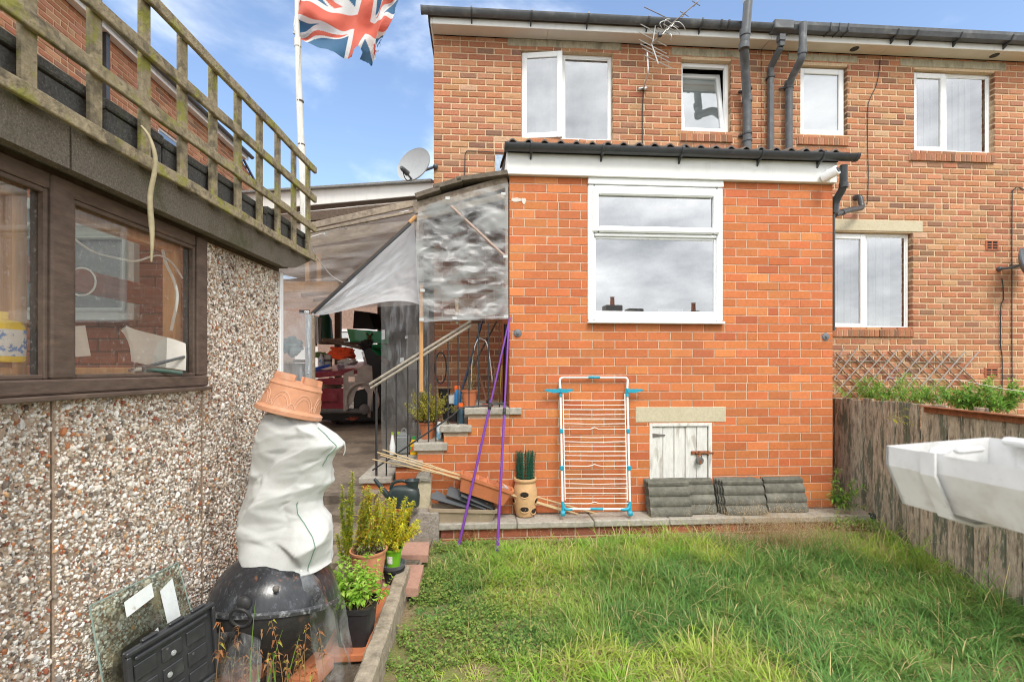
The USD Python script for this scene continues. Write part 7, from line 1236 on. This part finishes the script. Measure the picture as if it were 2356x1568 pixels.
def fan(c, n, spread, height, jit=.3, base=.02):
    b = c + R.normal(0, base, (n, 3)) * (1, 1, 0); a = R.uniform(0, 6.28, n); r_ = spread * np.sqrt(R.uniform(0, 1, n)); h = height * (1 - .45 * (r_ / spread) ** 2) * R.uniform(1 - jit, 1.0, n); return stem_set(b, b + np.stack([r_ * np.cos(a), r_ * np.sin(a), h], 1))
YEL = [(.70, .68, .06), (.80, .72, .05), (.58, .62, .07), (.74, .52, .07)]; GRN = [(.33, .46, .07), (.42, .54, .08), (.26, .38, .06)]
# black square pot with mint
c = at(820, 1476, 2.66); mp = thing('mint_pot', 'bright green bushy mint in a black square pot beside the kerb', 'potted plant', c); part(mp, 'pot', sqlathe([(0, 0), (.078, 0), (.098, .20), (.104, .20), (.105, .225), (.096, .225), (.076, .012), (0, .012)], 1, 7, 40, c), M_POTB, smooth=40); part(mp, 'soil', sqlathe([(0, .205), (.094, .203)], 1, 7, 32, c), mat('pot_soil'))
plant(mp, fan(c + Z * .2, 40, .15, .30, .45, .05), 120, .052, .030, [(.32, .56, .06), (.42, .66, .08), (.24, .46, .05), (.50, .68, .14)], angle=1.0, start=.25, upness=.35, droop=.2)
m, _ = trough(np.array((-.868, 2.46, .175)), np.array((-.925, 3.20, .175)), .215, .045, .03); tr_ = thing('plant_tray', 'long shallow terracotta-coloured tray under the black mint pot', 'tray', (-.89, 2.85, .13)); part(tr_, 'tray', m, M_TERRAP, smooth=30)
# terracotta pot with straggly plants
c = at(848, 1262, 3.25) - Z * .25; tp = thing('herb_pot', 'round terracotta pot with straggling yellowing spikes behind the mint', 'potted plant', c); pot('', c, .085, .120, .25, M_TERRA, '', node=tp)
cc = c + Z * .22; tt_ = [at(790 + R.normal(0, 6), R.uniform(1085, 1165), 3.36) for _ in range(0)] + [at(R.uniform(832, 898), R.uniform(1108, 1200), 3.25 + R.normal(0, .07)) for _ in range(26)]
plant(tp, stem_set(cc + R.normal(0, .04, (26, 3)) * (1, 1, 0), np.array(tt_), 10, .03), 620, .036, .014, YEL + GRN + [(.48, .20, .05)], angle=.9, upness=.5)
plant(tp, fan(cc, 14, .12, .14, .3, .05), 160, .028, .013, GRN + [(.20, .17, .10), (.34, .26, .28)], angle=1, upness=.3)
c = onz(800, 1320, .14); tall = thing('tall_spiky_plant', 'tall thin yellow-green spikes rising beside the white sack', 'plant', c); tt_ = [at(x, y, 3.42) for x, y in ((810, 1086), (806, 1110), (788, 1118), (795, 1150), (800, 1170), (783, 1165), (808, 1190), (775, 1228), (785, 1222))]
plant(tall, stem_set(np.array([c + R.normal(0, .02, 3) * (1, 1, 0) for _ in tt_]), np.array(tt_), 14, .025), 720, .036, .014, GRN + YEL[:2], angle=.9, upness=.6, start=.3)
c = at(905, 1300, 3.40); gp_ = thing('green_pot', 'yellow feathery shrub in a small lime green pot on a grey saucer', 'potted plant', c); part(gp_, 'pot', lathe(pot_prof(.046, .060, .125), 26, c), mat('lime_pot', (.16, .42, .02), .4, var=.05), smooth=40); part(gp_, 'soil', lathe([(0, .108), (.055, .106)], 18, c), mat('pot_soil'))
an = np.linspace(-2.2, -1.45, 6); part(gp_, 'label', gridmesh(np.array([[c + np.array(((.0475 + .014 * z / .125 + .0015) * math.cos(a), (.0475 + .014 * z / .125 + .0015) * math.sin(a), z)) for a in an] for z in (.03, .085)])), mat('white_label', (.75, .75, .73), .5, layers=[((.15, .15, .15), 160, .56, .62, .8)]))
tt_ = [at(R.uniform(862, 966), R.uniform(1140, 1255), 3.40 + R.normal(0, .08)) for _ in range(44)]
plant(gp_, stem_set(np.array([c + Z * .11 + R.normal(0, .015, 3) * (1, 1, 0) for _ in tt_]), np.array(tt_), 12, .025), 620, .038, .014, YEL + YEL[:2] + GRN[:1], angle=.9, upness=.6, start=.2)
sa = thing('grey_saucer', 'round dark grey saucer under the lime green pot', 'saucer', c); part(sa, 'saucer', lathe([(0, -.012), (.075, -.012), (.092, .02), (.084, .02), (.070, -.004), (0, -.004)], 28, c), mat('saucer_grey', (.11, .12, .13), .5, var=.1), smooth=40); pot('plant_pot', c - Z * .115, .055, .075, .10, M_POTB, 'black pot used as a stand under the grey saucer', soil=False)
# shrub on the steps
c = onstep(983, NE + .26, 2); sh_ = thing('potted_shrub', 'leafy yellow-green shrub in a terracotta pot on the brick side steps', 'potted plant', c); pot('', c, .055, .083, .165, M_TERRAP, '', node=sh_)
plant(sh_, fan(c + Z * .15, 60, .21, .44, .4, .03), 300, .026, .018, [(.55, .55, .09), (.66, .62, .10), (.42, .44, .08), (.55, .42, .10)], angle=1, upness=.4); plant(sh_, fan(c + Z * .16, 22, .11, .07, .3, .05), 190, .022, .015, [(.16, .05, .04), (.10, .04, .03), (.36, .30, .28)], angle=1, upness=.3)
kb_ = thing('climbing_plant', 'thin climbing plant with yellow leaves in the landing pot', 'plant', tp_c + Z * .14); plant(kb_, stem_set(np.array([tp_c + Z * .13] * 3), np.array([hpw(1087, 815, NE + .3), hpw(1093, 850, NE + .32), hpw(1080, 862, NE + .3)]), 14, .03), 130, .030, .018, [(.30, .36, .06), (.42, .36, .06), (.2, .28, .05)], angle=1)
kb_ = thing('pale_sprig', 'small pale green sprig in the black pot on the steps', 'plant', black_sprig); plant(kb_, fan(black_sprig, 8, .05, .10), 150, .02, .009, [(.3, .4, .08), (.22, .3, .08)], angle=1)
# shrubs beyond the fence
LAN = [(.15, .32, .05), (.22, .42, .07), (.10, .22, .04), (.34, .46, .09)]
for px, py, n, hgt, spr, k, lab in ((2040, 922, 5.75, .46, .36, 40, 'lance-leaved shrub with purple flowers behind the left part of the fence'), (2130, 925, 5.55, .30, .26, 22, 'pale green shrub behind the middle of the board fence'), (2275, 945, 5.35, .46, .36, 46, 'bushy broad-leaved shrub behind the right part of the fence')):
    c = hpw(px, py, n) - Z * .02; nd = thing('garden_shrub', lab, 'shrub', c); plant(nd, fan(c, k, spr, hgt, .45, .14), 120, .09 if k != 46 else .11, .018 if k != 46 else .034, LAN, angle=.85, upness=.6, droop=.35)
    if k == 40: m, t = leaves(c + np.stack([R.normal(0, .09, 40), R.normal(0, .05, 40), R.uniform(.26, .44, 40)], 1), R.normal(0, 1, (40, 3)), .022, .016, tints(40, [(.10, .02, .22), (.16, .03, .25)])); part(nd, 'flowers', m, M_LEAF, tint=t)
for pts, lab, k in ((((1918, 1150), (1985, 1118)), 'leafy willowherb spray leaning out between extension and fence', 0), (((2000, 1192), (1998, 1180)), 'green rosette of narrow leaves at the right end of the ledge', 1)):
    c = at(pts[0][0], pts[0][1] + 20, 4.72 if k == 0 else 4.42); nd = thing('weed', lab, 'weed', c)
    if k == 0: plant(nd, stem_set(np.array([c] * 7), np.array([at(x, y, 4.6) for x, y in ((1928, 1078), (1990, 1118), (1962, 1105), (1935, 1120), (1975, 1135), (1945, 1160), (1985, 1165))]), 12, .04), 210, .085, .017, LAN, angle=.8, upness=.7, droop=.4)
    else: plant(nd, fan(c, 12, .10, .09, .3, .02), 330, .075, .011, LAN + [(.3, .36, .08)], angle=1, upness=.2, droop=.3)
c = at(2040, 985, 4.25); nd = thing('weed', 'yellow-green leaves poking through near the top of the fence', 'weed', c); plant(nd, stem_set(np.array([at(2040, 960, 4.2)] * 3), np.array([at(2088, 938, 4.10), at(2095, 958, 4.05), at(2096, 975, 4.02)]), 8, .02), 70, .07, .014, [(.34, .32, .03), (.28, .32, .05)], angle=.5, upness=1)
# rusty weeds in front of the barbecue
c = np.array((-1.05, 2.02, .10)); dw = thing('dry_weeds', 'rust-brown dried weeds standing in front of the barbecue', 'weeds', c); tt_ = [at(R.uniform(505, 745), R.uniform(1425, 1520), 2.0 + R.normal(0, .08)) for _ in range(30)]
plant(dw, stem_set(np.array([t * (1, 1, 0) + np.array((R.normal(0, .03), R.normal(0, .03), .09)) for t in tt_]), np.array(tt_), 12, .02), 90, .036, .015, [(.46, .20, .075), (.28, .12, .045), (.44, .24, .10), (.40, .38, .06)], [4, 3, 3, 1.2], stem_r=.0022, stem_col=(.28, .17, .07), start=.72, angle=1, droop=.8, upness=.2)
gb = thing('tall_grass_blades', 'few tall green grass blades among the dried weeds', 'grass', c); bl = [tube(curve([at(x0, 1600, 1.95), at((x0 + x1) / 2 - 3, (1600 + y1) / 2, 1.93), at(x1, y1, 1.92)], 10), np.linspace(.004, .0006, 10), 5) for x0, x1, y1 in ((575, 588, 1380), (610, 650, 1448), (600, 592, 1470), (655, 690, 1460), (640, 628, 1500))]; part(gb, 'blade', bl[0], mat('blade_green', (.20, .36, .05), .5, trans=.3), smooth=True)
for b_ in bl[1:]: part(gb, 'blade', b_, mat('blade_green'), smooth=True)

# ------------------------------------------------------------------ grass
def blades(p, az, L, W, th0, k, tint):
    n = len(p); seg = 4; d = np.stack([np.cos(az), np.sin(az), 0 * az], 1); s_ = np.stack([-np.sin(az), np.cos(az), 0 * az], 1); cur = p.copy(); th = th0.copy(); V = []
    for i in range(seg):
        w_ = W * (1, .9, .68, 0.0)[i] * .5
        if i < seg - 1: V += [cur - s_ * w_[:, None], cur + s_ * w_[:, None]]
        else: V.append(cur)
        cur = cur + (d * np.sin(th)[:, None] + Z * np.cos(th)[:, None]) * (L / (seg - 1))[:, None]; th = th + k
    v = np.stack(V, 1).reshape(-1, 3); f = (np.array([(0, 1, 3), (0, 3, 2), (2, 3, 5), (2, 5, 4), (4, 5, 6)])[None] + 7 * np.arange(n)[:, None, None]).reshape(-1, 3); return (v, f), np.repeat(tint, 7, 0)
def n2(x, y, s, seed): return fbm(np.stack([x * s, y * s, 0 * x], -1), 3, seed)
def field(nt, per, x0, x1, y0, y1, keep, hgt, spread=.035):
    x, y = R.uniform(x0, x1, nt), R.uniform(y0, y1, nt); ok = keep(x, y) > R.uniform(0, 1, nt); x, y = x[ok], y[ok]; n = len(x); per_ = per
    X, Y = np.repeat(x, per_), np.repeat(y, per_); a = R.uniform(0, 6.28, len(X)); r_ = spread * np.abs(R.normal(0, 1, len(X))); X, Y = X + r_ * np.cos(a), Y + r_ * np.sin(a); hh = np.repeat(hgt(x, y) * R.lognormal(0, .22, n), per_)
    return X, Y, a, hh
XF = lambda Y: 2.989 + .109 * Y
def keepf(x, y): # thinner on the bare left strip and worn patches
    b = np.clip((x + .66) / .45, .14, 1) * np.clip((n2(x, y, 1.6, 31) - .30) / .12, .3, 1); return np.where((x < XF(y) - .03) & (x > -.66) & (y < 4.36), b, 0)
def hgt(x, y): return .026 + .055 * np.clip((n2(x, y, 1.3, 17) - .40) / .2, 0, 1) + .02 * np.clip((y - 3.3) / 1.0, 0, 1) * np.clip((x + .2) / 1.0, 0, 1) + .035 * np.clip((x - 1.9) / 1.2, 0, 1)
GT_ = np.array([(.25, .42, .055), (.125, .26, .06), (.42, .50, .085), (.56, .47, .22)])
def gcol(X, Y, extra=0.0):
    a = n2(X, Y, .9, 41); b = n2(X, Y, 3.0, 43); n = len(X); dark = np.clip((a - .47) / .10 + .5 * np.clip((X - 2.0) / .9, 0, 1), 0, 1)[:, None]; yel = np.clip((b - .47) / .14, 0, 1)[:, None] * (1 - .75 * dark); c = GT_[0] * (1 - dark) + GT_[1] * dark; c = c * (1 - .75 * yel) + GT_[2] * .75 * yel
    dry = (R.uniform(0, 1, n) < .10 + .16 * (1 - dark[:, 0]) * np.clip((b - .42) / .15, 0, 1) + extra)[:, None]; return np.where(dry, GT_[3] * R.uniform(.7, 1.15, (n, 1)), c * R.uniform(.75, 1.3, (n, 1)))
parts_, tn_ = [], []
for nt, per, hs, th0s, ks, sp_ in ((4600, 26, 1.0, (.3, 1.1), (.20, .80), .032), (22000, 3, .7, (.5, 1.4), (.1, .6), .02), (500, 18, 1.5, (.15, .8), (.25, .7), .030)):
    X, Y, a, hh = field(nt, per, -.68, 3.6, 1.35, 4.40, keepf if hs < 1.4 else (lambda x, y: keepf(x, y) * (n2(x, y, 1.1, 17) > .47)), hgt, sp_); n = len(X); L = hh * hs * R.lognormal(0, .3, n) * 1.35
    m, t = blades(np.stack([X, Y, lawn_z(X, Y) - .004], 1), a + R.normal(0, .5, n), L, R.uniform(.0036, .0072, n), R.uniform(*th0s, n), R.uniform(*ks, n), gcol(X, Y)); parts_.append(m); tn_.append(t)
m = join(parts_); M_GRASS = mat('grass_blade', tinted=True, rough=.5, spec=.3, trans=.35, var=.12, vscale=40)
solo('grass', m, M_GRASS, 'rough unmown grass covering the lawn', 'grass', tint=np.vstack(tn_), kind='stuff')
# straw stalks and dry seed heads
parts_, tn_ = [], []
n = 420; X, Y = R.uniform(-.4, 3.3, n), R.uniform(2.2, 4.34, n); n2_ = 900; X = np.concatenate([X, R.normal(2.35, .33, n2_)]); Y = np.concatenate([Y, R.normal(4.16, .11, n2_)]); ok = (X < XF(Y) - .05) & (Y < 4.38); X, Y = X[ok], Y[ok]; n = len(X); L = np.where(Y > 4.0, R.uniform(.16, .40, n), R.uniform(.12, .30, n))
m, t = blades(np.stack([X, Y, lawn_z(X, Y)], 1), R.uniform(0, 6.28, n), L, np.full(n, .0022), R.uniform(.05, .55, n), R.uniform(.05, .4, n), tints(n, [(.46, .36, .17), (.40, .30, .15), (.34, .28, .10)])); parts_.append(m); tn_.append(t)
tip = m[0].reshape(-1, 7, 3)[:, 6]; sel = Y > 3.9; tp2 = np.repeat(tip[sel], 9, 0) + R.normal(0, .022, (sel.sum() * 9, 3)); m, t = leaves(tp2, R.normal(0, 1, tp2.shape), .014, .005, tints(len(tp2), [(.44, .32, .20), (.36, .24, .15), (.50, .40, .24)])); parts_.append(m); tn_.append(t)
solo('dry_grass', join(parts_), M_GRASS, 'pale dry grass stalks and seed heads, thickest by the ledge near the fence', 'dry grass', tint=np.vstack(tn_), kind='stuff')
# clover and low weeds on the bare strip by the kerb
n = 19000; X, Y = R.uniform(-.70, .45, n), R.uniform(2.0, 4.3, n); ok = (n2(X, Y, 3.2, 61) > .43) & (R.uniform(0, 1, n) < np.clip(1.1 - (X + .7) / .95, .05, 1)); X, Y = X[ok], Y[ok]; n = len(X); P_ = np.stack([X, Y, lawn_z(X, Y) + R.uniform(.005, .06, n)], 1); D_ = np.stack([R.normal(0, 1, n), R.normal(0, 1, n), R.uniform(.0, .7, n)], 1)
m, t = leaves(P_, D_, R.uniform(.016, .032, n), R.uniform(.012, .022, n), tints(n, [(.20, .33, .06), (.26, .38, .09), (.15, .25, .055), (.34, .37, .10)])); solo('low_weeds', m, M_LEAF, 'low clover and weeds on the bare strip beside the kerb', 'weeds', tint=t, kind='stuff')
nd = thing('weed', 'rusty dead dock leaves at the foot of the purple props', 'weed', onz(1085, 1245, .07)); c = onz(1085, 1245, .07); plant(nd, fan(c, 9, .09, .14, .4, .02), 60, .035, .016, [(.36, .17, .06), (.28, .13, .05)], angle=1, stem_col=(.3, .15, .06))
c = at(2125, 1310, 3.62); nd = thing('broad_blade_weed', 'broad strap-like green leaves growing against the fence', 'weed', c); k = 7; a = R.uniform(2.2, 4.4, k); m, t = blades(np.tile(c - Z * .05, (k, 1)) + R.normal(0, .05, (k, 3)) * (.4, 1, 0), a, R.uniform(.28, .45, k), np.full(k, .026), R.uniform(.1, .4, k), R.uniform(.1, .45, k), tints(k, [(.16, .26, .05), (.22, .30, .06)])); part(nd, 'blades', m, M_LEAF, tint=t)

for x, y, Yq in ((2065, 1255, 4.15), (2190, 1330, 3.48), (2262, 1375, 3.2), (1945, 1190, 4.40)):
    c = at(x, y + 15, Yq); nd = thing('weed', {2065: 'leafy green weed at the fence foot left of the strap-leaved plant', 2190: 'leafy green weed at the fence foot right of the strap-leaved plant', 2262: 'leafy green weed at the fence foot nearest the right edge', 1945: 'small leafy weed on the front edge of the ledge near the fence'}[x], 'weed', c); plant(nd, fan(c - Z * .03, 14, .11, .17, .45, .04), 150, .050, .018, LAN, angle=1, upness=.4, droop=.35)
